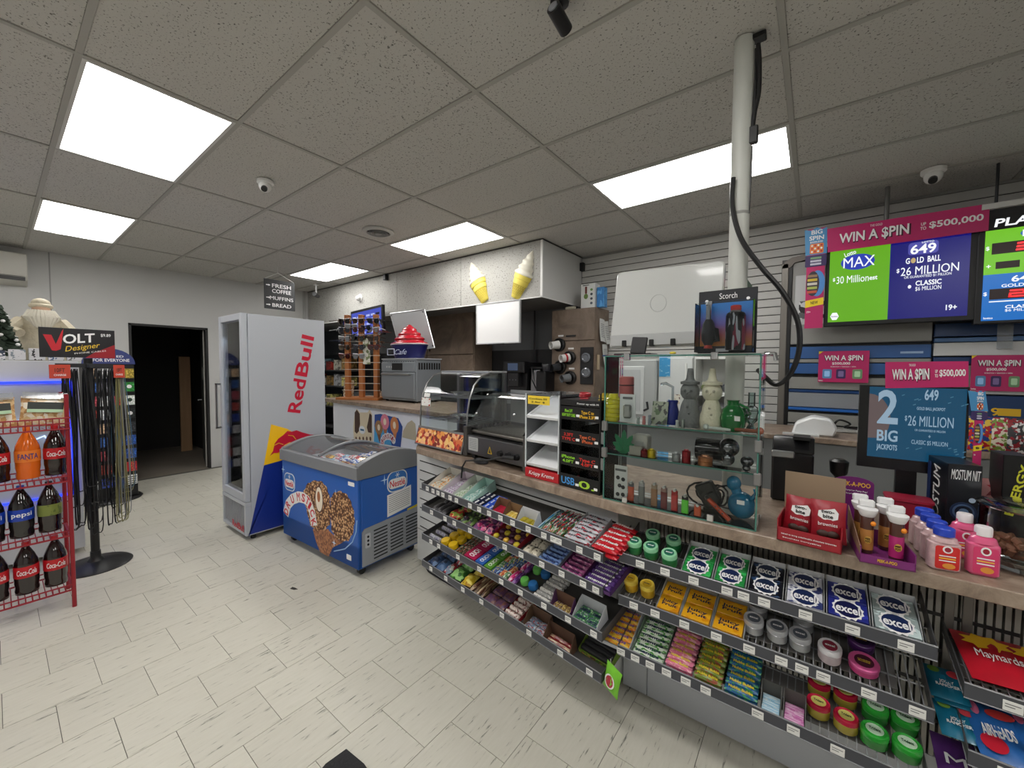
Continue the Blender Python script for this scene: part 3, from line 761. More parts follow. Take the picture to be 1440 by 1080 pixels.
# bottles
def bottle(name, label, M, liquid, lab, lab2, word, wcol, capc, group):
    b = thing(name, label, 'bottle', M, group)
    sc = 1.0
    prof = [(.03, 0), (.05, .006), (.052, .03), (.049, .05), (.053, .075), (.053, .185), (.05, .21), (.036, .25), (.02, .285), (.014, .30), (.014, .31)]
    k = bottle.cache.get((liquid, 'b'))
    if k is None:
        k = MB().lathe(prof, 20).mesh('bottle_body', liquid); bottle.cache[(liquid, 'b')] = k
    link('bottle_body', k, b)
    MB().lathe([(.0155, .302), (.0165, .304), (.0165, .322), (.015, .325)], 14).build('cap', capc, b)
    lb = MB().lathe([(.0538, .112), (.0542, .114), (.0542, .180), (.0538, .182)], 24).build('bottle_label', printed(lab, lab2, None, (3, 3, 1.4), .62), b)
    # wrapped lettering facing the aisle
    if word:
        k2 = (word, wcol.name)
        if k2 not in bottle.cache:
            o = txt(word, I4, 1, 1, wcol, lb, bold=.01, shear=.15 if word[0] == 'C' else 0.)
            me = o.data.copy(); bpy.data.objects.remove(o)
            for v in me.vertices:
                a = v.co.x*.088/.0546; rr = .0545+.0007*v.co.z
                v.co = (rr*math.cos(a), rr*math.sin(a), .147+v.co.y*.034)
            bottle.cache[k2] = me
        link('lettering', bottle.cache[k2], lb)
    return b
bottle.cache = {}
COLA = mat((24, 8, 8), .06, coat=1., name='cola'); FAN = tinted((236, 110, 30)); PEP = mat((16, 10, 12), .06, coat=1., name='dark_cola')
LR = (190, 26, 36); LR2 = (170, 18, 30); CR = mat((190, 20, 30), .4); CK = mat((30, 30, 34), .4); CB = mat((30, 70, 170), .4); CO = mat((230, 110, 30), .4)
for y, lab in ((.215, 'right'), (.095, 'middle'), (-.025, 'left')):
    bottle('soda_bottle', 'large cola bottle with red label, %s one on the bottom rack shelf' % lab, T(RXF-.075, y, .154), COLA, LR, LR2, 'Coca-Cola', INKW, CR, 'cola bottles on the bottom rack shelf')
bottle('soda_bottle', 'dark soda bottle with green label on the middle rack shelf', T(RXF-.075, .20, .514), COLA, (120, 130, 60), (90, 104, 44), '', INKW, CK, 'bottles on the middle rack shelf')
bottle('soda_bottle', 'cola bottle with blue label and round emblem on the middle rack shelf', T(RXF-.075, .085, .514), PEP, (22, 60, 168), (16, 44, 140), 'pepsi', INKW, CB, 'bottles on the middle rack shelf')
bottle('soda_bottle', 'cola bottle with blue label cut by the left photo edge', T(RXF-.075, -.03, .514), PEP, (22, 60, 168), (16, 44, 140), 'pepsi', INKW, CB, 'bottles on the middle rack shelf')
bottle('soda_bottle', 'cola bottle with red label on the upper rack shelf below the snack basket', T(RXF-.075, .235, .874), COLA, LR, LR2, 'Coca-Cola', INKW, CR, 'bottles on the upper rack shelf')
bottle('soda_bottle', 'orange soda bottle with blue lettered label on the upper rack shelf', T(RXF-.075, .12, .874), FAN, (238, 130, 40), (226, 100, 24), 'FANTA', mat((30, 40, 130), .4), CO, 'bottles on the upper rack shelf')
bottle('soda_bottle', 'red labelled soda bottle at the left edge of the upper rack shelf', T(RXF-.075, .0, .874), COLA, LR, LR2, 'Coca-Cola', INKW, CR, 'bottles on the upper rack shelf')
# snack bags in the basket
def bag_mesh(w, h, d, m, nx=10, ny=10, crinkle=.0):
    rnd = random.Random(int(w*1000+h*777))
    def f(sgn):
        def g(u, v):
            k = (max(0, math.sin(math.pi*u))**.5)*(max(0, math.sin(math.pi*v))**.6)
            j = (rnd.random()-.5)*crinkle*k
            return ((u-.5)*w*(1-.06*math.sin(math.pi*v)), sgn*(d/2*k+.0006)+j, v*h)
        return g
    mb = MB(); mb.grid(f(-1), nx, ny); mb.grid(f(1), nx, ny)
    return mb.mesh('bag', m)
SNK = cells([(222, 190, 140), (236, 214, 178), (206, 160, 104), (240, 230, 214), (190, 140, 90)], 46)
bm_ = bag_mesh(.20, .19, .08, SNK, crinkle=.012)
for i, (y, tl) in enumerate(((.185, .1), (-.01, -.05))):
    b = thing('snack_bag', ['clear bag of ring snacks with a dark label, right one in the red basket', 'clear bag of ring snacks cut by the left photo edge'][i], 'bag', T(RXF-.09, y, 1.195) @ RZ(R(90)) @ RX(R(-10)) @ RY(tl), 'snack bags in the rack basket')
    link('bag', bm_, b)
    lb = MB().box(-.07, -.052, .085, .08, -.044, .15).build('label_card', mat((38, 44, 40), .4), b); MB().box(-.07, -.0535, .085, .08, -.052, .105).build('label_band', mat((176, 206, 170), .4), lb)
    MB().box(-.095, -.03, .175, .095, -.02, .215).build('header_seal', glass((235, 238, 240), .9, 'film', .25), b)
# blue-lit cooler behind the rack
t = thing('display_cooler', 'low white cooler outlined with blue neon behind the soda rack', 'cooler', T(-5.45, -.62, 0))
MB().box(0, 0, .04, .55, 1.06, 1.62).build('cabinet', mat((206, 208, 212), .4), t, .004)
MB().box(.55, .05, .50, .556, 1.02, 1.46).build('window', mat((190, 196, 206), .15), t)
NEON = emit((30, 50, 255), 3.0)
n = MB(); n.tube([(.565, .06, .52), (.565, .06, 1.45), (.565, 1.01, 1.45), (.565, 1.01, .52), (.565, .06, .52)], .012, 8); n.build('neon_tube', NEON, t)
n = MB()
n.tube([(.563, .70, 1.12), (.563, .78, 1.2), (.563, .9, 1.16), (.563, .96, 1.24)], .006, 6); n.tube([(.563, .72, .95), (.563, .86, 1.02), (.563, .93, .86)], .006, 6); n.build('neon_script', emit((180, 210, 255), 2.), t)
# santa on the cooler
IV = mat((196, 186, 162), .6, var=.18, vs=22, bump=.5, bs=40, name='painted_plaster')
SM = T(-5.26, .27, 1.625)
t = thing('santa_statue', 'cream robed bearded statue with fur hat standing behind the black cable sign', 'statue', SM)
m = MB(); m.lathe([(.15, 0), (.158, .02), (.15, .10), (.13, .2), (.128, .27), (.135, .32), (.11, .37), (.06, .39), (.055, .40)], 18, None, .85, 1.0)
m.tube([(.02, .11, .33), (.07, .16, .25), (.12, .10, .20)], [.045, .05, .035], 8); m.tube([(.02, -.11, .33), (.07, -.17, .25), (.13, -.12, .22)], [.045, .05, .035], 8)
m.build('robe', IV, t)
m = MB(); m.ball((.02, 0, .425), .055, .055, .06); m.build('head', mat((198, 160, 132), .6), t)
m = MB()
for k in range(9):
    a = (k-4)*.22
    m.tube([(.06*math.cos(a)+.015, .06*math.sin(a)*1.25, .415), (.085*math.cos(a)+.02, .085*math.sin(a)*1.3, .36), (.08*math.cos(a)+.04, .07*math.sin(a), .29-.03*math.cos(a*2))], [.022, .024, .008], 6)
m.build('beard', mat((214, 208, 192), .7, bump=.6, bs=60), t)
m = MB(); m.lathe([(.062, .445), (.07, .455), (.07, .47), (.06, .48)], 16); m.ball((0, 0, .48), .058, .058, .05); m.build('hat', IV, t)
TREE = mat((44, 58, 44), .8, name='fir_green')
t = thing('small_fir_tree', 'small dark fir tree with white baubles leaning on the cream statue', 'tree', T(-5.06, .055, 1.625))
MB().cyl((0, 0, 0), (0, 0, .09), .012).build('trunk', mat((80, 60, 44), .8), t)
m = MB()
for i in range(110):
    z = random.uniform(.03, .40); rr = .125*(1-z/.44); a = random.uniform(0, 6.28)
    m.cyl((0, 0, z+.03), (rr*math.cos(a), rr*math.sin(a), z), .008, .016, 4)
tag(m.build('needles', TREE, t), kind='stuff')
for i in range(9):
    z = .05+i*.036; rr = .125*(1-z/.44); a = i*1.1-1.2
    MB().ball((abs(rr*math.cos(a))*.9, rr*math.sin(a), z), .013, n=8, m=6).build('bauble', INKW, t)
for i in range(5):
    one('small_package', MB().box(0, 0, 0, .06, .085, .07+.012*(i % 3)), printed([(60, 70, 90), (140, 150, 160), (60, 60, 64), (90, 110, 150), (120, 120, 120)][i], (220, 220, 224), None, (3, 3, 3), .5), ['dark blue', 'pale grey', 'black', 'steel blue', 'grey'][i]+' small package on the neon cooler in front of the cream statue', 'package', T(-4.985+.0, -.02+i*.10, 1.625), bevel=.002)
# cable stand
CM = T(-4.49, .456, 0)
t = thing('cable_stand', 'black floor stand hung with charging cables under a lettered sign', 'stand', CM)
MB().lathe([(.21, 0), (.215, .006), (.20, .018), (.05, .045), (.032, .07), (.03, .12)], 32).build('base', BLACK, t)
MB().cyl((0, 0, .1), (0, 0, 1.64), .026, n=12).build('pole', BLACK, t)
a = MB(); a.box(-.02, -.17, 1.57, .02, .19, 1.60); a.box(-.16, -.012, 1.57, .16, .012, 1.6); a.build('hook_bar', DARKMET, t)
sg = MB().box(.04, -.245, 1.645, .05, .145, 1.862).build('sign', mat((24, 22, 26), .35), t, .001)
SGF = FR((.0502, -.05, 1.75), (0, 1, 0), (0, 0, 1))
flat([(-.175, .06), (-.135, .058), (-.115, -.01), (-.085, .085), (-.075, .105), (-.092, -.045), (-.115, -.058), (-.135, -.055)], SGF, mat((190, 30, 44), .4), sg, 'sign_mark')
txt('OLT', SGF @ T(.005, .04, 0) @ RZ(R(7)), .17, .07, INKW, sg, bold=.05, shear=.15)
txt('Designer', SGF @ T(.02, -.03, 0) @ RZ(R(12)), .19, .05, mat((226, 190, 50), .4), sg, bold=.0, shear=.4)
txt('PHONE CABLES', SGF @ T(.06, -.062, 0) @ RZ(R(9)), .17, .011, INKW, sg, bold=0.)
txt('$9.89', SGF @ T(.145, .07, 0), .055, .026, INKW, sg)
flat([(.03, -.107), (.194, -.107), (.194, .0), (.08, -.065)], SGF, mat((150, 22, 34), .4), sg, 'sign_band', .0008)
CC = [((20, 20, 22), 30, 'black'), ((64, 92, 112), 4, 'blue'), ((128, 124, 84), 5, 'khaki'), ((120, 122, 124), 4, 'grey')]
HG = mat((190, 64, 44), .5)
ci = 0
for rgb, n, nm in CC:
    for k in range(n):
        ang = random.uniform(-1.2, 1.2) if nm == 'black' else random.uniform(.3, 1.4)
        y = random.uniform(-.15, .14) if nm == 'black' else random.uniform(.10, .19)
        x = random.uniform(.03, .10)
        L = random.uniform(.8, 1.25); ys = random.uniform(.01, .035)
        z0 = 1.56
        pts = [(x, y, z0), (x, y+ys*.4, z0-.2), (x+.01, y+ys, z0-L*.6), (x+.012, y+ys*1.3, z0-L), (x+.016, y, z0-L-.05), (x+.012, y-ys, z0-L), (x, y-ys*.6, z0-L*.5), (x, y-.006, z0-.1), (x, y, z0)]
        sp = []
        for i in range(len(pts)-1):
            p0 = Vector(pts[max(i-1, 0)]); p1 = Vector(pts[i]); p2 = Vector(pts[i+1]); p3 = Vector(pts[min(i+2, len(pts)-1)])
            for q in range(4):
                s_ = q/4
                sp.append(.5*((2*p1)+(p2-p0)*s_+(2*p0-5*p1+4*p2-p3)*s_*s_+(3*p1-p0-3*p2+p3)*s_**3))
        mb = MB(); mb.tube(sp, .0042 if nm == 'black' else .0036, 4)
        put('charging_cable', mb.mesh('charging_cable', mat(rgb, .5)), '%s charging cable hanging in a loop from the cable stand' % nm, 'cable', CM, '%s cables on the stand' % nm)
for y, lb in ((-.155, 'left'), (.155, 'right')):
    o = thing('hang_tag', 'orange hang tag, %s one under the cable stand sign' % lb, 'tag', CM @ T(.108, y, 1.49))
    MB().box(0, -.052 if lb == 'left' else -.032, 0, .004, .052 if lb == 'left' else .032, .10).build('card', HG, o, .001)
    txt('10FT', FR((.0042, 0, .06), (0, 1, 0), (0, 0, 1)), .05 if lb == 'left' else .03, .03, mat((60, 24, 18), .5), o); txt('CHARGE', FR((.0042, 0, .025), (0, 1, 0), (0, 0, 1)), .06 if lb == 'left' else .04, .014, INKW, o)
# gift card rack
GX = -6.45
t = thing('gift_card_rack', 'black floor rack of gift cards with blue arched header by the doorway', 'rack', T(GX, .81, 0))
MB().box(-.30, -.20, .03, 0, .22, 1.60).build('cabinet', mat((20, 20, 22), .5), t, .006)
MB().lathe([(.26, 0), (.27, .012), (.25, .03)], 28, T(-.12, .01, 0)).build('base', BLACK, t)
arch = [(-.20, 1.60)]+[(.22*math.cos(R(a))+.01, 1.60+.18*math.sin(R(a))) for a in range(180, -1, -12)]+[(.23, 1.60)]
HF = FR((.0, 0, 0), (0, 1, 0), (0, 0, 1))
hd = flat(arch, HF, mat((52, 62, 118), .4), t, 'header', .01)
txt('FOR EVERYONE', HF @ T(.03, 1.645, .0102), .30, .035, INKW, hd)
txt('ED', HF @ T(.10, 1.69, .0102), .06, .024, INKW, hd)
CGRID = [[(60, 44, 84), (150, 130, 50)], [(230, 230, 230), (40, 120, 50)], [(180, 30, 44), (214, 222, 214)], [None, (30, 34, 34)], [(210, 204, 200), (44, 46, 50)], [(36, 70, 140), (36, 76, 150)], [(40, 60, 110), (36, 76, 150)], [(214, 216, 214), (180, 30, 36)], [(36, 70, 150), (226, 228, 226)]]
LFT = [(180, 180, 184), (90, 90, 94), (210, 214, 216), (200, 206, 210), (180, 150, 120), (44, 80, 140), (150, 60, 70), (160, 60, 50), (40, 60, 140)]
nmc = lambda c: {(60, 44, 84): 'purple', (150, 130, 50): 'gold', (230, 230, 230): 'white card with a red letter', (40, 120, 50): 'green', (180, 30, 44): 'red', (214, 222, 214): 'pale green', (30, 34, 34): 'black', (210, 204, 200): 'beige', (44, 46, 50): 'charcoal', (36, 70, 140): 'blue', (36, 76, 150): 'bright blue', (40, 60, 110): 'navy', (214, 216, 214): 'grey lettered', (180, 30, 36): 'crimson', (36, 70, 150): 'royal blue', (226, 228, 226): 'white striped'}.get(c, 'small')
ROWN = ['top', 'second', 'third', 'fourth', 'fifth', 'sixth', 'seventh', 'eighth', 'bottom']
cm_ = {}
for r in range(9):
    for c, rgb in enumerate([LFT[(r+4) % 9], LFT[r]]+CGRID[r]):
        if rgb is None: continue
        z = 1.50-r*.158; y = -.145+c*.105
        MB().box(0, y-.047, z-.074, .022, y+.047, z-.066).build('ledge', BLACK, t)
        o = thing('gift_card', '%s gift card, %s row, %s column of the black rack' % (nmc(rgb), ROWN[r], ('leftmost', 'second', 'third', 'rightmost')[c]), 'card', T(GX+.004, .81+y, z-.064), 'gift cards on the black rack')
        key = (rgb, c)
        if key not in cm_: cm_[key] = MB().box(0, -.044, 0, .008, .044, .112).mesh('card', printed(rgb, tuple(min(255, int(v*1.35+14)) for v in rgb), None, (1, 5, 5), .56) if (r, c) != (1, 2) else mat(rgb, .4), bevel=.001)
        link('card', cm_[key], o)
        if (r, c) == (1, 2): txt('N', FR((.0085, 0, .055), (0, 1, 0), (0, 0, 1)), .045, .07, mat((170, 20, 30), .4), o)
        if (r, c) in ((1, 3), (2, 3), (3, 3)): flat([(x_, y_+.06) for x_, y_ in ell(.022, .022, 14)], FR((.0085, 0, 0), (0, 1, 0), (0, 0, 1)), INKW if r != 2 else mat((40, 60, 44), .5), o, 'emblem')
        if (r, c) == (8, 3):
            for q in range(4): MB().box(.008, -.04, .01+q*.024, .0088, .04, .02+q*.024).build('print_line', INKK, o)
# air conditioner
p = at_x(38, 357, WX+.22)
t = thing('air_conditioner', 'white wall air conditioner cut by the left photo edge', 'air conditioner', T(WX+.001, p.y, 2.50))
MB().prism([(0, 0), (.20, .05), (.22, .10), (.22, .35), (0, .37)], 0, .8, FR((0, 0, 0), (1, 0, 0), (0, 0, 1))).build('body', mat((196, 194, 186), .4), t, .006)
MB().box(.221, -.78, .09, .224, -.02, .094).build('flap_line', mat((90, 90, 88), .6), t)
MB().box(.205, -.45, .045, .222, -.02, .085).build('vent', mat((70, 70, 70), .6), t)
# ================================================================ ON THE CEILING AND BULKHEAD
def dome(label, px, py, aim, s=1.):
    p = at_z(px, py, CEIL-.004)
    t = thing('security_camera', label, 'camera', T(p.x, p.y, CEIL-.005) @ RZ(aim), 'ceiling cameras')
    MB().lathe([(.055*s, 0), (.055*s, -.02*s), (.045*s, -.03*s)], 20).build('mount', WHITE, t)
    m = MB(); m.ball((.012*s, 0, -.045*s), .042*s, .042*s, .042*s, 14, 10); m.build('eyeball', WHITE, t)
    m = MB(); m.cyl((.03*s, 0, -.06*s), (.055*s, 0, -.082*s), .02*s, n=14); m.build('lens', BLACK, t)
dome('white eyeball camera on the ceiling left of the middle', 373, 254, R(-30))
dome('white eyeball camera on the ceiling above the lottery screens', 1313, 238, R(-100), 1.15)
p = at_z(787, 0, CEIL-.004)
t = thing('security_camera', 'black bullet camera on the ceiling at the top photo edge', 'camera', T(p.x, p.y, CEIL-.005))
MB().lathe([(.035, 0), (.035, -.012), (.015, -.02), (.012, -.04)], 14).build('mount', BLACK, t)
m = MB(); m.cyl((0, -.045, -.055), (0, .05, -.075), .026, n=14); m.build('housing', BLACK, t)
MB().cyl((0, -.049, -.054), (0, -.045, -.055), .018, n=12).build('lens', mat((120, 122, 126), .2), t)
p = at_z(532, 325, CEIL)
t = thing('ceiling_vent', 'round white ceiling vent with concentric rings', 'vent', T(p.x, p.y, CEIL-.004))
MB().lathe([(.155, 0), (.15, -.012), (.115, -.02), (.11, 0)], 28).build('rim', mat((190, 190, 186), .5), t)
for r_ in (.085, .055):
    MB().lathe([(r_, -.002), (r_+.014, -.026), (r_+.01, -.026), (r_-.006, -.002)], 24).build('ring', mat((150, 150, 148), .5), t)
MB().lathe([(.11, -.0015), (.11, .001)], 24).build('throat', INKK, t); MB().lathe([(.03, -.03), (.032, -.024), (.02, -.002)], 16).build('cone', mat((150, 150, 148), .5), t)
# bullet camera and sensor at the bulkhead
p = at_z(459, 402, CEIL)
t = thing('security_camera', 'small dark camera on a white ceiling bracket near the hanging sign', 'camera', T(p.x, 3.3, CEIL-.004))
MB().box(-.03, -.03, -.02, .03, .03, 0).build('mount', WHITE, t, .003); MB().cyl((0, 0, -.02), (0, 0, -.16), .012).build('stem', WHITE, t)
m = MB(); m.cyl((-.05, .05, -.18), (.06, -.06, -.17), .035, n=12); m.build('housing', mat((70, 70, 72), .4), t)
p = at_y(507, 419, BY)
t = thing('motion_sensor', 'round white sensor on the bulkhead above the menu screen', 'sensor', T(p.x, BY-.001, p.z) @ RX(R(90)))
MB().lathe([(.06, 0), (.06, .015), (.045, .03)], 18).build('base', WHITE, t); MB().ball((.01, -.01, .045), .042, n=14, m=9).build('eye', mat((210, 210, 208), .3), t)
p = at_y(545, 385, BY)
one('mini_camera', MB().box(-.03, -.06, -.04, .03, 0, .04), BLACK, 'small black box camera at the top of the bulkhead', 'camera', T(p.x, BY-.002, CEIL-.06), bevel=.006)
p = at_x(817, 375, BX+.02)
one('wall_bracket', MB().box(-.02, -.05, -.05, .03, 0, .05), BLACK, 'small black bracket at the corner of bulkhead and slat wall', 'bracket', T(BX+.021, WY-.02, p.z), bevel=.004)
# hanging sign
q0 = at_x(371, 391, -5.9); q1 = at_x(415, 438, -5.9)
t = thing('hanging_sign', 'black coffee, muffins and bread sign hanging from the ceiling', 'sign', T(-5.9, q0.y, q1.z))
SW_, SH_ = q1.y-q0.y, q0.z-q1.z
MB().box(-.008, 0, 0, 0, SW_, SH_).build('board', mat((40, 41, 43), .5), t, .001)
F_ = FR((.0002, 0, 0), (0, 1, 0), (0, 0, 1))
for s_, y, h in (('FRESH', .80, .13), ('COFFEE', .62, .13), ('MUFFINS', .38, .12), ('BREAD', .14, .12)):
    txt(s_, F_ @ T(SW_*.56, SH_*y, 0), SW_*(.62 if s_ != 'MUFFINS' else .76), SH_*h, INKW, t, bold=.01)
for y in (.80, .38, .14): flat([(SW_*.06, SH_*y-.006), (SW_*.14, SH_*y-.006), (SW_*.14, SH_*y-.014), (SW_*.20, SH_*y), (SW_*.14, SH_*y+.014), (SW_*.14, SH_*y+.006), (SW_*.06, SH_*y+.006)], F_, INKW, t, 'arrow')
m = MB(); m.tube([(-.004, .01, SH_), (-.004, SW_*.45, SH_+.10)], .003, 4); m.tube([(-.004, SW_-.01, SH_), (-.004, SW_*.45, SH_+.10)], .003, 4); m.tube([(-.004, SW_*.45, SH_+.10), (-.004, SW_*.45, CEIL-q1.z)], .002, 4)
m.build('cord', WHITE, t)
# the two soft-ice sculptures
YC = mat((226, 208, 92), .5, name='wafer_yellow'); CRM = mat((226, 222, 206), .45, name='soft_ice')
def soft_ice(label, top, bot):
    a = at_y(*bot, BY-.02); b_ = at_y(*top, BY-.02); d = b_-a; H_ = d.length
    M = T(a.x, BY-.001, a.z) @ RY(math.atan2(d.x, d.z))
    t = thing('ice_cream_sculpture', label, 'sculpture', M, 'soft ice sculptures on the bulkhead')
    half = Matrix.Diagonal((1, .62, 1, 1))
    def lath(prof, n=20): 
        mb = MB(); mb.lathe(prof, n, T(0, 0, 0) @ half)
        mb.v = [(x, min(y, 0), z) for x, y, z in mb.v]; return mb
    lath([(.045, 0), (.058, .01), (.09, H_*.30)]).build('cone', YC, t)
    g = MB()
    for k in range(-4, 6):
        for sg in (1, -1):
            pts = []
            for i in range(9):
                z = H_*.30*i/8; r0 = .047+.043*i/8; th = R(-90)+sg*(k*.32-.5+i*.12)
                if -math.pi < th < 0: pts.append((r0*1.03*math.cos(th), r0*1.03*.62*math.sin(th), z))
            if len(pts) > 1: g.tube(pts, .004, 4)
    g.build('waffle_lines', mat((200, 180, 70), .5), t)
    lath([(.088, H_*.28), (.098, H_*.29), (.105, H_*.38), (.10, H_*.39), (.112, H_*.40), (.118, H_*.49), (.10, H_*.50)]).build('cup_rim', YC, t)
    n = 60; mb = MB()
    prof = []
    for i in range(n+1):
        z = H_*(.49+.51*i/n); f = i/n
        r0 = (.118*(1-f)**.75+.004)*(1+.10*math.sin(f*4.2*2*math.pi))
        prof.append((max(.003, r0), z))
    lath(prof).build('swirl', CRM, t, smooth=60)
soft_ice('soft ice cone sculpture leaning left on the bulkhead', (661, 369), (681, 424))
soft_ice('soft ice cone sculpture leaning right at the bulkhead corner', (748, 352), (723, 419))

# ================================================================ KITCHEN BEHIND
# wall cabinets
WC = laminate((124, 108, 94), (96, 82, 70), (142, 126, 112), 3.)
x1 = at_y(668, 470, 4.05).x
xs = [x1-1.75, x1-.95, x1]
for i in range(2):
    t = thing('wall_cabinet', ['brown wall cabinet behind the tilted grey board', 'brown wall cabinet left of the white menu board'][i], 'cabinet', T(xs[i], 4.02, 1.5), 'brown kitchen cabinets')
    MB().box(0, .02, 0, xs[i+1]-xs[i]-.004, .40, 1.0).build('body', WC, t, .002)
    for k, (z0, z1) in enumerate(((.0, .26), (.27, .99))):
        d_ = MB().box(.006, 0, z0+.005, xs[i+1]-xs[i]-.012, .018, z1).build('door', WC, t, .003)
        MB().box(.05, -.02, z0+.05, .062, 0, z0+.13).build('handle', BLACK, d_)
# coffee cabinet with cup dispensers at right
p0 = at_y(776, 437, 4.06); p1 = at_y(837, 434, 4.06)
CW = p1.x-p0.x; ZB = .6; HB = p0.z-ZB
t = thing('cup_cabinet', 'tall brown cabinet fitted with cup and lid dispensers', 'cabinet', T(p0.x, 4.06, ZB))
MB().box(0, .02, 0, CW, .37, HB).build('body', WC, t, .002)
d_ = MB().box(.004, 0, HB-.36, CW-.004, .019, HB-.004).build('flap_door', WC, t, .003); MB().box(CW*.36, -.012, HB-.32, CW*.58, 0, HB-.30).build('handle', BLACK, d_)
MB().box(.004, .004, .0, CW-.004, .019, HB-.37).build('front_panel', WC, t, .002)
def loc(px, py): p = at_y(px, py, 4.06); return p.x-p0.x, p.z-ZB
for i, (px, py, rgb, kind) in enumerate(((785, 485, (226, 226, 224), 0), (799, 503, (226, 226, 224), 1), (786, 516, (60, 62, 66), 2), (800, 531, (120, 124, 128), 2))):
    x, z = loc(px, py)
    hs = MB(); hs.lathe([(.078, 0), (.078, .03), (.062, .04), (.055, .02)], 20, T(x+.02, .004, z) @ RX(R(90))); hs.build('dispenser_ring', BLACK, t)
    c = thing('paper_cup', ['white paper cup in the topmost wall dispenser', 'white paper cup with red print in the second wall dispenser', 'dark cup lid stack in the third wall dispenser', 'clear grey cup stack in the lowest wall dispenser'][i], 'cup', T(p0.x+x+.02, 4.06-.03, ZB+z) @ RZ(R(-28)) @ RX(R(97)), 'cups in the dispensers')
    MB().lathe([(.05, 0), (.042, .10), (.044, .10), (.046, .105), (.036, .10), (.034, .02)], 18).build('cup_body', mat(rgb, .4, coat=.3) if kind != 2 else tinted(rgb, .2), c)
    if kind == 1:
        MB().lathe([(.0487, .03), (.0475, .055), (.0472, .03)], 18).build('red_print', mat((180, 30, 40), .4), c)
    MB().box(x, -.003, z+.095, x+.07, .003, z+.115).build('size_label', WHITE, t)
bx0, bz0 = loc(816, 540); bx1, bz1 = loc(835, 488)
lp = MB().box(bx0, -.012, bz0, bx1, .003, bz1).build('lid_panel', BLACK, t, .004)
for py in (503, 524):
    x, z = loc(825, py)
    MB().lathe([(.055, 0), (.055, .016), (.04, .024), (.03, .014)], 20, T(x, -.012, z) @ RX(R(90))).build('lid_holder', mat((120, 124, 130), .15, .3), lp)
# papers taped to the cabinet's end, thermostat
for i, (px, py, rot) in enumerate(((846, 465, -6), (853, 468, 8), (851, 500, 3))):
    q = at_x(px, py, p0.x+CW+.004)
    o = thing('taped_paper', ['printed sheet taped to the end of the brown cabinet', 'curled printed sheet hanging beside the white monitor back', 'lower crumpled sheet on the end of the brown cabinet'][i], 'paper', T(p0.x+CW+.003+.006*i, min(q.y, 4.38-.04*i), q.z) @ RX(R(rot)), 'papers on the cabinet end')
    MB().grid(lambda u, v: (.03*(1-v)**2+.012*math.sin(u*3), (u-.5)*.13, (v-.5)*.26), 6, 8).build('sheet', mat((206, 208, 206), .7), o)
    for k in range(8): MB().grid(lambda u, v: (.0015+.03*(1-(.2+.08*k))**2+.012*math.sin((.15+.7*u)*3), (.15+.7*u-.5)*.13, (.2+.08*k-.5)*.26+.006*v), 4, 1).build('text_line', mat((120, 122, 124), .7), o)
q = at_y(840, 510, 4.05)
one('thermostat', MB().box(0, 0, 0, .012, .05, .17), mat((196, 178, 150), .4), 'small beige switch box on the end of the brown cabinet', 'switch box', T(p0.x+CW+.0015, 4.12, q.z-.08), bevel=.003)
# boxes on the cabinet
q = at_y(818, 435, 4.12)
t = thing('appliance_box', 'white hand blender box on top of the brown cabinet', 'box', T(q.x, 4.10, ZB+HB+.001))
MB().box(0, 0, 0, .17, .13, .27).build('carton', mat((222, 224, 222), .5), t, .002)
F_ = FR((0, -.0004, 0), (1, 0, 0), (0, 0, 1))
flat(rrect(.05, .16, .075, .24, .008), F_, mat((110, 50, 44), .5), t, 'picture'); flat(ell(.026, .03, 16, .062, .13), F_, mat((110, 140, 70), .5), t, 'picture')
for k in range(4): flat(ell(.016, .014, 12, .13, .05+.05*k), F_, [mat((90, 100, 110), .5), mat((80, 86, 96), .5), mat((70, 80, 90), .5), mat((110, 150, 80), .5)][k], t, 'picture')
flat(rrect(.02, .25, .10, .258, .002), F_, mat((60, 62, 60), .5), t, 'print_bar')
one('blue_carton', MB().box(0, 0, 0, .085, .09, .22), printed((36, 120, 190), (80, 160, 220), None, (3, 3, 3), .55), 'narrow blue carton beside the white blender box', 'box', T(q.x+.185, 4.12, ZB+HB+.001), bevel=.003)
one('paper_roll', MB().cyl((0, 0, .02), (.12, 0, .02), .02), mat((196, 190, 170), .6), 'small paper roll on the left top of the brown cabinet', 'roll', T(p0.x+.15, 4.14, ZB+HB+.001))
# coffee machine and grinder on a rear bench
t = thing('rear_bench', 'dark bench along the kitchen wall carrying the coffee machine', 'bench', T(-6.4, 3.80, 0))
MB().box(0, 0, 0, 3.85, .62, 1.15).build('body', mat((50, 51, 54), .5), t, .003)
q = at_y(711, 508, 3.88)
t = thing('coffee_machine', 'black coffee machine with a small screen behind the roller grill', 'coffee machine', T(q.x, 3.86, 1.151))
wd = at_y(739, 508, 3.88).x-q.x; ht = q.z-1.151
MB().box(0, .06, 0, wd*.98, .40, ht*.98).build('body', mat((30, 30, 32), .35), t, .006)
MB().box(-.01, -.02, ht*.72, wd+.01, .07, ht).build('head', BLACK, t, .01)
MB().box(wd*.22, -.023, ht*.78, wd*.72, -.019, ht*.95).build('screen', emit((70, 84, 110), .6), t)
MB().box(wd*.25, -.03, ht*.40, wd*.75, .06, ht*.72).build('brew_group', mat((40, 40, 42), .3), t, .006); MB().box(wd*.05, -.06, 0, wd*.95, .06, .04).build('drip_tray', STEEL, t, .004)
for k in range(3): flat(ell(.006, .006, 10, wd*(.35+.15*k), ht*.56), FR((0, -.0302, 0), (1, 0, 0), (0, 0, 1)), mat((120, 124, 130), .4), t, 'button')
q = at_y(743, 515, 3.95)
t = thing('hot_water_urn', 'steel urn with looped black hose beside the coffee machine', 'urn', T(q.x+.10, 3.95, 1.151))
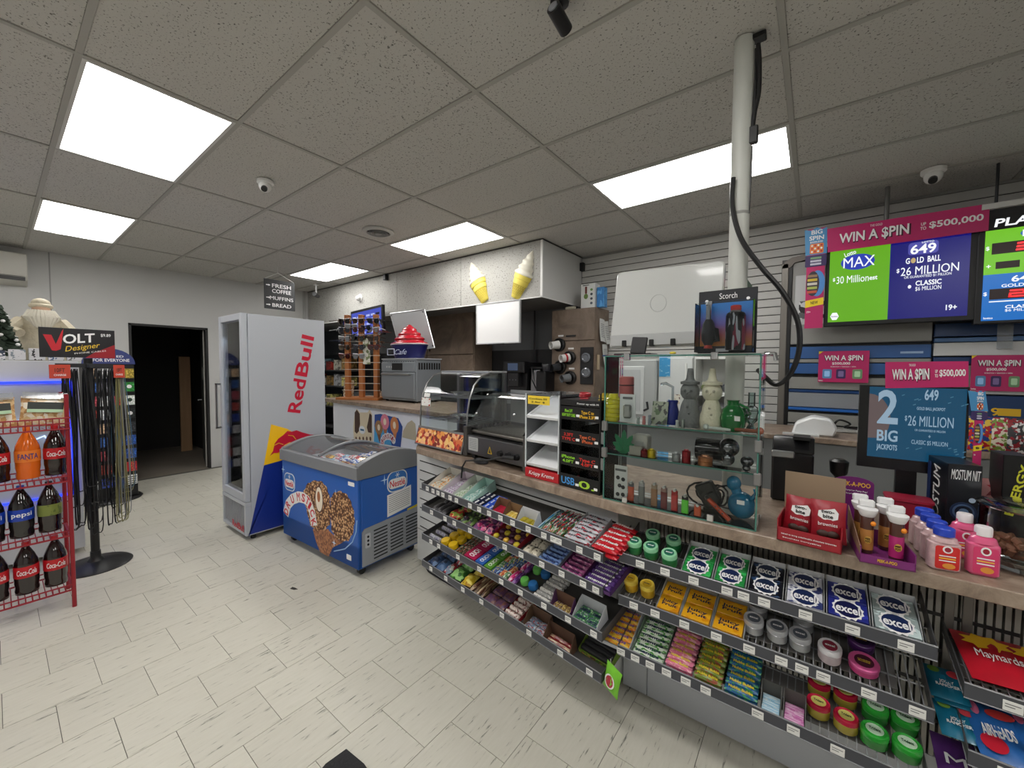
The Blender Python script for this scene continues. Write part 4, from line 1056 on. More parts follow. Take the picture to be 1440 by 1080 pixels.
MB().box(-.07, 0, 0, .08, .28, .42).build('body', STEEL, t, .012); MB().box(-.07, -.01, .42, .11, .29, .45).build('lid', BLACK, t, .006)
m = MB(); m.tube([(-.04, -.012, .43), (-.03, -.03, .30), (.03, -.03, .2), (.08, -.03, .12), (.05, -.03, .08), (.01, -.03, .12)], .008, 6); m.build('hose', BLACK, t)
t = thing('coffee_grinder', 'black coffee grinder right of the steel urn', 'grinder', T(q.x+.20, 3.81, 1.151))
MB().box(0, 0, 0, .13, .22, .40).build('body', BLACK, t, .015); MB().lathe([(.05, .40), (.06, .47), (.055, .48)], 16, T(.065, .13, 0)).build('hopper', mat((50, 50, 54), .2), t)
m = MB(); m.tube([(at_y(752, 425, 4.40).x, 4.40, 1.6), (at_y(752, 425, 4.40).x, 4.40, 2.345)], .012, 6)
one('conduit', m, mat((52, 53, 56), .5), 'thin dark pipe on the kitchen wall behind the menu board', 'pipe')
# white menu board
a = at_y(670, 428, BY-.03); b_ = at_y(731, 482, BY-.03)
t = thing('menu_board', 'blank white menu board hanging under the bulkhead', 'board', T(a.x, BY-.03, b_.z))
MB().box(.01, 0, .01, b_.x-a.x-.01, .02, a.z-b_.z-.01).build('panel', mat((236, 236, 236), .35), t)
m = MB(); W2, H2 = b_.x-a.x, a.z-b_.z
m.box(0, -.006, 0, .012, .022, H2); m.box(W2-.012, -.006, 0, W2, .022, H2); m.box(.012, -.006, H2-.012, W2-.012, .022, H2); m.box(.012, -.006, 0, W2-.012, .022, .012); m.build('frame', mat((196, 198, 200), .3, .4), t)
MB().box(W2*.3, -.01, -.012, W2*.65, .01, 0).build('clip', BLACK, t)
# tilted grey board
q = [at_y(p_[0], p_[1], 3.45) for p_ in ((549, 441), (597, 435), (611, 489), (563, 495))]
t = thing('tilted_board', 'tilted grey sign board behind the red ice cream cup', 'board', T(q[3].x, 3.45, q[3].z))
MB().prism([(p_.x-q[3].x, p_.z-q[3].z) for p_ in reversed(q)], -.012, 0, FR((0, 0, 0), (1, 0, 0), (0, 0, 1))).build('panel', mat((162, 164, 166), .5), t)
m = MB()
for i in range(4):
    p_ = q[i]; r_ = q[(i+1) % 4]; m.tube([(p_.x-q[3].x, -.001, p_.z-q[3].z), (r_.x-q[3].x, -.001, r_.z-q[3].z)], .007, 5)
m.build('frame', mat((190, 192, 194), .3, .5), t)
for i in (0, 1, 2): MB().ball((q[i].x-q[3].x+(.03 if i == 0 else -.03), -.005, q[i].z-q[3].z-(.03 if i < 2 else -.03)), .009, n=8, m=6).build('pin', DARKMET, t)
# menu screen
a = at_y(494, 440, 3.42); b_ = at_y(539, 474, 3.42)
t = thing('menu_screen', 'black menu screen with blue columns behind the sunglasses rack', 'screen', T(a.x, 3.42, b_.z) @ RY(R(-3)))
W2, H2 = b_.x-a.x, a.z-b_.z
MB().box(0, 0, 0, W2, .05, H2+.02).build('bezel', BLACK, t, .006)
scr = MB().box(.03, -.002, .03, W2-.03, .001, H2-.02).build('display', emit((70, 84, 190), .9), t)
for r in range(5):
    for c in range(6):
        MB().box(.06+c*(W2-.1)/6, -.0035, .05+r*(H2-.1)/5, .06+c*(W2-.1)/6+(W2-.1)/6*.75, -.002, .05+r*(H2-.1)/5+(H2-.1)/5*.5).build('menu_line', emit((170, 180, 236), 1.0) if (r+c) % 3 else emit((20, 22, 50), .5), scr)
m = MB(); m.tube([(W2/2, .03, H2), (W2/2, .06, H2+.02), (W2/2, .155, H2+.02)], .015, 6); m.build('hanger', BLACK, t)
# far shelves in the dark corner
t = thing('far_shelf', 'dark shelving of boxes in the back corner left of the sunglasses', 'shelf', T(-8.3, 3.95, 0))
for z in (.4, .8, 1.2, 1.5): MB().box(0, 0, z, 1.5, .35, z+.02).build('board', mat((70, 70, 70), .6), t)
for x in (0, 1.47): MB().box(x, 0, 0, x+.03, .03, 1.9).build('post', DARKMET, t)
FC = [((150, 120, 70), 'tan'), ((200, 196, 180), 'cream'), ((170, 60, 50), 'red'), ((120, 150, 160), 'grey blue'), ((210, 200, 120), 'yellow'), ((180, 180, 184), 'white')]
for i in range(15):
    rgb, nm = FC[(i*5+i//5) % 6]
    one('stock_box', MB().box(0, 0, 0, .18, .22, .16+.03*(i % 3)), printed(rgb, tuple(int(v*.6) for v in rgb), None, (3, 3, 3), .55), '%s stock box on the %s dark corner shelf, %s along' % (nm, ('lowest', 'middle', 'upper')[i//5], ('first', 'second', 'third', 'fourth', 'last')[i % 5]), 'box', T(-8.22+(i % 5)*.28, 4.0, (.82, 1.22, 1.52)[i//5]+.001), 'stock in the dark corner', bevel=.003)

# ================================================================ BACK COUNTER GOODS
# sunglasses rack
WD = wood((186, 118, 62), (150, 88, 42))
p = at_z(527, 561, BC); SGM = T(p.x, 3.02, BC+.001) @ RZ(R(28))
t = thing('sunglasses_rack', 'wooden countertop rack with three uprights full of sunglasses', 'rack', SGM)
top = at_y(520, 442, 3.02).z-BC
MB().box(-.36, -.14, 0, .24, .14, .03).build('base', WD, t, .004)
for x in (-.26, -.06, .15): MB().box(x-.03, -.03, .03, x+.03, .03, top).build('upright', WD, t, .003)
for k in range(11):
    z = .12+k*(top-.2)/10
    MB().box(-.33, -.035, z, .22, -.03, z+.006).build('peg_bar', mat((206, 200, 186), .4), t)
LC = [((20, 20, 22), 'black'), ((70, 44, 26), 'tortoise'), ((34, 40, 60), 'navy'), ((90, 30, 30), 'wine'), ((190, 190, 194), 'silver')]
def shades(rgb):
    f = MB(); f.tube([(-.065, 0, 0), (-.06, -.012, .02), (-.01, -.014, .016), (0, -.014, .012), (.01, -.014, .016), (.06, -.012, .02), (.065, 0, 0)], .004, 5)
    f.tube([(-.066, 0, .012), (-.068, .10, .006)], .003, 4); f.tube([(.066, 0, .012), (.068, .10, .006)], .003, 4)
    return f.mesh('spectacle_frame', mat(rgb, .25))
ln = MB()
for s_ in (-1, 1): ln.prism([(s_*.033+x_, y_) for x_, y_ in ell(.026, .021, 14)], 0, .002, FR((0, -.012, 0), (1, 0, 0), (0, 0, 1)))
ln_me = {c: ln.mesh('lens', mat(tuple(int(v*.6) for v in c), .06, coat=1.)) for c, _ in LC}
sh_me = {c: shades(c) for c, _ in LC}
ROW = ['top', 'second', 'third', 'fourth', 'fifth']
for r in range(5):
    for cI, x in enumerate((-.26, -.06, .15)):
        if r == 4 and cI == 2: continue
        c, nm = LC[(r*2+cI) % 5]
        z = top-.09-r*.115
        o = thing('sunglasses', '%s sunglasses in the %s row, %s upright of the wooden rack' % (nm, ROW[r], ('left', 'middle', 'right')[cI]), 'sunglasses', SGM @ T(x, -.06, z) @ Matrix.Diagonal((1.35, 1.35, 1.7, 1)), 'sunglasses on the rack')
        link('spectacle_frame', sh_me[c], o); link('lens', ln_me[c], o)
for i, (x, z, a_) in enumerate(((-.335, .10, 90), (-.335, .22, 78), (-.33, .36, 95), (.225, .10, -90), (.225, .24, -80), (.22, .38, -96), (-.16, .16, 12), (.05, .18, -10), (-.16, .30, -14))):
    c, nm = LC[(i*3+1) % 5]
    o = thing('sunglasses', '%s sunglasses %s' % (nm, ('hooked on the far left side of the rack, top', 'hooked on the far left side of the rack, middle', 'hooked on the far left side of the rack, low', 'hooked on the right side of the rack, top', 'hooked on the right side of the rack, middle', 'hooked on the right side of the rack, low', 'between the left and middle uprights, high', 'between the middle and right uprights', 'between the left and middle uprights, low')[i]), 'sunglasses', SGM @ T(x, -.07 if i > 5 else -.02, top-z) @ RZ(R(a_)) @ Matrix.Diagonal((1.3, 1.2, 1.6, 1)), 'sunglasses on the rack')
    link('spectacle_frame', sh_me[c], o); link('lens', ln_me[c], o)
one('price_card', MB().box(0, 0, 0, .10, .004, .34), printed((206, 204, 190), (120, 130, 90), None, (2, 2, 6), .5), 'tall pale price card between the sunglasses uprights', 'card', SGM @ T(-.01, -.055, .47), bevel=.001)
for i in range(3):
    one('small_carton', MB().box(0, 0, 0, .10, .10, .12), cells([(206, 190, 160), (150, 120, 90), (226, 216, 196)], 40), 'small beige carton %s on the back counter by the sunglasses rack' % ('at the left end, lower', 'stacked on the lower one', 'behind the wooden uprights')[i], 'carton', [T(p.x-.50, 2.98, BC+.001), T(p.x-.495, 2.985, BC+.122), T(p.x-.02, 3.20, BC+.001)][i], bevel=.003)
# oven
a = at_y(534.5, 506, 3.05); b_ = at_y(583, 566, 3.05)
OW, OH = b_.x-a.x, a.z-BC-.02
OM = T(a.x, 3.05, BC+.001)
t = thing('counter_oven', 'grey countertop oven with a small dark display', 'oven', OM)
OG = mat((148, 154, 160), .38, .45, name='oven_steel')
MB().box(0, .03, .02, OW, .42, OH+.02).build('body', OG, t, .006)
dr = MB().box(.02, 0, .05, OW-.01, .03, OH*.72).build('door', OG, t, .006)
m = MB(); m.cyl((.07, -.03, OH*.68), (OW-.06, -.03, OH*.68), .011, n=8); m.cyl((.08, -.03, OH*.68), (.08, 0, OH*.68), .008); m.cyl((OW-.07, -.03, OH*.68), (OW-.07, 0, OH*.68), .008); m.build('handle', STEEL, dr)
pn = MB().box(.02, .005, OH*.74, OW-.01, .03, OH*.97).build('control_panel', OG, t, .004)
MB().box(OW*.36, 0, OH*.78, OW*.66, .006, OH*.95).build('display', INKK, pn); 
for k in range(3): flat(ell(.012, .012, 10, OW*(.20+.07*k), OH*.86), FR((0, .0045, 0), (1, 0, 0), (0, 0, 1)), mat((196, 198, 200), .4), pn, 'button')
for k in range(9): MB().box(OW-.001, .06+k*.04, OH*.80, OW+.002, .085+k*.04, OH*.96).build('vent_slot', INKK, t, smooth=0)
for k in range(14): MB().box(.03+k*(OW-.05)/14, .028, OH*.985, .045+k*(OW-.05)/14, .0305, OH*1.0).build('vent_slot', INKK, t, smooth=0)
MB().box(.0, .02, OH+.02, OW+.01, .43, OH+.035).build('top_cover', mat((186, 190, 194), .35, .4), t, .003)
for x in (.05, OW-.05):
    for y in (.07, .38): MB().cyl((x, y, 0), (x, y, .02), .02).build('foot', BLACK, t)
one('door_hinge', MB().box(0, 0, 0, .035, .03, .10), BLACK, 'black latch block at the left side of the oven', 'latch', OM @ T(-.0365, .02, .12), bevel=.004)
# red swirl cup on the oven
a = at_y(574, 456, 3.2)
q = at_y(574, 505, 3.2)
CS = T(q.x, 3.22, BC+OH+.037)
HT = a.z-(BC+OH+.037)
cr = (at_y(596, 500, 3.2).x-at_y(554, 500, 3.2).x)/2
t = thing('ice_cream_cup_sign', 'red swirl of ice cream in a navy cup on the oven', 'sign', CS)
MB().lathe([(cr*.78, 0), (cr*.97, HT*.36), (cr*1.0, HT*.37), (cr*1.0, HT*.40)], 28, None, 1, .6).build('cup', mat((22, 26, 92), .35), t)
MB().lathe([(cr*1.0, HT*.395), (cr*1.02, HT*.40), (cr*1.02, HT*.43), (cr*.9, HT*.44)], 28, None, 1, .6).build('cup_rim', mat((214, 196, 196), .4), t)
prof = []
for i in range(50):
    f = i/49; prof.append((max(.004, cr*.97*(1-f)**.72*(1+.07*math.sin(f*4*2*math.pi+.8))), HT*(.42+.58*f)))
MB().lathe(prof, 28, None, 1, .6).build('swirl', mat((176, 24, 40), .25, coat=.5), t, smooth=60)
F_ = FR((0, -cr*.6-.002, HT*.18), (1, 0, 0), (0, 0, 1))
txt('Cafe', F_ @ T(cr*.2, 0, 0) @ RX(R(-8)), cr*.8, HT*.15, mat((190, 200, 226), .4), t, shear=.3, bold=0.)
m = MB()
for a0 in ((-.62, -.07), (-.22, -.07), (-.22, .07), (-.62, .07)): pass
sq = [(-.68, -.08), (-.22, -.08), (-.22, .09), (-.68, .09), (-.68, -.08)]
m.tube([F_ @ Vector((x_*cr, y_*HT, .002)) for x_, y_ in sq], .006, 4); m.build('logo_box', mat((206, 210, 230), .4), t)
# posters leaning on the white panel
def poster(name, label, corners, m, dY):
    q = [at_y(c_[0], c_[1], dY) for c_ in corners]
    return q
PY = 2.70
def on_panel(px, py): 
    n = Vector((.16, 2.66, 0)).normalized()     # front panel plane (slightly angled)
    d_ = Vector((-2.8-xl, 2.65-2.80, 0)).normalized(); nn = Vector((-d_.y, d_.x, 0))
    return at_plane(px, py, (xl, 2.80-.004, 0), nn)
def decal(name, label, cat, pts, m, extra=None):
    q = [on_panel(*p_) for p_ in pts]; o0 = q[0]
    d_ = Vector((-2.8-xl, 2.65-2.80, 0)).normalized()
    F = FR((0, 0, 0), d_, (0, 0, 1)); Fi = F.inverted()
    t = thing(name, label, cat, T(o0.x, o0.y, o0.z))
    loc_ = [tuple((Fi @ (p_-o0))[:2]) for p_ in q]
    flat(loc_, F, m, t, 'sheet', .0015)
    def L(px, py): v = Fi @ (on_panel(px, py)-o0); return (v.x, v.y)
    return t, F, L
t, F, L = decal('cow_poster', 'brown and cream cow-patch ice cream poster above the freezer', 'poster', [(498, 624), (497, 600), (499, 580), (502, 575), (506, 580), (517, 580), (520, 576), (523, 582), (524, 624)], mat((222, 208, 180), .5))
flat([L(*p_) for p_ in ((499, 607), (499, 580), (502, 576), (506, 582), (506.5, 596), (505, 606), (502, 610))], F @ T(0, 0, .0015), mat((70, 44, 34), .5), t, 'patch', .0006)
flat([L(*p_) for p_ in ((518, 592), (520, 581), (523, 584), (523, 609), (518, 608), (516, 601))], F @ T(0, 0, .0015), mat((70, 44, 34), .5), t, 'patch', .0006)
a = L(509.5, 604.5); flat(ell(.075, .05, 18, *a), F @ T(0, 0, .0021), mat((232, 236, 240), .4), t, 'badge', .0006); flat(rrect(a[0]-.045, a[1]-.012, a[0]+.045, a[1]+.012, .008), F @ T(0, 0, .0028), mat((40, 110, 150), .4), t, 'badge_print', .0004)
for i in range(5): flat(ell(.022, .028, 10, *L(501+i*5, 617)), F @ T(0, 0, .0015), mat((96, 62, 44), .5), t, 'patch', .0006)
t, F, L = decal('cone_poster', 'blue poster of three ice cream cones above the freezer', 'poster', [(526, 626), (527, 583), (535, 582), (560, 588), (566, 600), (563, 632)], mat((34, 74, 150), .45))
flat([L(*p_) for p_ in ((526, 626), (526.5, 600), (545, 604), (552, 630))], F @ T(0, 0, .0015), mat((70, 160, 214), .45), t, 'sky_patch', .0006)
for (cx, cy, w_, h_, c1_, c2_) in ((533, 601, 5.5, 9, (150, 110, 70), (120, 74, 44)), (541.5, 593, 6, 10, (222, 130, 150), (186, 110, 60)), (555, 598, 6, 11, (206, 130, 76), (196, 118, 62))):
    flat([L(*p_) for p_ in ((cx-w_*.8, cy+2), (cx+w_*.8, cy+2), (cx+1, cy+22))], F @ T(0, 0, .0021), mat(c2_, .5), t, 'wafer', .0006)
    a = L(cx, cy); b2 = L(cx+w_, cy-h_); flat(ell(abs(b2[0]-a[0]), abs(b2[1]-a[1]), 18, *a), F @ T(0, 0, .0027), mat(c1_, .5), t, 'scoop', .0006)
    flat(ell(abs(b2[0]-a[0])*.35, abs(b2[1]-a[1])*.45, 12, *a), F @ T(0, 0, .0033), mat((236, 220, 196), .5), t, 'scoop_light', .0005)
wpts = [(546-8*math.cos(R(a_)), 621.5-8*math.sin(R(a_))) for a_ in range(-5, 186, 24)]
for ch, p_, a_ in zip('DRUMSTICK', wpts, range(95, -98, -24)):
    q = L(*p_); txt(ch, F @ T(q[0], q[1], .0042) @ RZ(R(a_)), .02 if ch == 'I' else .03, .05, mat((190, 40, 60), .4), t)
bandp = [L(p_[0], p_[1]) for p_ in wpts]
for q in bandp: flat(ell(.042, .042, 12, *q), F @ T(0, 0, .0033), INKW, t, 'word_outline', .0008)
t, F, L = decal('beige_poster', 'pale beige shaped card behind the hot food case', 'poster', [(566, 615), (567, 606), (573, 595), (579, 591), (584, 596), (586, 620)], mat((186, 176, 152), .5))
# ================================================================ ON THE COUNTER, LEFT RUN
SS = mat((150, 150, 150), .32, .9, name='stainless'); SSD = mat((104, 104, 105), .35, .85, name='dark_stainless')
# hot food case
HM = MC @ T(-1.74, .035, CZ+.001) @ RZ(R(3))
t = thing('hot_food_case', 'curved glass hot food case with a fried food picture along its front', 'display case', HM)
cw, cd, ch = .54, .44, .56
MB().box(0, .03, 0, cw, cd, .035).build('base', SSD, t, .004)
fp = MB(); fp.prism([(0, 0), (.012, 0), (.05, .13), (.038, .135)], 0, cw, FR((0, 0, 0), (0, 1, 0), (0, 0, 1)) @ T(0, .012, 0))
fp.build('front_panel', SS, t)
FPF = FR((.0, .0, .012), (1, 0, 0), (0, .038, .13))
pic = flat([(.012, .012), (cw-.012, .012), (cw-.012, .125), (.012, .125)], FR((0, -.0015, .012), (1, 0, 0), (0, .038, .135)), cells([(196, 60, 36), (226, 150, 70), (240, 196, 120), (120, 40, 26), (210, 110, 60), (236, 180, 130), (150, 44, 40)], 42), t, 'food_picture', .001)
prof = [(.05, .14), (.055, .28), (.075, .38), (.115, .465), (.18, .525), (.26, .55)]
MB().grid(lambda u, v: (u*cw, *[(prof[min(int(v*5), 4)][k]*(1-(v*5-min(int(v*5), 4)))+prof[min(int(v*5), 4)+1][k]*(v*5-min(int(v*5), 4))) for k in (0, 1)]), 1, 15).build('curved_pane', glass((248, 251, 250), .45, 'case'), t)
for x in (0, cw-.006):
    MB().prism([(cd, .035), (cd, .55)]+[(a_, b_) for a_, b_ in reversed(prof)]+[(.05, .035)], x, x+.006, FR((0, 0, 0), (0, 1, 0), (0, 0, 1))).build('side_pane', glass((246, 250, 249), .4, 'case_side'), t)
    m = MB(); m.tube([(x+.003, a_, b_) for a_, b_ in [(.02, .02)]+prof], .006, 6); m.build('edge_rail', SS, t)
MB().box(0, .25, .545, cw, cd, ch).build('top', mat((176, 180, 182), .25, .6), t, .003)
for x0, x1 in ((0, .03), (cw-.03, cw)): MB().box(x0, cd-.03, .035, x1, cd, .545).build('rear_post', SS, t, .003)
MB().box(.03, cd-.012, .06, cw*.5, cd-.006, .53).build('rear_door', glass((236, 240, 240), .4, 'rear'), t); MB().box(cw*.5, cd-.02, .06, cw-.03, cd-.014, .53).build('rear_door', glass((236, 240, 240), .4, 'rear'), t)
for z, d0 in ((.20, .09), (.37, .12)):
    m = MB()
    for k in range(9): m.tube([(.01, d0+k*(cd-d0-.03)/8, z), (cw-.01, d0+k*(cd-d0-.03)/8, z)], .0025, 4)
    for k in range(4): m.tube([(.03+k*.16, d0, z-.003), (.03+k*.16, cd-.03, z-.003)], .003, 4)
    m.build('wire_shelf', STEEL, t)
MB().box(.04, .12, .05, cw-.04, cd-.05, .075).build('food_tray', SSD, t, .004)
for i, (x, y, z) in enumerate(((.27, .25, .376), (.30, .24, .206))):
    one('foil_tray', MB().lathe([(.06, 0), (.075, .022), (.09, .024), (.092, .028), (.074, .024), (.055, .006)], 20, None, 1.3, .9), mat((220, 222, 224), .25, .9, bump=1., bs=30), 'foil tray on the %s wire shelf of the hot food case' % ('upper', 'lower')[i], 'tray', HM @ T(x, y, z))
st = one('case_label', MB().box(0, 0, 0, .11, .003, .06), printed((230, 230, 226), (170, 60, 40), None, (3, 1, 3), .62), 'white price label on the glass of the hot food case', 'label', HM @ T(.03, .043, .30) @ RX(R(-2)))
one('case_label', MB().box(0, 0, 0, .07, .003, .03), WHITE, 'small blank white label above the printed one on the hot case', 'label', HM @ T(.045, .054, .365) @ RX(R(-12)))
# roller grill
RM = MC @ T(-1.15, .07, CZ+.001) @ RZ(R(-1))
t = thing('roller_grill', 'stainless hot dog roller grill under a glass guard', 'grill', RM)
rw, rd = .515, .40
MB().box(0, 0, .03, rw, rd, .15).build('body', SSD, t, .004)
MB().box(-.035, -.005, .01, .0, rd, .205).build('side_cheek', mat((90, 88, 86), .4, .6), t, .004); MB().box(rw, -.005, .01, rw+.03, rd, .205).build('side_cheek', mat((90, 88, 86), .4, .6), t, .004)
for k in range(9):
    m = MB(); m.cyl((.005, .045+k*.038, .172), (rw-.005, .045+k*.038, .172), .0145, n=12); m.build('roller', mat((130, 126, 120), .3, .9), t)
for k in range(9): MB().cyl((.008, .045+k*.038, .19), (.018, .045+k*.038, .19), .018, n=10).build('drive_wheel', BLACK, t)
F_ = FR((0, -.0006, 0), (1, 0, 0), (0, 0, 1))
flat(rrect(.02, .055, .115, .14, .006), F_, mat((176, 178, 178), .4), t, 'spec_plate', .0015)
for k in range(6): flat([(.03, .07+k*.011), (.105, .07+k*.011), (.105, .073+k*.011), (.03, .073+k*.011)], F_ @ T(0, 0, .0015), mat((110, 112, 116), .5), t, 'spec_line', .0004)
flat([(.21, .06), (.25, .06), (.23, .105)], F_, mat((206, 170, 40), .4), t, 'warning_triangle', .0015); flat([(.217, .064), (.243, .064), (.23, .097)], F_ @ T(0, 0, .0015), mat((60, 56, 44), .4), t, 'warning_mark', .0004)
for x in (.33, .40, .47): MB().cyl((x, -.02, .08), (x, 0, .08), .016, .019, 12).build('knob', BLACK, t)
gd = MB(); gp = [(.0, .205), (.10, .33), (.18, .40), (.24, .415), (.40, .415)]
def gf(u, v):
    k = min(int(v*4), 3); f_ = v*4-k
    return (u*rw, gp[k][0]*(1-f_)+gp[k+1][0]*f_, gp[k][1]*(1-f_)+gp[k+1][1]*f_)
gd.grid(gf, 1, 12); gd.build('glass_guard', glass((250, 252, 251), .45, 'guard', .03), t)
for x in (0, rw-.005): MB().prism([(rd, .2), (rd, .415)]+list(reversed(gp))[1:], x, x+.005, FR((0, 0, 0), (0, 1, 0), (0, 0, 1))).build('guard_side', glass((246, 250, 249), .4, 'guard_side'), t)
MB().box(0, rd-.01, .2, rw, rd, .43).build('rear_plate', mat((190, 192, 194), .25, .6), t)
for x, y in ((.02, .08), (.02, .2), (.36, .10)): MB().ball((x, gp[0][0]+y*.8-.002, .205+y*1.0), .008, n=8, m=6).build('guard_screw', CHROME, t)
for x in (.03, rw-.03):
    for y in (.04, rd-.04): MB().cyl((x, y, 0), (x, y, .03), .018).build('foot', BLACK, t)
# cable coil and plug by the grill
q = MC.inverted() @ at_z(681, 650, CZ)
one('ash_tray', MB().lathe([(.055, 0), (.062, .008), (.058, .02), (.05, .022), (.045, .012), (.02, .01)], 22), mat((40, 42, 46), .3), 'round dark tray in front of the roller grill', 'tray', MC @ T(q.x, .038, CZ+.001) @ Matrix.Diagonal((1, .55, 1, 1)))
m = MB(); a0 = RM.inverted() @ (MC @ Vector((q.x+.10, -.02, CZ-.05)))
m.tube([(.44, -.022, .08), (.40, -.05, .075), (.30, -.075, .045), (.16, -.079, .02), (.10, -.085, .008), (.085, -.10, -.03), (.08, -.104, -.10)], .0055, 6)
m.cyl((.40, -.045, .076), (.47, -.021, .08), .012, .014, 8)
one('extension_cable', m, BLACK, 'black power cord plugged into the roller grill and hanging over the counter edge', 'cord', RM)
# acrylic bakery case
AM = MC @ T(-.585, .025, CZ+.001) @ RZ(R(2))
t = thing('acrylic_case', 'clear acrylic bakery case with three slanted white trays and red base', 'display case', AM)
aw, ad, ah = .225, .30, .45
bs = MB().box(0, 0, 0, aw, ad, .05).build('base', mat((186, 30, 40), .4), t, .002)
txt('Krispy Kreme', FR((aw*.5, -.0004, .024), (1, 0, 0), (0, 0, 1)), aw*.75, .028, INKW, bs, shear=.3, bold=0.)
MB().box(0, 0, .05, .004, ad, ah).build('side_wall', ACRYL, t); MB().box(aw-.004, 0, .05, aw, ad, ah).build('side_wall', ACRYL, t); MB().box(0, 0, ah-.004, aw, ad, ah).build('top_wall', ACRYL, t); MB().box(.004, ad-.004, .05, aw-.004, ad, ah-.004).build('back_wall', ACRYL, t)
for x in (.002, aw-.002):
    for y in (.002, ad-.002): MB().box(x-.003, y-.003, .05, x+.003, y+.003, ah).build('edge', mat((206, 212, 214), .2), t)
TR = mat((236, 238, 240), .35, name='white_tray')
for k in range(3):
    M_ = T(.008, .005, .062+k*.128) @ RX(R(23))
    m = MB(); m.box(0, 0, 0, aw-.016, .27, .004, M_); m.box(0, 0, 0, aw-.016, .005, .016, M_); m.box(0, .265, 0, aw-.016, .27, .016, M_); m.box(0, 0, 0, .005, .27, .016, M_); m.box(aw-.021, 0, 0, aw-.016, .27, .016, M_)
    m.build('tray', TR, t)
MB().box(.02, -.003, ah-.055, .165, 0, ah-.01).build('notice', mat((236, 206, 60), .5), t)
for k in range(2): txt(('Cookies 50', '2 for $')[k], FR((.09, -.0032, ah-.025-.018*k), (1, 0, 0), (0, 0, 1)), .12-.03*k, .009, INKK, t, bold=0.)
# phone accessory tower
PM = MC @ T(-.350, .03, CZ+.001)
t = thing('accessory_tower', 'black tiered phone cable stand with lettered fronts', 'display stand', PM)
tw, td, th_ = .235, .24, .44
for x in (0, tw-.005): MB().box(x, 0, 0, x+.005, td, th_).build('side_wall', glass((190, 192, 194), .4, 'smoked'), t)
for x in (0, tw-.006):
    MB().box(x, -.002, 0, x+.006, .004, th_+.03).build('corner_post', BLACK, t)
TIERS = [(.0, 'USB', (70, 150, 220), '0.', (170, 210, 60)), (.108, 'iPhone\n4.0FT', (150, 220, 50), 'Type C\n4.0FT', (220, 50, 40)), (.218, '3.3FT\nTYPE C', (220, 50, 40), 'Type C to\niPhone', (226, 110, 60)), (.335, 'iPhone 3.3FT\nHEAVY DUTY CABLE', (150, 220, 50), 'Type C to\niPhone 3.3FT', (236, 186, 40))]
for z, s1, c1, s2, c2 in TIERS:
    fpn = MB().box(.004, -.004, z+.004, tw-.004, 0, z+.066).build('front_panel', INKK, t, .001)
    F_ = FR((0, -.0044, 0), (1, 0, 0), (0, 0, 1))
    txt(s1, F_ @ T(.055, z+.034, 0), .08, .036, mat(c1, .5), fpn, bold=.01); txt(s2, F_ @ T(.165, z+.032, 0), .09, .036, mat(c2, .5), fpn, bold=.01)
    for x in (.10, .205): flat(rrect(x, z+.018, x+.02, z+.03, .002), F_, INKW, fpn, 'price_sticker', .0006)
    MB().box(.003, 0, z, tw-.003, td, z+.004).build('shelf_board', BLACK, t)
    MB().box(tw/2-.001, .004, z+.004, tw/2+.001, td-.004, z+.09).build('divider', glass((225, 228, 230), .4, 'divider'), t)
MB().box(.003, -.004, .405, tw-.003, 0, .43).build('top_panel', INKK, t, .001); txt('Power up with M', FR((.165, -.0044, .417), (1, 0, 0), (0, 0, 1)), .12, .011, INKW, t, bold=0.)
for k, z in enumerate((.12, .24)):
    MB().box(tw, .0, z, tw+.028, .004, z+.055).build('hinge_tab', mat((150, 152, 154), .3, .8), t, .002)
PKC = [((150, 40, 46), 'red', .07), ((40, 42, 46), 'black', .0), ((90, 180, 180), 'teal', .13), ((60, 62, 90), 'indigo', .13), ((196, 170, 60), 'yellow', .14), ((170, 40, 50), 'crimson', .02)]
for i, (rgb, nm, x) in enumerate(PKC):
    z = (.005, .113, .113, .223, .4105, .4105)[i]
    o = thing('cable_pack', '%s coiled cable pack lying in the %s tier of the black stand' % (nm, ('lowest', 'second', 'second', 'third', 'top', 'top')[i]), 'pack', PM @ T(x+.05 if i else .06, .11, z+(.0 if i < 4 else .024)) @ RZ(.4*i), 'packs in the black stand')
    m = MB(); m.tube([(.032*math.cos(a_*.6), .026*math.sin(a_*.6), .008+.0008*a_) for a_ in range(24)], .006, 5); m.build('coil', mat(rgb, .4), o)
    MB().box(-.035, -.02, .0, .035, .02, .003).build('card', mat(tuple(min(255, v+40) for v in rgb), .4), o)
MB().box(.003, 0, .43, tw-.003, td, .434).build('shelf_board', BLACK, t)

# ================================================================ GLASS DISPLAY CASE
GM = T(-.742, 1.66, CZ+.001)
gw, gdp, gh = .59, .205, .64
t = thing('glass_case', 'three shelf glass display case of pipes and lighters', 'display case', GM)
PANE = glass((251, 253, 252), .22, 'pane')
for nm, bx in (('front_pane', (0, 0, 0, gw, .005, gh)), ('side_pane', (0, .005, 0, .005, gdp, gh)), ('side_pane', (gw-.005, .005, 0, gw, gdp, gh)), ('top_pane', (-.01, -.01, gh, gw+.02, gdp+.005, gh+.006))):
    MB().box(*bx).build(nm, PANE, t)
SZ = (.0, .203, .343)
for z in SZ: MB().box(.006, .006, z, gw-.006, gdp-.004, z+.006).build('glass_shelf', PANE, t)
m = MB()
for x in (0, gw): m.box(x-.0025, -.001, 0, x+.0025, .004, gh); 
for z in (0, gh): m.box(0, -.002, z-.002, gw, .001, z+.004)
for z in SZ[1:]: m.box(.006, .004, z, gw-.006, .0062, z+.006)
m.build('glass_edge', GREENEDGE, t, smooth=0)
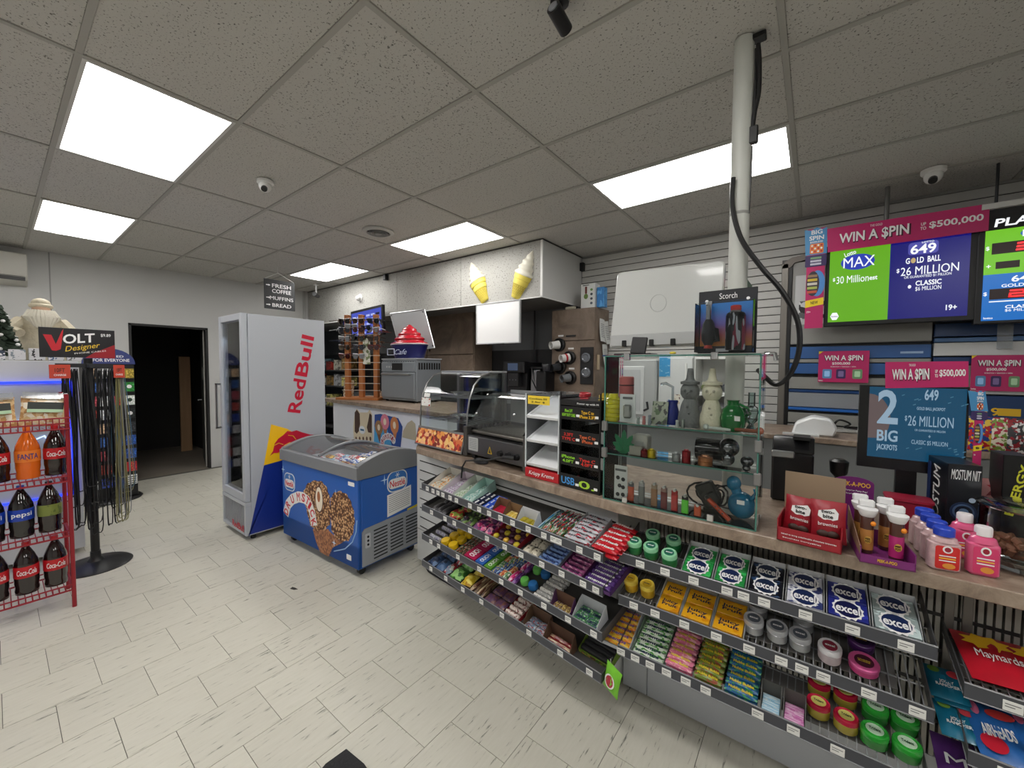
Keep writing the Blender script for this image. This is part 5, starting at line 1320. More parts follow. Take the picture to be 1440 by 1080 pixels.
for (x, z) in ((.0, .33), (.0, .21), (gw, .31), (gw, .19)):
    MB().box(x-.012, -.006, z-.022, x+.012, .014, z+.022).build('hinge_clip', mat((150, 150, 150), .3, .8), t, .003)
for x in (.10, .44): 
    MB().box(x-.012, -.008, -.001+.002, x+.012, .012, .028).build('foot_clip', CHROME, t, .003); MB().box(x-.012, -.014, gh-.018, x+.012, .012, gh+.012).build('top_clip', CHROME, t, .003)
for y_ in (.05, .12):
    m = MB(); m.tube([(gw+.005, y_, gh+.006), (gw+.035, y_, gh+.006), (gw+.04, y_, gh-.02)], .006, 6); m.build('corner_hook', CHROME, t)
def gp_(px, py, Y): p = at_y(px, py, Y); return p.x-GM.translation.x, p.z-GM.translation.z
def in_case(name, label, cat, px, shelf, y, group=None):
    x = at_y(px, 600, 1.66+y).x
    return thing(name, label, cat, T(x, 1.66+y, CZ+.001+SZ[shelf]+.0065), group)
# upper shelf
o = in_case('skull_bottle', 'yellow lattice glass bottle at the left end of the upper glass shelf', 'bottle', 862, 2, .04); MB().lathe([(.024, 0), (.03, .01), (.03, .10), (.022, .115), (.02, .125)], 14).build('body', tinted((206, 200, 50)), o)
for k in range(5): MB().lathe([(.029, .015+k*.02), (.034, .02+k*.02), (.029, .025+k*.02)], 14).build('ridge', tinted((196, 190, 40)), o)
o = in_case('blister_pack', 'white blister pack on the upper glass shelf beside the yellow bottle', 'pack', 882, 2, .03); MB().box(-.036, 0, 0, .036, .003, .125).build('card', mat((200, 204, 206), .4), o, .002); MB().box(-.015, -.018, .02, .02, 0, .08).build('blister', mat((150, 152, 150), .25, .4), o, .006); flat(rrect(-.022, .103, .022, .113, .002), FR((0, -.0004, 0), (1, 0, 0), (0, 0, 1)), mat((90, 92, 94), .5), o, 'print_bar')
p = at_y(881, 545, 1.80)
o = thing('thermos_flask', 'rose pink metal flask standing behind the white blister pack', 'flask', T(p.x, 1.80, CZ+.001+SZ[2]+.0065)); MB().lathe([(.032, 0), (.034, .005), (.034, .155), (.03, .16), (.034, .162), (.034, .195), (.03, .2)], 20).build('body', mat((176, 96, 96), .4, .3), o); MB().lathe([(.0345, .158), (.0345, .162)], 20).build('ring', BLACK, o)
o = in_case('leaning_card', 'leaning green and grey printed card on the upper glass shelf', 'card', 926, 2, .05); MB().box(-.033, 0, 0, .033, .003, .10, RX(R(-14))).build('card', printed((150, 156, 140), (90, 110, 80), (60, 60, 60), (2, 2, 3), .52), o)
o = in_case('blue_bottle', 'dark blue glass pipe bottle with bent neck on the upper glass shelf', 'bottle', 945, 2, .10); MB().lathe([(.028, 0), (.034, .02), (.026, .06), (.02, .085), (.024, .10), (.02, .105)], 16).build('body', tinted((30, 44, 130)), o)
m = MB(); m.tube([(0, 0, .10), (0, 0, .16), (-.03, 0, .175), (-.05, 0, .17)], .006, 6); m.build('neck', glass((220, 225, 228), .8, 'tube'), o)
for px, rgb, nm in ((969, (112, 114, 116), 'grey'), (1000, (214, 208, 186), 'cream')):
    o = in_case('snowman_bottle', '%s snowman shaped bottle with brimmed hat on the upper glass shelf' % nm, 'figurine', px, 2, .07)
    MT = mat(rgb, .6, bump=.4, bs=120)
    MB().lathe([(.038, 0), (.042, .01), (.044, .03), (.041, .055), (.036, .07), (.034, .085), (.029, .10), (.022, .115), (.028, .12), (.036, .135), (.036, .155), (.03, .17), (.024, .175)], 20).build('body', MT, o)
    MB().lathe([(.036, .175), (.037, .185), (.02, .19), (.015, .20), (.011, .235), (.009, .24)], 18).build('hat', MT, o)
    for sx in (-1, 1): MB().ball((sx*.012, -.033, .15), .006, n=8, m=6).build('eye', mat(tuple(int(v*.8) for v in rgb), .5), o)
    MB().cyl((0, -.034, .142), (0, -.052, .138), .005, .001, 8).build('nose', MT, o)
    for k in range(3): MB().ball((.006*k, -.042+.004*k, .085-.026*k), .005, n=8, m=6).build('button', mat(tuple(int(v*.8) for v in rgb), .5), o)
o = in_case('green_jug', 'round green textured glass jug on the upper glass shelf', 'jug', 1030, 2, .06); MB().lathe([(.03, 0), (.043, .02), (.045, .05), (.036, .085), (.02, .10), (.02, .115), (.024, .12)], 20).build('body', tinted((20, 110, 50)), o); m = MB(); m.tube([(.04, 0, .06), (.058, 0, .07), (.05, 0, .09), (.02, 0, .105)], .005, 6); m.build('handle', tinted((20, 110, 50)), o); MB().box(.012, -.046, .045, .03, -.042, .062).build('sticker', INKW, o)
o = in_case('glass_goblet', 'clear glass pipe with twisted stem at the right of the upper shelf', 'pipe', 1056, 2, .08); MB().lathe([(.03, 0), (.02, .008), (.008, .03), (.026, .05), (.034, .075), (.03, .09), (.012, .10), (.012, .15)], 16).build('body', glass((206, 222, 220), .7, 'goblet'), o)
o = in_case('glass_pipe', 'clear glass pipe with amber bowl lying on the upper glass shelf', 'pipe', 1055, 2, .025); m = MB(); m.cyl((-.05, 0, .012), (.02, 0, .012), .007); m.ball((.03, 0, .014), .014, n=10, m=7); m.build('body', tinted((150, 90, 70)), o)
o = in_case('glass_pipe', 'pale glass pipe lying in front of the cream snowman', 'pipe', 1003, 2, .025); m = MB(); m.cyl((-.015, 0, .010), (.06, 0, .008), .006); m.ball((-.025, 0, .012), .012, n=10, m=7); m.build('body', tinted((206, 214, 210)), o)
for i, px in enumerate((897, 905, 913, 952, 960)):
    one('glass_piece', MB().lathe([(.006, 0), (.008, .004), (.006, .02+.006*(i % 3)), (.008, .026+.006*(i % 3)), (.004, .03+.006*(i % 3))], 10), tinted([(170, 180, 176), (190, 120, 120), (150, 160, 170), (200, 206, 204), (140, 150, 146)][i]), ['small clear', 'small pinkish', 'small bluish', 'small frosted', 'small grey'][i]+' glass stem on the upper glass shelf front', 'glass stem', T(at_y(px, 590, 1.68).x, 1.685, CZ+.0075+SZ[2]), 'small glass stems')
# middle shelf
o = in_case('leaf_ornament', 'green plastic leaf ornament at the left of the middle glass shelf', 'ornament', 878, 1, .04)
for k, (a_, l_) in enumerate(((0, .085), (32, .075), (-32, .075), (62, .055), (-62, .055), (88, .035), (-88, .035))):
    M_ = T(0, -.002*k, .02) @ RY(R(a_)); pts = []
    for i in range(7): pts.append((.012*math.sin(math.pi*i/6)**.8*(1.15 if i % 2 else .85)+.001, l_*i/6))
    MB().prism(pts+[(-x_, z_) for x_, z_ in reversed(pts)], 0, .003, M_ @ FR((0, 0, 0), (1, 0, 0), (0, 0, 1))).build('leaflet', mat((20, 110, 70), .4), o)
MB().box(-.015, -.01, 0, .015, .008, .022).build('foot', mat((20, 100, 64), .4), o)
o = in_case('steel_box', 'rounded steel box with barcode label on the middle glass shelf', 'box', 903, 1, .10); MB().prism(rrect(-.037, 0, .037, .085, .015), 0, .05, FR((0, .02, 0), (1, 0, 0), (0, 0, 1))).build('body', mat((186, 186, 180), .35, .5), o, .004); MB().box(-.02, -.0315, .03, .02, -.0302, .055).build('barcode', printed((220, 220, 216), (40, 40, 42), None, (12, 1, 1), .5, .5, 'band'), o)
ITM = [('grinder', 'small grey card box on the middle glass shelf', 895, (150, 150, 140), 'box', .04), ('grinder', 'dark red metal grinder near the leaf ornament', 907, (120, 30, 36), 'cyl', .025), ('grinder', 'yellow lidded grinder on the middle glass shelf', 917, (214, 190, 40), 'cyl', .03), ('grinder', 'tall red grinder in the centre of the middle glass shelf', 966, (150, 26, 36), 'cyl', .045), ('grinder', 'wide brass and green grinder on the middle glass shelf', 993, (170, 110, 70), 'cyl2', .032), ('grinder', 'chrome lighter with round head behind the red grinder', 952, (160, 164, 168), 'cyl', .028)]
for nm, lb, px, rgb, kd, h_ in ITM:
    o = in_case(nm, lb, 'grinder', px, 1, .035)
    if kd == 'box': MB().box(-.028, -.01, 0, .028, .02, h_).build('body', mat(rgb, .5), o, .003)
    else:
        r0 = .017 if kd == 'cyl' else .028
        MB().lathe([(r0, 0), (r0, h_*.45), (r0*.94, h_*.47), (r0*.94, h_*.53), (r0, h_*.55), (r0, h_), (r0*.8, h_+.003)], 18).build('body', mat(rgb, .25, .6), o)
        MB().lathe([(r0*.55, h_+.003), (r0*.5, h_+.008)], 12).build('lid_knob', mat(tuple(min(255, v+40) for v in rgb), .25, .6), o)
o = in_case('chrome_skull', 'large chrome skull grinder at the right of the middle glass shelf', 'ornament', 1026, 1, .06)
CH = mat((120, 122, 126), .12, .95); m = MB(); m.ball((0, 0, .075), .036, .042, .036, 16, 10); m.ball((0, -.02, .035), .024, .024, .026, 12, 8); m.build('cranium', CH, o)
for sx in (-1, 1): MB().ball((sx*.014, -.034, .066), .010, n=10, m=7).build('eye_socket', INKK, o)
for k in range(4): MB().box(-.016+k*.008, -.048, .018, -.010+k*.008, -.040, .03).build('tooth', CH, o)
o = in_case('chrome_skull', 'small chrome skull by the right hinge of the middle glass shelf', 'ornament', 1052, 1, .04)
m = MB(); m.ball((0, 0, .034), .022, .026, .020, 14, 9); m.ball((0, -.014, .012), .014, .014, .012, 10, 7); m.build('cranium', CH, o)
for sx in (-1, 1): MB().ball((sx*.009, -.022, .03), .006, n=8, m=6).build('eye_socket', INKK, o)
o = in_case('black_case', 'black reflective cylinder case behind the middle glass shelf', 'case', 1003, 1, .14); m = MB(); m.cyl((-.06, 0, .045), (.05, 0, .045), .045, n=20); m.build('body', mat((20, 20, 22), .12), o)
# bottom shelf
o = in_case('blister_pack', 'tall white blister card of headphones on the bottom glass shelf', 'pack', 874, 0, .02); MB().box(-.03, 0, 0, .03, .003, .15).build('card', mat((206, 208, 208), .4), o, .002)
for k, (x_, z_) in enumerate(((-.012, .095), (.012, .09), (-.004, .06), (.012, .055), (-.012, .02), (.012, .022))): flat(ell(.009, .009, 12, x_, z_), FR((0, -.0003, 0), (1, 0, 0), (0, 0, 1)), DARKMET, o, 'picture')
flat(rrect(-.025, .125, .025, .135, .002), FR((0, -.0003, 0), (1, 0, 0), (0, 0, 1)), mat((90, 92, 94), .5), o, 'print_bar')
def lighter(label, px, rgb, h_, y=.03, top=(20, 20, 22), tilt=0., w_=.013):
    o = in_case('lighter', label, 'lighter', px, 0, y, 'lighters in the glass case'); M_ = RY(R(tilt))
    m = MB(); m.prism(rrect(-w_, -.008, w_, .008, .006), 0, h_*.72, M_); m.build('body', mat(rgb, .25, coat=.4), o)
    m = MB(); m.prism(rrect(-w_*.95, -.007, w_*.95, .007, .005), h_*.72, h_*.9, M_); m.build('hood', mat(top, .3, .4), o)
    m = MB(); m.cyl(M_ @ Vector((0, -.008, h_*.92)), M_ @ Vector((0, .008, h_*.92)), .006, n=10); m.build('spark_wheel', STEEL, o)
    return o
lighter('orange and grey torch lighter on the bottom glass shelf', 889, (196, 80, 50), .085, .035, (90, 92, 96)); lighter('clear grey torch lighter on the bottom glass shelf', 904, (110, 114, 114), .10, .03, (150, 152, 154)); lighter('brass patterned lighter on the bottom glass shelf', 922, (150, 110, 80), .10, .03, (150, 130, 110)); lighter('wine patterned lighter on the bottom glass shelf', 936, (110, 40, 44), .095, .025, (140, 110, 106)); lighter('red lighter with black flame print on the bottom glass shelf', 951, (186, 26, 34), .09, .025, (150, 20, 26)); lighter('bright green lighter on the bottom glass shelf', 966, (90, 214, 50), .075, .02, (24, 26, 24)); lighter('short orange lighter lying low on the bottom glass shelf', 984, (206, 80, 36), .045, .02, (190, 70, 30))
o = in_case('torch_tube', 'copper orange tube torch leaning across the bottom glass shelf', 'torch', 1017, 0, .02); m = MB(); m.cyl((.03, 0, .008), (-.045, 0, .075), .009, n=12); m.build('body', mat((190, 80, 54), .25, .4), o); m = MB(); m.cyl((-.045, 0, .075), (-.055, 0, .085), .007, n=10); m.build('tip', BLACK, o)
for k in range(3): MB().box(-.02+.012*k, -.011, .05-.011*k, -.014+.012*k, -.008, .056-.011*k).build('button', BLACK, o)
o = in_case('cable_bundle', 'tangle of black cords and a charger on the bottom glass shelf', 'cables', 1000, 0, .11)
rn = random.Random(5); m = MB()
for k in range(7):
    c0 = (rn.uniform(-.04, .06), rn.uniform(-.02, .04)); r1 = rn.uniform(.02, .05)
    m.tube([(c0[0]+r1*math.cos(a_*.5), c0[1]+.015*math.sin(a_*.9), .055+r1*math.sin(a_*.5)+.004) for a_ in range(14)], .004, 5)
m.build('cord', BLACK, o); MB().box(-.005, -.02, .01, .065, .02, .11, RY(R(-28))).build('charger', mat((30, 31, 33), .4), o, .006); MB().box(-.02, -.01, 0, .04, .03, .012).build('plug', BLACK, o)
o = in_case('blue_bong', 'large teal blue glass pipe with side bubbles on the bottom glass shelf', 'pipe', 1046, 0, .085); TB = tinted((20, 110, 150)); m = MB(); m.ball((0, 0, .055), .048, .04, .053, 18, 12); m.ball((-.028, 0, .135), .026, .026, .03, 14, 9); m.cyl((-.012, 0, .09), (-.025, 0, .125), .018); m.build('body', TB, o); m = MB(); m.tube([(.035, -.02, .09), (.05, -.03, .115), (.046, -.03, .135)], .008, 6); m.build('stem', TB, o); MB().box(-.01, -.047, .07, .015, -.043, .085).build('sticker', INKW, o)
# on top of the case: the boxed torch set
a = at_y(983, 411, 1.72); b_ = at_y(1063, 499, 1.72)
SM_ = T(a.x, 1.72, CZ+.001+gh+.007); W2 = b_.x-a.x; H2 = a.z-SM_.translation.z
t = thing('torch_kit_pack', 'carded butane torch and gas can pack on the glass case', 'pack', SM_)
sky = MB().box(0, 0, 0, W2, .006, H2).build('backing_card', mat((24, 26, 32), .4), t, .002)
def grad():
    k = 'grad'
    if k in MATS: return MATS[k]
    m_, nt, b = newmat('sunset_print'); tc = nt.nodes.new('ShaderNodeTexCoord'); sp = nt.nodes.new('ShaderNodeSeparateXYZ'); nt.links.new(tc.outputs['Generated'], sp.inputs[0])
    cr = nt.nodes.new('ShaderNodeValToRGB'); e = cr.color_ramp.elements; e[0].color = lin((226, 150, 60)); e[1].color = lin((50, 120, 190)); e[1].position = .85
    for p_, c_ in ((.25, (210, 110, 110)), (.5, (120, 100, 170))): x = e.new(p_); x.color = lin(c_)
    nt.links.new(sp.outputs[2], cr.inputs[0]); nt.links.new(cr.outputs[0], b.inputs['Base Color']); b.inputs['Roughness'].default_value = .3
    MATS[k] = m_; return m_
MB().box(.008, -.001, .03, W2-.008, 0, H2-.05).build('sunset_print', grad(), sky)
txt('Scorch', FR((W2*.52, -.0012, H2-.024), (1, 0, 0), (0, 0, 1)), W2*.30, .022, INKW, sky, bold=0.); MB().box(W2*.33, -.002, .008, W2*.55, -.001, .02).build('price_label', INKW, sky)
for x, s_ in ((.03, -1), (W2-.03, 1)): flat(ell(.006, .006, 10, x, H2-.04), FR((0, -.0012, 0), (1, 0, 0), (0, 0, 1)), INKW, sky, 'rivet')
tr = MB(); tr.lathe([(.014, 0), (.024, .02), (.026, .05), (.02, .085), (.012, .10)], 16, T(W2*.22, -.03, .032)); tr.build('torch', mat((24, 24, 26), .3), t)
MB().lathe([(.011, .13), (.011, .185), (.013, .187), (.013, .20)], 14, T(W2*.22, -.03, .0)).build('torch_nozzle', CHROME, t); MB().lathe([(.016, 0), (.013, .015)], 14, T(W2*.22, -.03, .02)).build('torch_foot', mat((200, 60, 40), .4), t)
m = MB(); m.tube([(W2*.22, -.03, .10), (W2*.36, -.03, .09), (W2*.38, -.03, .05), (W2*.28, -.03, .05)], .009, 6); m.build('torch_handle', BLACK, t)
gc = MB(); gc.lathe([(.031, 0), (.033, .004), (.033, .125), (.03, .135), (.02, .145)], 20, T(W2*.68, -.036, .012)); gc.build('gas_can', printed((20, 20, 22), (140, 30, 60), (190, 192, 196), (3, 1, 1.2), .60), t)
MB().lathe([(.018, .155), (.018, .175), (.012, .178)], 14, T(W2*.68, -.036, 0)).build('gas_cap', mat((190, 50, 44), .4), t); MB().lathe([(.022, .146), (.028, .15), (.02, .158)], 14, T(W2*.68, -.036, 0)).build('gas_collar', CHROME, t)
m = MB(); m.box(.004, -.076, .004, W2-.004, -.074, H2-.055); m.box(.004, -.075, .004, .006, 0, H2-.055); m.box(W2-.006, -.075, .004, W2-.004, 0, H2-.055); m.build('blister', glass((240, 243, 245), .35, 'blister'), t)
# white monitor back, its stand, the pole and cords
MY = 2.14
q = [at_y(*p_, MY) for p_ in ((868, 383), (1020, 366), (1012, 486), (856, 491))]
WT = mat((214, 216, 214), .18, coat=.6, name='gloss_white'); o0 = q[3]
t = thing('white_monitor', 'glossy white back of a large monitor above the glass case', 'monitor', T(o0.x, MY, o0.z))
loc_ = [(p_.x-o0.x, p_.z-o0.z) for p_ in q]
def rpoly(pts, r):
    out = []
    n = len(pts)
    for i in range(n):
        p = Vector(pts[i]); a_ = (Vector(pts[i-1])-p).normalized(); b2 = (Vector(pts[(i+1) % n])-p).normalized()
        for k in range(5):
            f_ = k/4; out.append(tuple(p+a_*r*(1-f_)**2+b2*r*f_**2))
    return out
PL = rpoly([loc_[3], loc_[2], loc_[1], loc_[0]], .03)
MB().prism(PL, 0, .035, FR((0, .035, 0), (1, 0, 0), (0, 0, 1))).build('back_shell', WT, t, .006)
lo = [(loc_[3][0]+.02, loc_[3][1]+.012), (loc_[2][0]-.02, loc_[2][1]+.012), (loc_[2][0]-.015, loc_[2][1]+.075), (loc_[3][0]+.012, loc_[3][1]+.075)]
MB().prism(lo, 0, .02, FR((0, .0, 0), (1, 0, 0), (0, 0, 1)), None).build('port_bay', mat((186, 188, 188), .3), t, .004)
m = MB(); c0 = (loc_[3][0]*.52+loc_[2][0]*.48, (loc_[0][1]+loc_[3][1])*.55); m.tube([(c0[0]+.042*math.cos(a_*.35), -.001, c0[1]+.045*math.sin(a_*.35)) for a_ in range(19)], .0012, 4); m.build('badge_ring', mat((170, 172, 172), .3), t)
ax_ = -.27-o0.x; MB().box(ax_-.03, -.19, .22, ax_+.03, 0, .28).build('arm', BLACK, t, .004)
for px in (880, 918, 948):
    x = at_y(px, 480, MY).x-o0.x
    MB().box(x-.012, -.03, loc_[3][1]+.01, x+.012, .0, loc_[3][1]+.045).build('plug', BLACK, t, .003)
p = at_y(916, 480, 1.95); z0 = CZ+.001+gh+.007
t = thing('card_reader', 'black tilted phone stand on the glass case under the white monitor', 'stand', T(p.x, 1.76, z0))
MB().box(-.10, -.03, 0, .07, .07, .008).build('foot', BLACK, t, .003); MB().box(-.037, 0, .008, .033, .012, .085, RX(R(-12)) @ RY(R(4))).build('plate', mat((34, 34, 36), .35), t, .003)
p = at_y(948, 497, 1.74)
one('yellow_tie', MB().ball((0, 0, .006), .014, .008, .006, 10, 6), mat((196, 176, 50), .5), 'small yellow twist tie on top of the glass case', 'tie', T(p.x, 1.72, z0))
PX, PY_ = -.27, 1.925
t = thing('support_pole', 'white round steel pole rising from the counter to the ceiling', 'pole', T(PX, PY_, CZ+.001))
MB().cyl((0, 0, 0), (0, 0, CEIL-CZ-.006), .037, n=24).build('shaft', mat((196, 198, 192), .4), t)
MB().lathe([(.0375, 1.23), (.0385, 1.232), (.0385, 1.24), (.0375, 1.242)], 24).build('joint_band', mat((150, 150, 146), .5), t)
def curve(pts, n=8):
    pts = [Vector(p_) for p_ in pts]; out = []
    for i in range(len(pts)-1):
        a0, a1, a2, a3 = pts[max(i-1, 0)], pts[i], pts[i+1], pts[min(i+2, len(pts)-1)]
        for k in range(n):
            s_ = k/n; out.append(.5*((2*a1)+(a2-a0)*s_+(2*a0-5*a1+4*a2-a3)*s_*s_+(3*a1-a0-3*a2+a3)*s_**3))
    return out+[pts[-1]]
t = thing('power_cable', 'thick black cord looping from the ceiling beside the pole down to the counter', 'cord', T(PX, PY_, CZ))
Y1 = PY_-.01
def C(px, py, Y=None): p_ = at_y(px, py, Y or Y1); return (p_.x-PX, p_.y-PY_, p_.z-CZ)
MB().box(-.02, -.02, 0, .03, .02, .025, T(C(1065, 62)[0], 0, CEIL-CZ-.031)).build('socket', BLACK, t, .004)
m = MB(); m.tube(curve([C(1066, 62), C(1068, 90), C(1067, 130), C(1061, 160), C(1058, 185)]), .009, 6); m.build('upper_cord', BLACK, t)
m = MB(); m.tube(curve([C(1064, 68), C(1063, 110), C(1060, 170)]), .007, 6); m.build('upper_cord', BLACK, t)
p_ = C(1059, 192); MB().box(p_[0]-.018, p_[1]-.012, p_[2]-.03, p_[0]+.018, p_[1]+.012, p_[2]+.04).build('adapter', BLACK, t, .004)
m = MB(); m.tube(curve([C(1058, 205), C(1056, 250), C(1053, 300)]), .003, 5); m.build('thin_cord', BLACK, t)
m = MB(); m.tube(curve([C(1031, 250, 1.875), C(1030, 290, 1.875), C(1042, 335, 1.875), C(1070, 375, 1.88), C(1100, 410, 1.9), C(1121, 450, 1.92), C(1124, 490, 1.92), C(1112, 525, 1.92), C(1092, 541, 1.92), C(1076, 530, 1.95), C(1066, 520, 1.98)]), .0095, 8); m.build('loop_cord', BLACK, t)
# ================================================================ BEHIND THE COUNTER
PINK = mat((186, 34, 100), .4, name='poster_pink'); NAVY = mat((26, 58, 104), .35, name='navy_panel'); CG = mat((140, 140, 136), .45, name='cabinet_grey')
CYF = 4.18
def zy(px, py, Y): return at_y(px, py, Y).z
XL, XM = at_y(1097, 450, CYF).x, at_y(1313, 450, CYF).x
t = thing('tobacco_cabinet', 'tall grey tobacco cabinet with blue strips and rounded top left corner', 'cabinet', T(XL, CYF, .3))
def zc(py, px=1170): return zy(px, py, CYF)-.3
topz = zc(352)
wl = XM-XL
MB().box(.0, .05, 0, wl, .272, topz-.02).build('body', mat((70, 70, 70), .6), t)
MB().box(0, 0, 0, .05, .05, topz-.06).build('side_post', mat((120, 116, 110), .35, .4), t, .004); MB().box(.05, .01, 0, .075, .05, topz-.06).build('inner_post', BLACK, t)
m = MB(); arc = [(.0, topz-.10), (.02, topz-.045), (.07, topz-.015), (.16, topz), (wl, topz+.0), (wl, topz-.05), (.16, topz-.05), (.09, topz-.06), (.06, topz-.10)]
m.prism(arc, -.06, 0, FR((0, .0, 0), (1, 0, 0), (0, 0, 1))); m.build('top_valance', mat((96, 90, 84), .4, .3), t)
BAND = [(454, 483, 0, CG), (487, 504, 0, mat((50, 92, 150), .3)), (505, 510, 0, CG), (511, 526, 1, mat((50, 92, 150), .3)), (531, 548, 0, CG), (549, 553, 0, mat((24, 60, 110), .3)), (553, 574, 0, mat((170, 176, 184), .22, .5)), (575, 579, 0, mat((40, 100, 180), .3)), (583, 598, 0, CG), (600, 640, 0, mat((150, 148, 144), .5))]
for y0, y1, k, m_ in BAND:
    d_ = MB().box(.08, -.004 if (y1-y0) > 10 else -.01, zc(y1), wl-.004, .05, zc(y0)).build('flip_panel', m_, t, .003)
for z_, s_ in ((zc(497), 'notice'), (zc(520), 'notice')):
    MB().box(.82*wl, -.009, z_-.008, .95*wl, -.0045, z_+.008).build('strip_label', mat((150, 180, 214), .4), t)
MB().box(.08, .02, zc(454), wl*.42, .05, zc(362)).build('back_board', mat((150, 150, 146), .5), t)
o = thing('hanging_pouch', 'clear hanging pouch with black and white print in the tobacco cabinet', 'pouch', T(XL+.10, CYF-.004, .3+zc(455)))
MB().box(0, 0, 0, .24, .012, .42).build('pouch', mat((196, 198, 198), .25), o, .004); MB().box(.03, -.002, .05, .2, 0, .2).build('print', cells([(30, 30, 32), (210, 212, 212), (90, 92, 94)], 25), o)
tr_ = thing('tobacco_cabinet', 'navy and white tobacco cabinet under the red digit sign', 'cabinet', T(XM+.004, CYF, .3))
wr = WR-XM-.01
MB().box(0, .05, 0, wr, .272, zc(440, 1380)).build('body', mat((50, 52, 56), .6), tr_)
for y0, y1, m_ in ((453, 472, NAVY), (474, 480, mat((70, 110, 160), .3)), (481, 500, mat((206, 208, 208), .35)), (502, 512, NAVY), (514, 545, CG), (548, 554, mat((206, 208, 208), .35)), (556, 587, NAVY), (590, 625, mat((24, 24, 26), .5))):
    MB().box(.003, -.006, zc(y1, 1380), wr, .05, zc(y0, 1380)).build('flip_panel', m_, tr_, .003)
a = at_y(1394, 579, CYF-.008)
txt('19', FR((a.x-XM, -.0065, a.z-.3), (1, 0, 0), (0, 0, 1)), .07, .055, mat((236, 190, 30), .5), tr_, bold=.03); a = at_y(1418, 580, CYF-.008)
MB().box(a.x-XM-.05, -.009, a.z-.3-.025, a.x-XM+.05, -.006, a.z-.3+.025).build('age_notice', mat((226, 182, 40), .5), tr_)
# the hung television with its banner
TY = 4.0
a = at_y(1165, 352, TY); b_ = at_y(1383, 456, TY); XT, ZT = a.x, at_y(1165, 457, TY).z; TW = at_y(1380, 330, TY).x-XT; TH_ = a.z-ZT
t = thing('lottery_television', 'hung television split green and navy with jackpot amounts', 'television', T(XT, TY, ZT))
MB().box(-.012, 0, -.012, TW+.012, .05, TH_+.03).build('bezel', BLACK, t, .004)
sw = TW-.045
gl = MB().box(.012, -.003, .02, sw*.475, .001, TH_).build('green_screen', emit((112, 190, 36), .75), t); bl = MB().box(sw*.475, -.003, .02, sw, .001, TH_).build('blue_screen', emit((26, 26, 124), .75), t)
TVF = FR((0, -.0032, 0), (1, 0, 0), (0, 0, 1)); EW = emit((236, 240, 244), 1.1)
def tt(s, x, z, w, h, m, par, bold=.02, shear=0.): return txt(s, TVF @ T(x*sw, z*TH_, 0), w*sw, h*TH_, m, par, bold=bold, shear=shear, depth=.001)
flat([(x_+.235*sw, y_+.80*TH_) for x_, y_ in ell(.13*sw, .10*TH_, 20)], TVF, emit((50, 70, 190), .8), gl, 'logo_ball', .0008)
txt('MAX', TVF @ T(.245*sw, .80*TH_, .001), .24*sw, .13*TH_, EW, gl, bold=.02); txt('Lotto', TVF @ T(.175*sw, .92*TH_, .001) @ RZ(R(18)), .09*sw, .055*TH_, EW, gl)
tt('$', .055, .595, .02, .05, EW, gl); tt('30 Million', .20, .585, .25, .095, EW, gl); tt('est', .36, .575, .06, .05, EW, gl)
flat([(x_+.07*sw, y_+.11*TH_) for x_, y_ in ell(.035*sw, .055*TH_, 6)], TVF, EW, gl, 'lozenge', .0008); txt('lotto', TVF @ T(.07*sw, .11*TH_, .001), .05*sw, .025*TH_, emit((110, 60, 140), .7), gl)
flat([(x_+.70*sw, y_) for x_, y_ in rrect(-.10*sw, .80*TH_, .10*sw, .95*TH_, .02)], TVF, emit((90, 90, 190), .7), bl, 'logo_plate', .0006); txt('649', TVF @ T(.70*sw, .865*TH_, .001), .17*sw, .115*TH_, EW, bl, bold=.03); txt('LOTTO', TVF @ T(.73*sw, .94*TH_, .001), .08*sw, .02*TH_, EW, bl)
tt('G', .60, .735, .028, .07, EW, bl); flat([(x_+.637*sw, y_+.735*TH_) for x_, y_ in ell(.017*sw, .033*TH_, 14)], TVF, emit((206, 180, 120), .8), bl, 'gold_ball', .0008); tt('LD  BALL', .74, .735, .155, .07, EW, bl)
tt('$', .535, .625, .02, .055, EW, bl); tt('26 MILLION', .745, .61, .38, .10, EW, bl, .04); tt('OR GUARANTEED $1 MILLION', .735, .535, .31, .035, EW, bl); flat([(x_+.62*sw, y_+.42*TH_) for x_, y_ in ell(.012*sw, .022*TH_, 10)], TVF, EW, bl, 'plus_dot', .0008); tt('CLASSIC', .745, .455, .17, .06, EW, bl, .04); tt('$6 MILLION', .745, .385, .17, .055, EW, bl, .04); tt('19+', .90, .14, .07, .065, EW, bl, .04)
MB().cyl((TW*.42, .07, TH_+.02), (TW*.42, .07, CEIL-ZT-.006), .014).build('ceiling_rod', mat((120, 120, 118), .4, .5), t); MB().box(TW*.3, .04, TH_*.3, TW*.55, .085, TH_+.03).build('mount_plate', DARKMET, t)
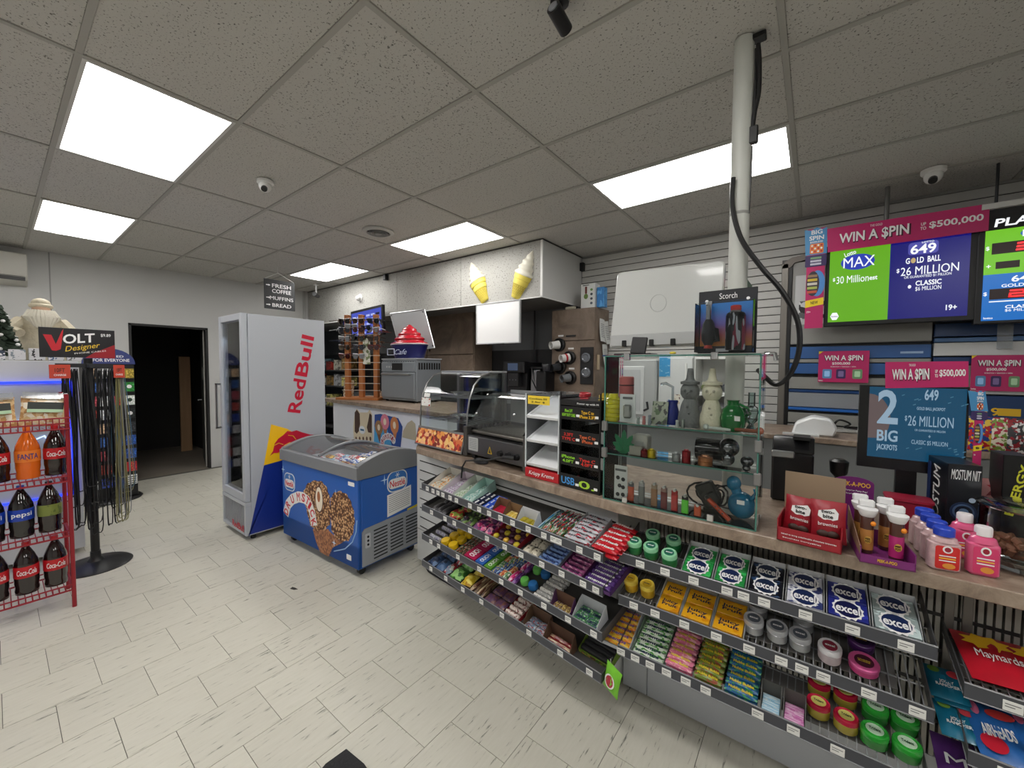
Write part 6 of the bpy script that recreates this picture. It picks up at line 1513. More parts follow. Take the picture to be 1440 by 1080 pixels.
# banner on it
BYb = TY-.035
q = [at_y(*p_, BYb) for p_ in ((1163, 322), (1392, 286), (1390, 324), (1164, 355))]
def banner(name, label, q, Y, big, side, extra=True):
    o0 = q[3]; t = thing(name, label, 'banner', T(o0.x, Y, o0.z))
    L_ = [(p_.x-o0.x, p_.z-o0.z) for p_ in q]
    MB().prism([L_[3], L_[2], L_[1], L_[0]], -.003, 0, FR((0, 0, 0), (1, 0, 0), (0, 0, 1))).build('board', PINK, t)
    F = FR((0, -.0004, 0), (1, 0, 0), (0, 0, 1)); W = L_[1][0]-L_[0][0]; Hh = L_[0][1]; sk = math.atan2(L_[2][1]-L_[3][1], L_[2][0]-L_[3][0])
    txt('WIN A $PIN', F @ T(W*.31, Hh*.47+L_[2][1]*.36, .0012) @ RZ(sk*.6), W*big, Hh*.46, INKW, t, bold=.05, shear=0.)
    txt('WIN A $PIN', F @ T(W*.316, Hh*.44+L_[2][1]*.36, 0) @ RZ(sk*.6), W*(big+.012), Hh*.5, mat((66, 16, 44), .5), t, bold=.022)
    txt('THE GOLD', F @ T(W*.33, Hh*.84+L_[2][1]*.33, 0) @ RZ(sk*.6), W*.08, Hh*.09, INKW, t, bold=0.)
    txt('UP\nTO', F @ T(W*.625, Hh*.5+L_[2][1]*.62, 0) @ RZ(sk*.6), W*.035, Hh*.28, INKW, t); txt('$500,000', F @ T(W*.81, Hh*.49+L_[2][1]*.8, 0) @ RZ(sk*.6), W*.30, Hh*.28, INKW, t, bold=.04)
    for x in (.10, .605): pass
    return t
banner('spin_banner', 'long pink spin banner across the top of the hung television', q, BYb, .46, 0)
def strip(label, px0, px1, py0, py1, Y):
    a = at_y(px0, py1, Y); b_ = at_y(px1, py0, Y); W = b_.x-a.x; Hh = b_.z-a.z
    t = thing('spin_strip', label, 'poster', T(a.x, Y, a.z))
    MB().box(0, 0, 0, W, .004, Hh).build('board', PINK, t)
    F = FR((0, -.0004, 0), (1, 0, 0), (0, 0, 1))
    flat([(-.01, Hh*.74), (W+.01, Hh*.74), (W*1.05, Hh*1.0), (W*.8, Hh*.985), (W*.5, Hh*1.01), (W*.2, Hh*.985), (-.02, Hh)], F, mat((70, 140, 190), .4), t, 'ticket')
    txt('BIG\nSPIN', F @ T(W*.5, Hh*.935, .0013), W*.8, Hh*.10, INKW, t, bold=.05); txt('$500,000', F @ T(W*.5, Hh*.865, .0013), W*.7, Hh*.018, INKW, t)
    flat(rrect(W*.15, Hh*.75, W*.9, Hh*.85, .01), F @ T(0, 0, .0012), mat((226, 130, 60), .4), t, 'number_panel', .0006)
    for r in range(3):
        for c in range(4): flat(ell(W*.06, Hh*.010, 8, W*(.27+.17*c), Hh*(.77+.03*r)), F @ T(0, 0, .0018), [INKW, mat((190, 30, 50), .4)][(r+c) % 2], t, 'number_dot', .0005)
    flat(rrect(-.01, Hh*.62, W+.01, Hh*.735, .008), F, mat((56, 40, 92), .4), t, 'prize_plate')
    for r in range(3): flat(rrect(W*.2, Hh*(.635+.03*r), W*.8, Hh*(.655+.03*r), .003), F @ T(0, 0, .0012), mat((120, 160, 120) if r == 2 else (196, 196, 210), .4), t, 'prize_line', .0005)
    flat(ell(W*.42, Hh*.13, 20, W*.62, Hh*.45), F, mat((80, 140, 206), .4), t, 'wheel_side')
    flat(ell(W*.36, Hh*.125, 20, W*.38, Hh*.45), F @ T(0, 0, .0012), mat((60, 50, 60), .4), t, 'wheel_face', .0005)
    for k in range(5): flat(rrect(W*.08, Hh*(.355+.04*k), W*.62, Hh*(.38+.04*k), .003), F @ T(0, 0, .0017), mat([(196, 90, 60), (170, 180, 90), (206, 200, 190), (206, 180, 60), (150, 120, 90)][k], .4), t, 'wheel_segment', .0005)
    flat([(0, Hh*.21), (W, Hh*.235), (W, Hh*.305), (0, Hh*.28)], F, mat((236, 206, 40), .4), t, 'new_band'); txt('NEW', F @ T(W*.5, Hh*.258, .0013) @ RZ(R(4)), W*.4, Hh*.03, INKK, t); txt('19+', F @ T(W*.2, Hh*.165, 0), W*.22, Hh*.022, INKW, t)
strip('pink and blue prize wheel strip left of the hung television', 1131, 1162, 319, 462, BYb)
# jackpot sign with red digits
LY = 3.99
a = at_y(1370, 452, LY); b_ = at_y(1386, 300, LY); X0 = at_y(1377, 380, LY).x; W = .62; Z0 = a.z; Hh = at_y(1400, 303, LY).z-Z0
X0 = max(X0, XT+TW+.016)
t = thing('jackpot_sign', 'lit jackpot sign with red digits on green and blue panels', 'sign', T(X0, LY, Z0))
MB().box(-.03, .0, -.02, W, .06, Hh+.04).build('housing', BLACK, t, .004); MB().box(-.028, -.03, Hh+.04, W, .06, Hh+.075).build('hood', mat((200, 200, 196), .4), t)
MB().box(.0, -.004, Hh*.86, W-.01, 0, Hh).build('title_panel', INKK, t); g_ = MB().box(0, -.004, Hh*.44, W-.01, 0, Hh*.86).build('green_panel', emit((120, 206, 30), .8), t); u_ = MB().box(0, -.004, 0, W-.01, 0, Hh*.44).build('blue_panel', emit((20, 116, 206), .8), t)
F = FR((0, -.0044, 0), (1, 0, 0), (0, 0, 1))
txt('PLAY HERE', F @ T(.25, Hh*.925, 0), .43, Hh*.075, EW, t, bold=.05, shear=.1)
flat(ell(.09, Hh*.045, 18, .235, Hh*.80), F, emit((40, 110, 190), .8), g_, 'logo_ball', .0008); txt('MAX', F @ T(.24, Hh*.80, .001), .17, Hh*.06, EW, g_, bold=.04)
RD = emit((255, 36, 40), 2.2); DKR = mat((44, 12, 12), .3)
def seg(par, ch, x, z, w, h):
    S = {'3': 'abgcd', '0': 'abcdef', '2': 'abged', '6': 'afgecd', '8': 'abcdefg'}[ch]; k = w*.16
    bx = {'a': (0, h-k, w, h), 'd': (0, 0, w, k), 'g': (0, h/2-k/2, w, h/2+k/2), 'b': (w-k, h/2, w, h), 'c': (w-k, 0, w, h/2), 'f': (0, h/2, k, h), 'e': (0, 0, k, h/2)}
    m = MB()
    for s_ in S:
        x0, z0, x1, z1 = bx[s_]; m.prism([(x+q0*1+.12*(q1), z+q1) for q0, q1 in ((x0, z0), (x1, z0), (x1, z1), (x0, z1))], 0, .001, F @ T(0, 0, .0025))
    m.build('digit', RD, par, smooth=0)
d1 = flat([(.03, Hh*.63), (.58, Hh*.63), (.58, Hh*.735), (.03, Hh*.735)], F, DKR, g_, 'digit_panel', .002); seg(d1, '3', .13, Hh*.645, .07, Hh*.075); seg(d1, '0', .225, Hh*.645, .07, Hh*.075)
txt('$', F @ T(.012, Hh*.69, 0), .016, Hh*.04, EW, g_); txt('MILLION', F @ T(.3, Hh*.605, 0), .14, Hh*.025, EW, g_); flat([(.05, Hh*.49), (.15, Hh*.49), (.15, Hh*.555), (.05, Hh*.555)], F, DKR, g_, 'digit_panel', .002); txt('+', F @ T(.02, Hh*.52, 0), .02, Hh*.03, EW, g_); txt('MAXMILLIONS', F @ T(.27, Hh*.54, 0), .2, Hh*.025, EW, g_)
txt('649', F @ T(.17, Hh*.385, .001), .10, Hh*.06, EW, u_, bold=.05); txt('GOLD BALL', F @ T(.17, Hh*.325, 0), .18, Hh*.03, EW, u_)
d2 = flat([(.03, Hh*.20), (.58, Hh*.20), (.58, Hh*.30), (.03, Hh*.30)], F, DKR, u_, 'digit_panel', .002); seg(d2, '2', .11, Hh*.213, .065, Hh*.07); seg(d2, '6', .20, Hh*.213, .065, Hh*.07)
txt('$', F @ T(.012, Hh*.255, 0), .016, Hh*.04, EW, u_); flat([(.03, Hh*.175), (.58, Hh*.175), (.58, Hh*.185), (.03, Hh*.185)], F, EW, u_, 'rule', .0006); txt('CLASSIC', F @ T(.17, Hh*.125, 0), .14, Hh*.03, EW, u_, bold=.05); txt('$6 MILLION', F @ T(.17, Hh*.09, 0), .14, Hh*.028, EW, u_, bold=.05); txt('lotto', F @ T(.03, Hh*.025, 0), .04, Hh*.02, EW, u_)
for x in (.05, .5):
    m = MB(); m.cyl((x, .05, Hh+.03), (x, .05, CEIL-Z0-.005), .008); m.build('hanger', DARKMET, t)
# placards on the cabinet fronts
def placard(label, px0, py0, px1, py1, Y, support):
    a = at_y(px0, py1, Y); b_ = at_y(px1, py0, Y); W = b_.x-a.x; Hh = b_.z-a.z
    t = thing('spin_placard', label, 'placard', T(a.x, Y, a.z), 'pink placards on the cabinets')
    MB().box(0, 0, 0, W, .004, Hh).build('board', PINK, t)
    F = FR((0, -.0004, 0), (1, 0, 0), (0, 0, 1))
    txt('WIN A $PIN', F @ T(W*.5, Hh*.77, .0012), W*.76, Hh*.19, INKW, t, bold=.05); txt('WIN A $PIN', F @ T(W*.5, Hh*.755, 0), W*.79, Hh*.215, mat((66, 16, 44), .5), t, bold=.022)
    txt('$500,000', F @ T(W*.46, Hh*.60, 0), W*.36, Hh*.09, INKW, t, bold=.04); txt('SCRATCH + WATCH + WIN', F @ T(W*.5, Hh*.50, 0), W*.5, Hh*.035, INKW, t)
    for x, c_ in ((.18, (90, 140, 190)), (.46, (60, 40, 92)), (.78, (110, 150, 110))):
        flat(rrect(W*(x-.09), Hh*.12, W*(x+.10), Hh*.42, .01), F, mat(c_, .4), t, 'picture'); flat(rrect(W*(x-.05), Hh*.18, W*(x+.06), Hh*.36, .006), F @ T(0, 0, .0012), mat(tuple(min(255, v+70) for v in c_), .4), t, 'picture_detail', .0005)
    flat([(0, Hh), (0, Hh*.9), (W*.10, Hh)], F, mat((236, 206, 40), .4), t, 'corner_flash'); txt('lotto', F @ T(W*.06, Hh*.05, 0), W*.09, Hh*.05, INKW, t); MB().box(W*.45, .004, -.002, W*.55, CYF-Y-.0075, .05).build('standoff', ACRYL, t)
    return t
placard('pink spin placard between the glass case and the jackpot monitor', 1150, 493, 1223, 537, CYF-.03, 0)
tp = placard('pink spin placard at the right edge below the red digit sign', 1364, 499, 1446, 549, CYF-.03, 0)
MB().box(.11, .0, .29, .18, .004, .50).build('clear_strip', glass((235, 238, 240), .4, 'strip', .2), tp)

# rear desk and what lies on it
DZ2 = 1.12
dp = at_z(1150, 616, DZ2)
t = thing('rear_desk', 'long brown desk top behind the counter under the tobacco cabinet', 'desk', T(-2.30, dp.y, 0))
DD = 4.04-dp.y
MB().box(0, 0, DZ2-.035, 4.75, DD, DZ2).build('desk_top', laminate(sc=9.), t, .003); MB().box(.05, .02, 0, 4.7, DD, DZ2-.036).build('desk_body', mat((120, 122, 122), .5), t)
def desk(px, py): return at_z(px, py, DZ2)
p = desk(1112, 612)
t = thing('card_terminal', 'white mouse shaped terminal on the rear desk', 'terminal', T(p.x, p.y+.06, DZ2+.001)); 
m = MB(); m.prism([(0, 0), (.24, 0), (.26, .06), (.22, .12), (.12, .135), (.02, .08)], 0, .18, FR((0, .18, 0), (1, 0, 0), (0, 0, 1))); m.build('shell', mat((226, 228, 228), .3), t, .012); MB().box(-.05, -.05, 0, .16, .0, .012).build('cradle', mat((190, 192, 192), .4), t)
p = desk(1165, 610)
t = thing('paper_pile', 'heap of papers and black cords right of the white terminal', 'papers', T(p.x, p.y+.12, DZ2+.001))
for k in range(4): MB().box(-.02+.05*k, -.02*k, .004*k, .20+.05*k, .14-.02*k, .003+.004*k, RZ(.12*k)).build('sheet', mat((150+12*k, 150+12*k, 150+10*k), .6), t)
m = MB(); m.tube(curve([(.02, .05, .02), (.06, .02, .09), (.13, .08, .06), (.1, .1, .03), (.2, .03, .03)]), .007, 5); m.build('cord', BLACK, t)
# white appliances seen through the glass case
p = at_y(858, 506, 3.45); q = at_y(921, 570, 3.45)
t = thing('white_oven', 'white microwave like appliance with pale window behind the glass case', 'appliance', T(p.x, 3.45, DZ2+.001)); W = q.x-p.x; Hh = p.z-DZ2
MB().box(0, .01, 0, W, .36, Hh).build('body', mat((176, 178, 178), .4), t, .01); MB().box(.04, 0, .06, W-.10, .012, Hh-.06).build('window_frame', mat((206, 208, 208), .4), t, .004); MB().box(.07, -.003, .09, W-.13, .002, Hh-.09).build('window', mat((190, 192, 194), .2), t)
m = MB(); m.tube([(W-.09, -.01, .10), (W-.05, -.03, .12), (W-.06, -.03, .18)], .01, 6); m.build('handle', DARKMET, t)
p = at_y(926, 502, 3.5); q = at_y(973, 570, 3.5)
t = thing('white_cupboard', 'white cupboard with a blue notice behind the glass case', 'cupboard', T(p.x, 3.5, DZ2+.001)); W = q.x-p.x; Hh = p.z-DZ2
MB().box(0, .015, 0, W, .36, Hh).build('body', mat((190, 192, 192), .4), t, .004); MB().box(.004, 0, .01, W-.004, .015, Hh-.01).build('door', mat((214, 216, 216), .35), t, .003); MB().box(W*.80, -.02, Hh*.5, W*.84, 0, Hh*.9).build('handle', WHITE, t)
MB().box(.01, -.003, Hh*.70, W*.36, 0, Hh*.99).build('notice', printed((60, 150, 206), (150, 200, 226), None, (2, 1, 8), .6), t); MB().box(W*.5, -.003, Hh*.3, W*.66, 0, Hh*.44).build('label', cells([(206, 190, 170), (90, 60, 50), (226, 220, 210)], 40), t)
p = at_y(974, 540, 3.55); q = at_y(1032, 540, 3.55)
t = thing('white_shelf_unit', 'low white shelf with small round goods behind the snowman bottles', 'shelf', T(p.x, 3.55, DZ2+.001)); W = q.x-p.x; Hh = at_y(1000, 505, 3.55).z-DZ2
MB().box(0, 0, 0, .02, .3, Hh).build('side', WHITE, t); MB().box(W-.02, 0, 0, W, .3, Hh).build('side', WHITE, t); MB().box(0, .28, 0, W, .3, Hh).build('back', WHITE, t); MB().box(.02, 0, Hh*.45, W-.02, .28, Hh*.5).build('shelf_board', WHITE, t); MB().box(0, 0, Hh, W, .3, Hh+.02).build('top', WHITE, t)
for k in range(4):
    one('round_tin', MB().ball((0, 0, .034), .034, .034, .034, 12, 8), mat([(110, 120, 70), (150, 150, 110), (50, 50, 46), (70, 72, 76)][k], .4), ['olive', 'pale green', 'black', 'grey'][k]+' round object on the white shelf behind the snowman bottles', 'ball', T(p.x+.075+k*(W-.15)/3, 3.66, DZ2+.001+Hh*.5+.001))
for k, (px, h_) in enumerate(((1090, .32), (950, .22))):
    pass
one('black_bag', MB().ball((0, 0, .10), .20, .10, .10, 14, 8), mat((24, 24, 26), .5), 'black bag slumped on the rear desk behind the glass case', 'bag', T(at_y(1005, 600, 3.25).x, dp.y+.105, DZ2+.001))
# receipt printer, jackpot monitor
p0 = at_y(1086, 615, 2.12); p1 = at_y(1146, 615, 2.12)
t = thing('receipt_printer', 'black receipt printer with silver lid bar behind the brownie box', 'printer', T(p0.x, 2.10, CZ+.001)); W = p1.x-p0.x; Hh = p0.z-CZ
MB().box(0, .02, 0, W, .17, Hh*.78).build('body', mat((22, 22, 24), .3), t, .008); MB().prism([(0, Hh*.78), (.15, Hh*.78), (.15, Hh*.98), (.06, Hh)], 0, W, FR((0, .02, 0), (0, 1, 0), (0, 0, 1))).build('lid', mat((30, 30, 32), .2), t, .004)
MB().box(.0, .004, Hh*.70, W*.55, .03, Hh*.80).build('lid_bar', STEEL, t, .004); MB().box(W*.5, .03, Hh*.985, W*.9, .12, Hh*1.0+.01).build('paper_slot', BLACK, t)
p = at_y(1160, 690, 2.2)
one('scanner_stand', MB().lathe([(.05, 0), (.05, .012), (.014, .02), (.014, .12), (.03, .14), (.034, .19), (.02, .2)], 16), BLACK, 'black scanner stand between printer and purple card', 'scanner', T(p.x+.045, 2.22, CZ+.001))
JY = 2.16
q = [at_y(*p_, JY) for p_ in ((1203, 541), (1364, 545), (1367, 657), (1204, 669))]
o0 = q[3]
t = thing('jackpot_monitor', 'monitor showing two big jackpots in blue on the counter', 'monitor', T(o0.x, JY, o0.z)); L_ = [(p_.x-o0.x, p_.z-o0.z) for p_ in q]
L_[2] = (L_[1][0], L_[2][1]*.5); L_[3] = (0, L_[2][1]); L_[0] = (0, L_[0][1])
FJ = FR((0, 0, 0), (1, 0, 0), (0, 0, 1)); W = L_[1][0]; Hh = L_[0][1]; zb = L_[3][1]
MB().prism([L_[3], L_[2], L_[1], L_[0]], -.03, 0, FJ).build('bezel', mat((16, 16, 18), .3), t)
scr = MB().prism([(.03, zb+.045), (W-.006, zb+.045), (W-.006, L_[1][1]-.006), (.03, Hh-.006)], 0, .0012, FJ).build('screen', emit((26, 88, 124), .55), t, smooth=0)
gpoly = [(.03, zb+.12)]+[(.03+.065*math.cos(R(a_)), zb+.20+.10*math.sin(R(a_))) for a_ in range(-50, 91, 14)]+[(.03, zb+.30)]
flat(gpoly, FJ @ T(0, 0, .0012), emit((120, 104, 104), .55), scr, 'ball_picture', .0006)
EJ = emit((150, 176, 196), .8)
txt('2', FJ @ T(W*.285, zb+Hh*.66, .0019), W*.20, Hh*.36, EJ, scr, bold=.05); txt('BIG', FJ @ T(W*.29, zb+Hh*.355, .0019), W*.20, Hh*.12, EJ, scr, bold=.05); txt('JACKPOTS', FJ @ T(W*.29, zb+Hh*.225, .0019), W*.20, Hh*.075, EJ, scr, bold=.02)
txt('649', FJ @ T(W*.68, zb+Hh*.80, .0019), W*.12, Hh*.11, EJ, scr, bold=.02); txt('GOLD BALL JACKPOT', FJ @ T(W*.68, zb+Hh*.655, .0019), W*.25, Hh*.04, EJ, scr); txt('$', FJ @ T(W*.46, zb+Hh*.55, .0019), W*.02, Hh*.06, EJ, scr); txt('26 MILLION', FJ @ T(W*.68, zb+Hh*.53, .0019), W*.40, Hh*.105, EJ, scr, bold=.02); txt('OR GUARANTEED $1 MILLION', FJ @ T(W*.68, zb+Hh*.435, .0019), W*.27, Hh*.025, EJ, scr, bold=0.); txt('+', FJ @ T(W*.68, zb+Hh*.38, .0019), W*.02, Hh*.03, EJ, scr); txt('CLASSIC $5 MILLION', FJ @ T(W*.68, zb+Hh*.31, .0019), W*.32, Hh*.05, EJ, scr, bold=0.)
rn = random.Random(2)
for k in range(26):
    x, z = rn.uniform(.38, .97)*W, zb+rn.choice((rn.uniform(.68, .96), rn.uniform(.14, .27)))*Hh
    if x < W*.62 or x > W*.75: flat([(x, z), (x+.008, z+.004), (x+.0075, z+.007), (x-.0005, z+.003)], FJ @ T(0, 0, .0012), emit((90, 140, 166), .6), scr, 'confetti', .0005)
MB().box(W*.4, .03, CZ+.02-o0.z, W*.6, .06, Hh*.5).build('neck', BLACK, t); MB().box(W*.30, .0, CZ+.001-o0.z, W*.70, .11, CZ+.02-o0.z).build('foot', BLACK, t, .004)
txt('ViewSonic', FJ @ T(W*.86, zb+.02, .0006), W*.09, .006, GREYPL, t, bold=0.)
q = [at_y(*p_, JY-.012) for p_ in ((1245, 509), (1362, 508), (1362, 544), (1245, 546))]
banner('spin_banner', 'pink spin banner along the top of the jackpot monitor', q, JY-.012, .46, 0)
strip('narrow pink prize wheel strip on the right side of the jackpot monitor', 1367, 1385, 550, 657, JY-.012)

# ================================================================ ON THE COUNTER, RIGHT RUN
def cz(px, py): return at_z(px, py, CZ)
# brownies
a = cz(1092, 759); b_ = cz(1183, 783); W = (b_-a).length
BM = T(a.x, a.y+.005, CZ+.001) @ RZ(math.atan2(b_.y-a.y, b_.x-a.x)*.6)
BR = mat((150, 24, 38), .45)
t = thing('brownie_box', 'red open display carton of brownie bags with raised cardboard back', 'box', BM)
m = MB(); m.box(0, 0, 0, W, .003, .045); m.box(0, .15, 0, W, .153, .06); m.box(0, 0, 0, .003, .15, .075); m.box(W-.003, 0, 0, W, .15, .075); m.box(0, 0, 0, W, .15, .003); m.build('carton', BR, t)
MB().box(.0, .153, 0, W, .156, .21).build('back_flap', mat((150, 128, 104), .7), t)
txt('baked to bring unbelievable chocolate brownies', FR((W*.5, -.0004, .025), (1, 0, 0), (0, 0, 1)), W*.85, .006, INKW, t, bold=0.); txt('bouchees incroyables', FR((W*.4, -.0004, .013), (1, 0, 0), (0, 0, 1)), W*.6, .005, INKW, t, bold=0.)
bg = bag_mesh(.095, .135, .05, mat((150, 26, 40), .4, var=.1, vs=30), crinkle=.006)
for k in range(2):
    o = thing('brownie_bag', ['red brownie bag at the left in the carton', 'red brownie bag standing higher at the right in the carton'][k], 'bag', BM @ T(.052+k*.085, .07-.025*k, .006+.01*k) @ RX(R(-6)) @ RY(R(4-6*k)), 'brownie bags')
    link('bag', bg, o)
    F = FR((0, -.0245, .09), (1, 0, 0), (0, -.1, 1)); flat([(.0, .02), (.018, .026), (.028, .012), (.026, -.008), (.01, -.016), (-.012, -.014), (-.026, -.004), (-.024, .014)], F, INKW, o, 'logo_cloud', .001)
    txt('two-\nbite', F @ T(0, .005, .0012), .034, .026, INKK, o, bold=.02); txt('brownies', FR((0, -.0255, .062), (1, 0, 0), (0, -.05, 1)), .05, .011, INKW, o, bold=0.)
    for s_ in (-1, 1): MB().ball((s_*.012, -.021, .03), .018, .006, .012, 12, 8).build('brownie_picture', mat((60, 34, 28), .5), o)
# toilet-cap candy tray
a = cz(1228, 797); b_ = cz(1288, 804); W = .125
PUR = mat((120, 40, 110), .4)
PM2 = T(a.x-.03, a.y+.015, CZ+.001) @ RZ(R(6))
t = thing('candy_tube_tray', 'purple tray of brown candy tubes with an upright purple header card', 'tray', PM2)
m = MB(); m.box(0, 0, 0, W, .003, .025); m.box(0, .0, 0, .003, .19, .05); m.box(W-.003, 0, 0, W, .19, .05); m.box(0, .187, 0, W, .19, .05); m.box(0, 0, 0, W, .19, .003); m.build('carton', PUR, t)
MB().prism([(0, .025), (.0, .05), (.19, .12), (.19, .05)], 0, .002, FR((.0, 0, 0), (0, 1, 0), (0, 0, 1)) @ T(0, 0, -.001)).build('side_flap', mat((130, 100, 80), .6), t)
txt('PEEK-A-POO', FR((W*.5, -.0004, .014), (1, 0, 0), (0, 0, 1)), W*.35, .009, mat((226, 180, 50), .4), t)
hx = at_y(1200, 700, 1.90).x
h = thing('header_card', 'purple arched header card standing behind the candy tubes', 'card', T(hx, 1.90, CZ+.001))
hz = at_y(1200, 672, 1.90).z-CZ-.001
flat([(-.055, 0), (.055, 0), (.055, hz-.02)]+[(.055*math.cos(R(a_)), hz-.015+.02*math.sin(R(a_))) for a_ in range(0, 181, 20)]+[(-.055, hz-.02)], FR((0, 0, 0), (1, 0, 0), (0, 0, 1)), mat((104, 26, 100), .4), h, 'card', .003)
MB().box(-.02, -.0, 0, .02, .06, .004).build('easel_foot', CARD, h)
txt('PEEK-A-POO', FR((0, -.0034, hz-.022), (1, 0, 0), (0, 0, 1)), .09, .016, mat((226, 180, 50), .4), h); txt('The Surprise Potty Pop!', FR((0, -.0034, hz-.046), (1, 0, 0), (0, 0, 1)), .075, .007, INKW, h, bold=0.); txt('Please Surprise the Fun One!', FR((0, -.0034, hz-.058), (1, 0, 0), (0, 0, 1)), .08, .006, INKW, h, bold=0.)
tube_m = None
for k, (px, py) in enumerate(((1216, 770), (1228, 785), (1252, 776), (1268, 793))):
    x, y = ((.026, .15), (.030, .085), (.088, .145), (.095, .06))[k]
    o = thing('candy_tube', ['brown candy tube with white seat cap, back left in the purple tray', 'brown candy tube with white seat cap, front left in the purple tray', 'brown candy tube with white seat cap, back right in the purple tray', 'pink labelled candy tube with white seat cap, front right in the purple tray'][k], 'candy', PM2 @ T(x, y, .004), 'candy tubes in the purple tray')
    MB().lathe([(.016, 0), (.017, .002), (.017, .115), (.015, .118)], 16).build('tube', mat((70, 34, 22), .3, coat=.5), o)
    MB().lathe([(.0174, .012), (.0176, .014), (.0176, .075), (.0174, .077)], 16).build('sleeve', mat((176, 120, 60) if k < 3 else (176, 40, 110), .4), o)
    MB().lathe([(.0175, .118), (.019, .12), (.025, .135), (.026, .142), (.018, .144)], 18, None, 1, 1.15).build('seat_cap', mat((232, 232, 232), .3), o); MB().box(-.02, .008, .142, .02, .026, .165).build('tank_cap', mat((226, 226, 226), .3), o, .004)
    MB().ball((.012, -.013, .098), .008, n=10, m=7).build('orange_dot', mat((236, 140, 30), .4), o); flat(ell(.009, .012, 12), FR((0, -.0178, .045), (1, 0, 0), (0, 0, 1)), mat((206, 160, 70), .4), o, 'sleeve_mark', .001); txt('PEEK\nPOO', FR((0, -.0189, .045), (1, 0, 0), (0, 0, 1)), .013, .013, INKK, o, bold=0.)
# bottles of sweets: clear with blue caps, pink with white caps
def sweets(label, M, caprgb, bodym, lab, cap_r=.022, group='bottles of sweets'):
    o = thing('sweets_bottle', label, 'bottle', M, group)
    MB().prism(rrect(-.034, -.022, .034, .022, .014), 0, .085, None).build('body', bodym, o, .006)
    MB().lathe([(.032, .084), (.028, .095), (.02, .10), (.02, .108)], 18, None, 1., .8).build('shoulder', bodym, o)
    MB().lathe([(cap_r, .102), (cap_r, .122), (cap_r*.9, .125)], 18).build('cap', mat(caprgb, .35), o)
    if lab:
        lb = flat(rrect(-.026, .008, .026, .075, .006), FR((0, -.0224, 0), (1, 0, 0), (0, 0, 1)), mat(lab, .4), o, 'bottle_label', .001)
        flat(ell(.011, .011, 14, 0, .066), FR((0, -.0236, 0), (1, 0, 0), (0, 0, 1)), INKW, lb, 'logo_disc', .0006); flat(ell(.007, .007, 14, 0, .066), FR((0, -.0243, 0), (1, 0, 0), (0, 0, 1)), mat((150, 30, 50), .4), lb, 'logo_mark', .0006)
        for z_, c_ in ((.045, (236, 236, 236)), (.038, (240, 190, 60)), (.031, (236, 236, 236))): flat(rrect(-.018, z_, .018, z_+.003, .001), FR((0, -.0236, 0), (1, 0, 0), (0, 0, 1)), mat(c_, .4), lb, 'text_line', .0006)
        flat(ell(.014, .008, 12, .004, .018), FR((0, -.0236, 0), (1, 0, 0), (0, 0, 1)), mat((226, 150, 60), .4), lb, 'fruit_picture', .0006)
    return o
SWT = mat((208, 176, 178), .25, var=.35, vs=60, coat=.8, name='sweets_in_plastic'); PKL = mat((226, 96, 140), .2, coat=.8, name='pink_syrup')
f = cz(1330, 806)
for k in range(4):
    sweets(['clear bottle of pale sweets with blue cap and red label at the counter front', 'clear bottle of sweets with blue cap, second from the front', 'clear bottle of sweets with blue cap, third from the front', 'clear bottle of sweets with blue cap, farthest in the row'][k], T(f.x-.002-.004*k, f.y+.03+.062*k, CZ+.001) @ RZ(R(12)), (40, 70, 190), SWT, (206, 40, 40) if k < 2 else None, .023)
for k in range(2):
    p = cz((1362, 1340)[k], (806, 790)[k])
    sweets(['pink syrup bottle with white cap beside the red labelled bottle', 'pink syrup bottle with white cap behind the blue capped row'][k], T(f.x+.08-.012*k, f.y+.055+.12*k, CZ+.001) @ RZ(R(5)) @ Matrix.Diagonal((.95, .95, 1.12, 1)), (232, 226, 228), PKL, (214, 60, 110), .019)
# jar of brown nuggets
p = cz(1378, 790)
JM = T(p.x+.10, p.y+.03, CZ+.001)
t = thing('candy_jar', 'wide clear jar of brown nuggets at the right photo edge', 'jar', JM)
JG = glass((250, 252, 252), .22, 'jar')
MB().lathe([(.085, 0), (.1, .01), (.102, .12), (.10, .17), (.106, .175), (.106, .18), (.098, .175), (.098, .03), (.085, .012)], 28).build('jar_body', JG, t)
MB().lathe([(.1, .178), (.108, .182), (.1, .186)], 28).build('rim', glass((230, 235, 236), .8, 'rim'), t)
rn = random.Random(9); ng = MB().box(-.019, -.011, -.009, .019, .011, .009).mesh('nugget', mat((140, 96, 72), .5, var=.2, vs=30), bevel=.004)
for k in range(54):
    rr = .072*math.sqrt(rn.random()); a_ = rn.uniform(0, 6.28) if k < 30 else rn.uniform(3.3, 6.1); rr = rr if k < 24 else .074
    put('candy_nugget', ng, 'brown candy nugget in the wide clear jar', 'candy', JM @ T(rr*math.cos(a_), rr*math.sin(a_), .028+.07*(k/54)+rn.uniform(-.004, .004)) @ Matrix.Rotation(rn.uniform(0, 3), 4, Vector((rn.random(), rn.random(), rn.random()+.1)).normalized()), 'nuggets in the jar')
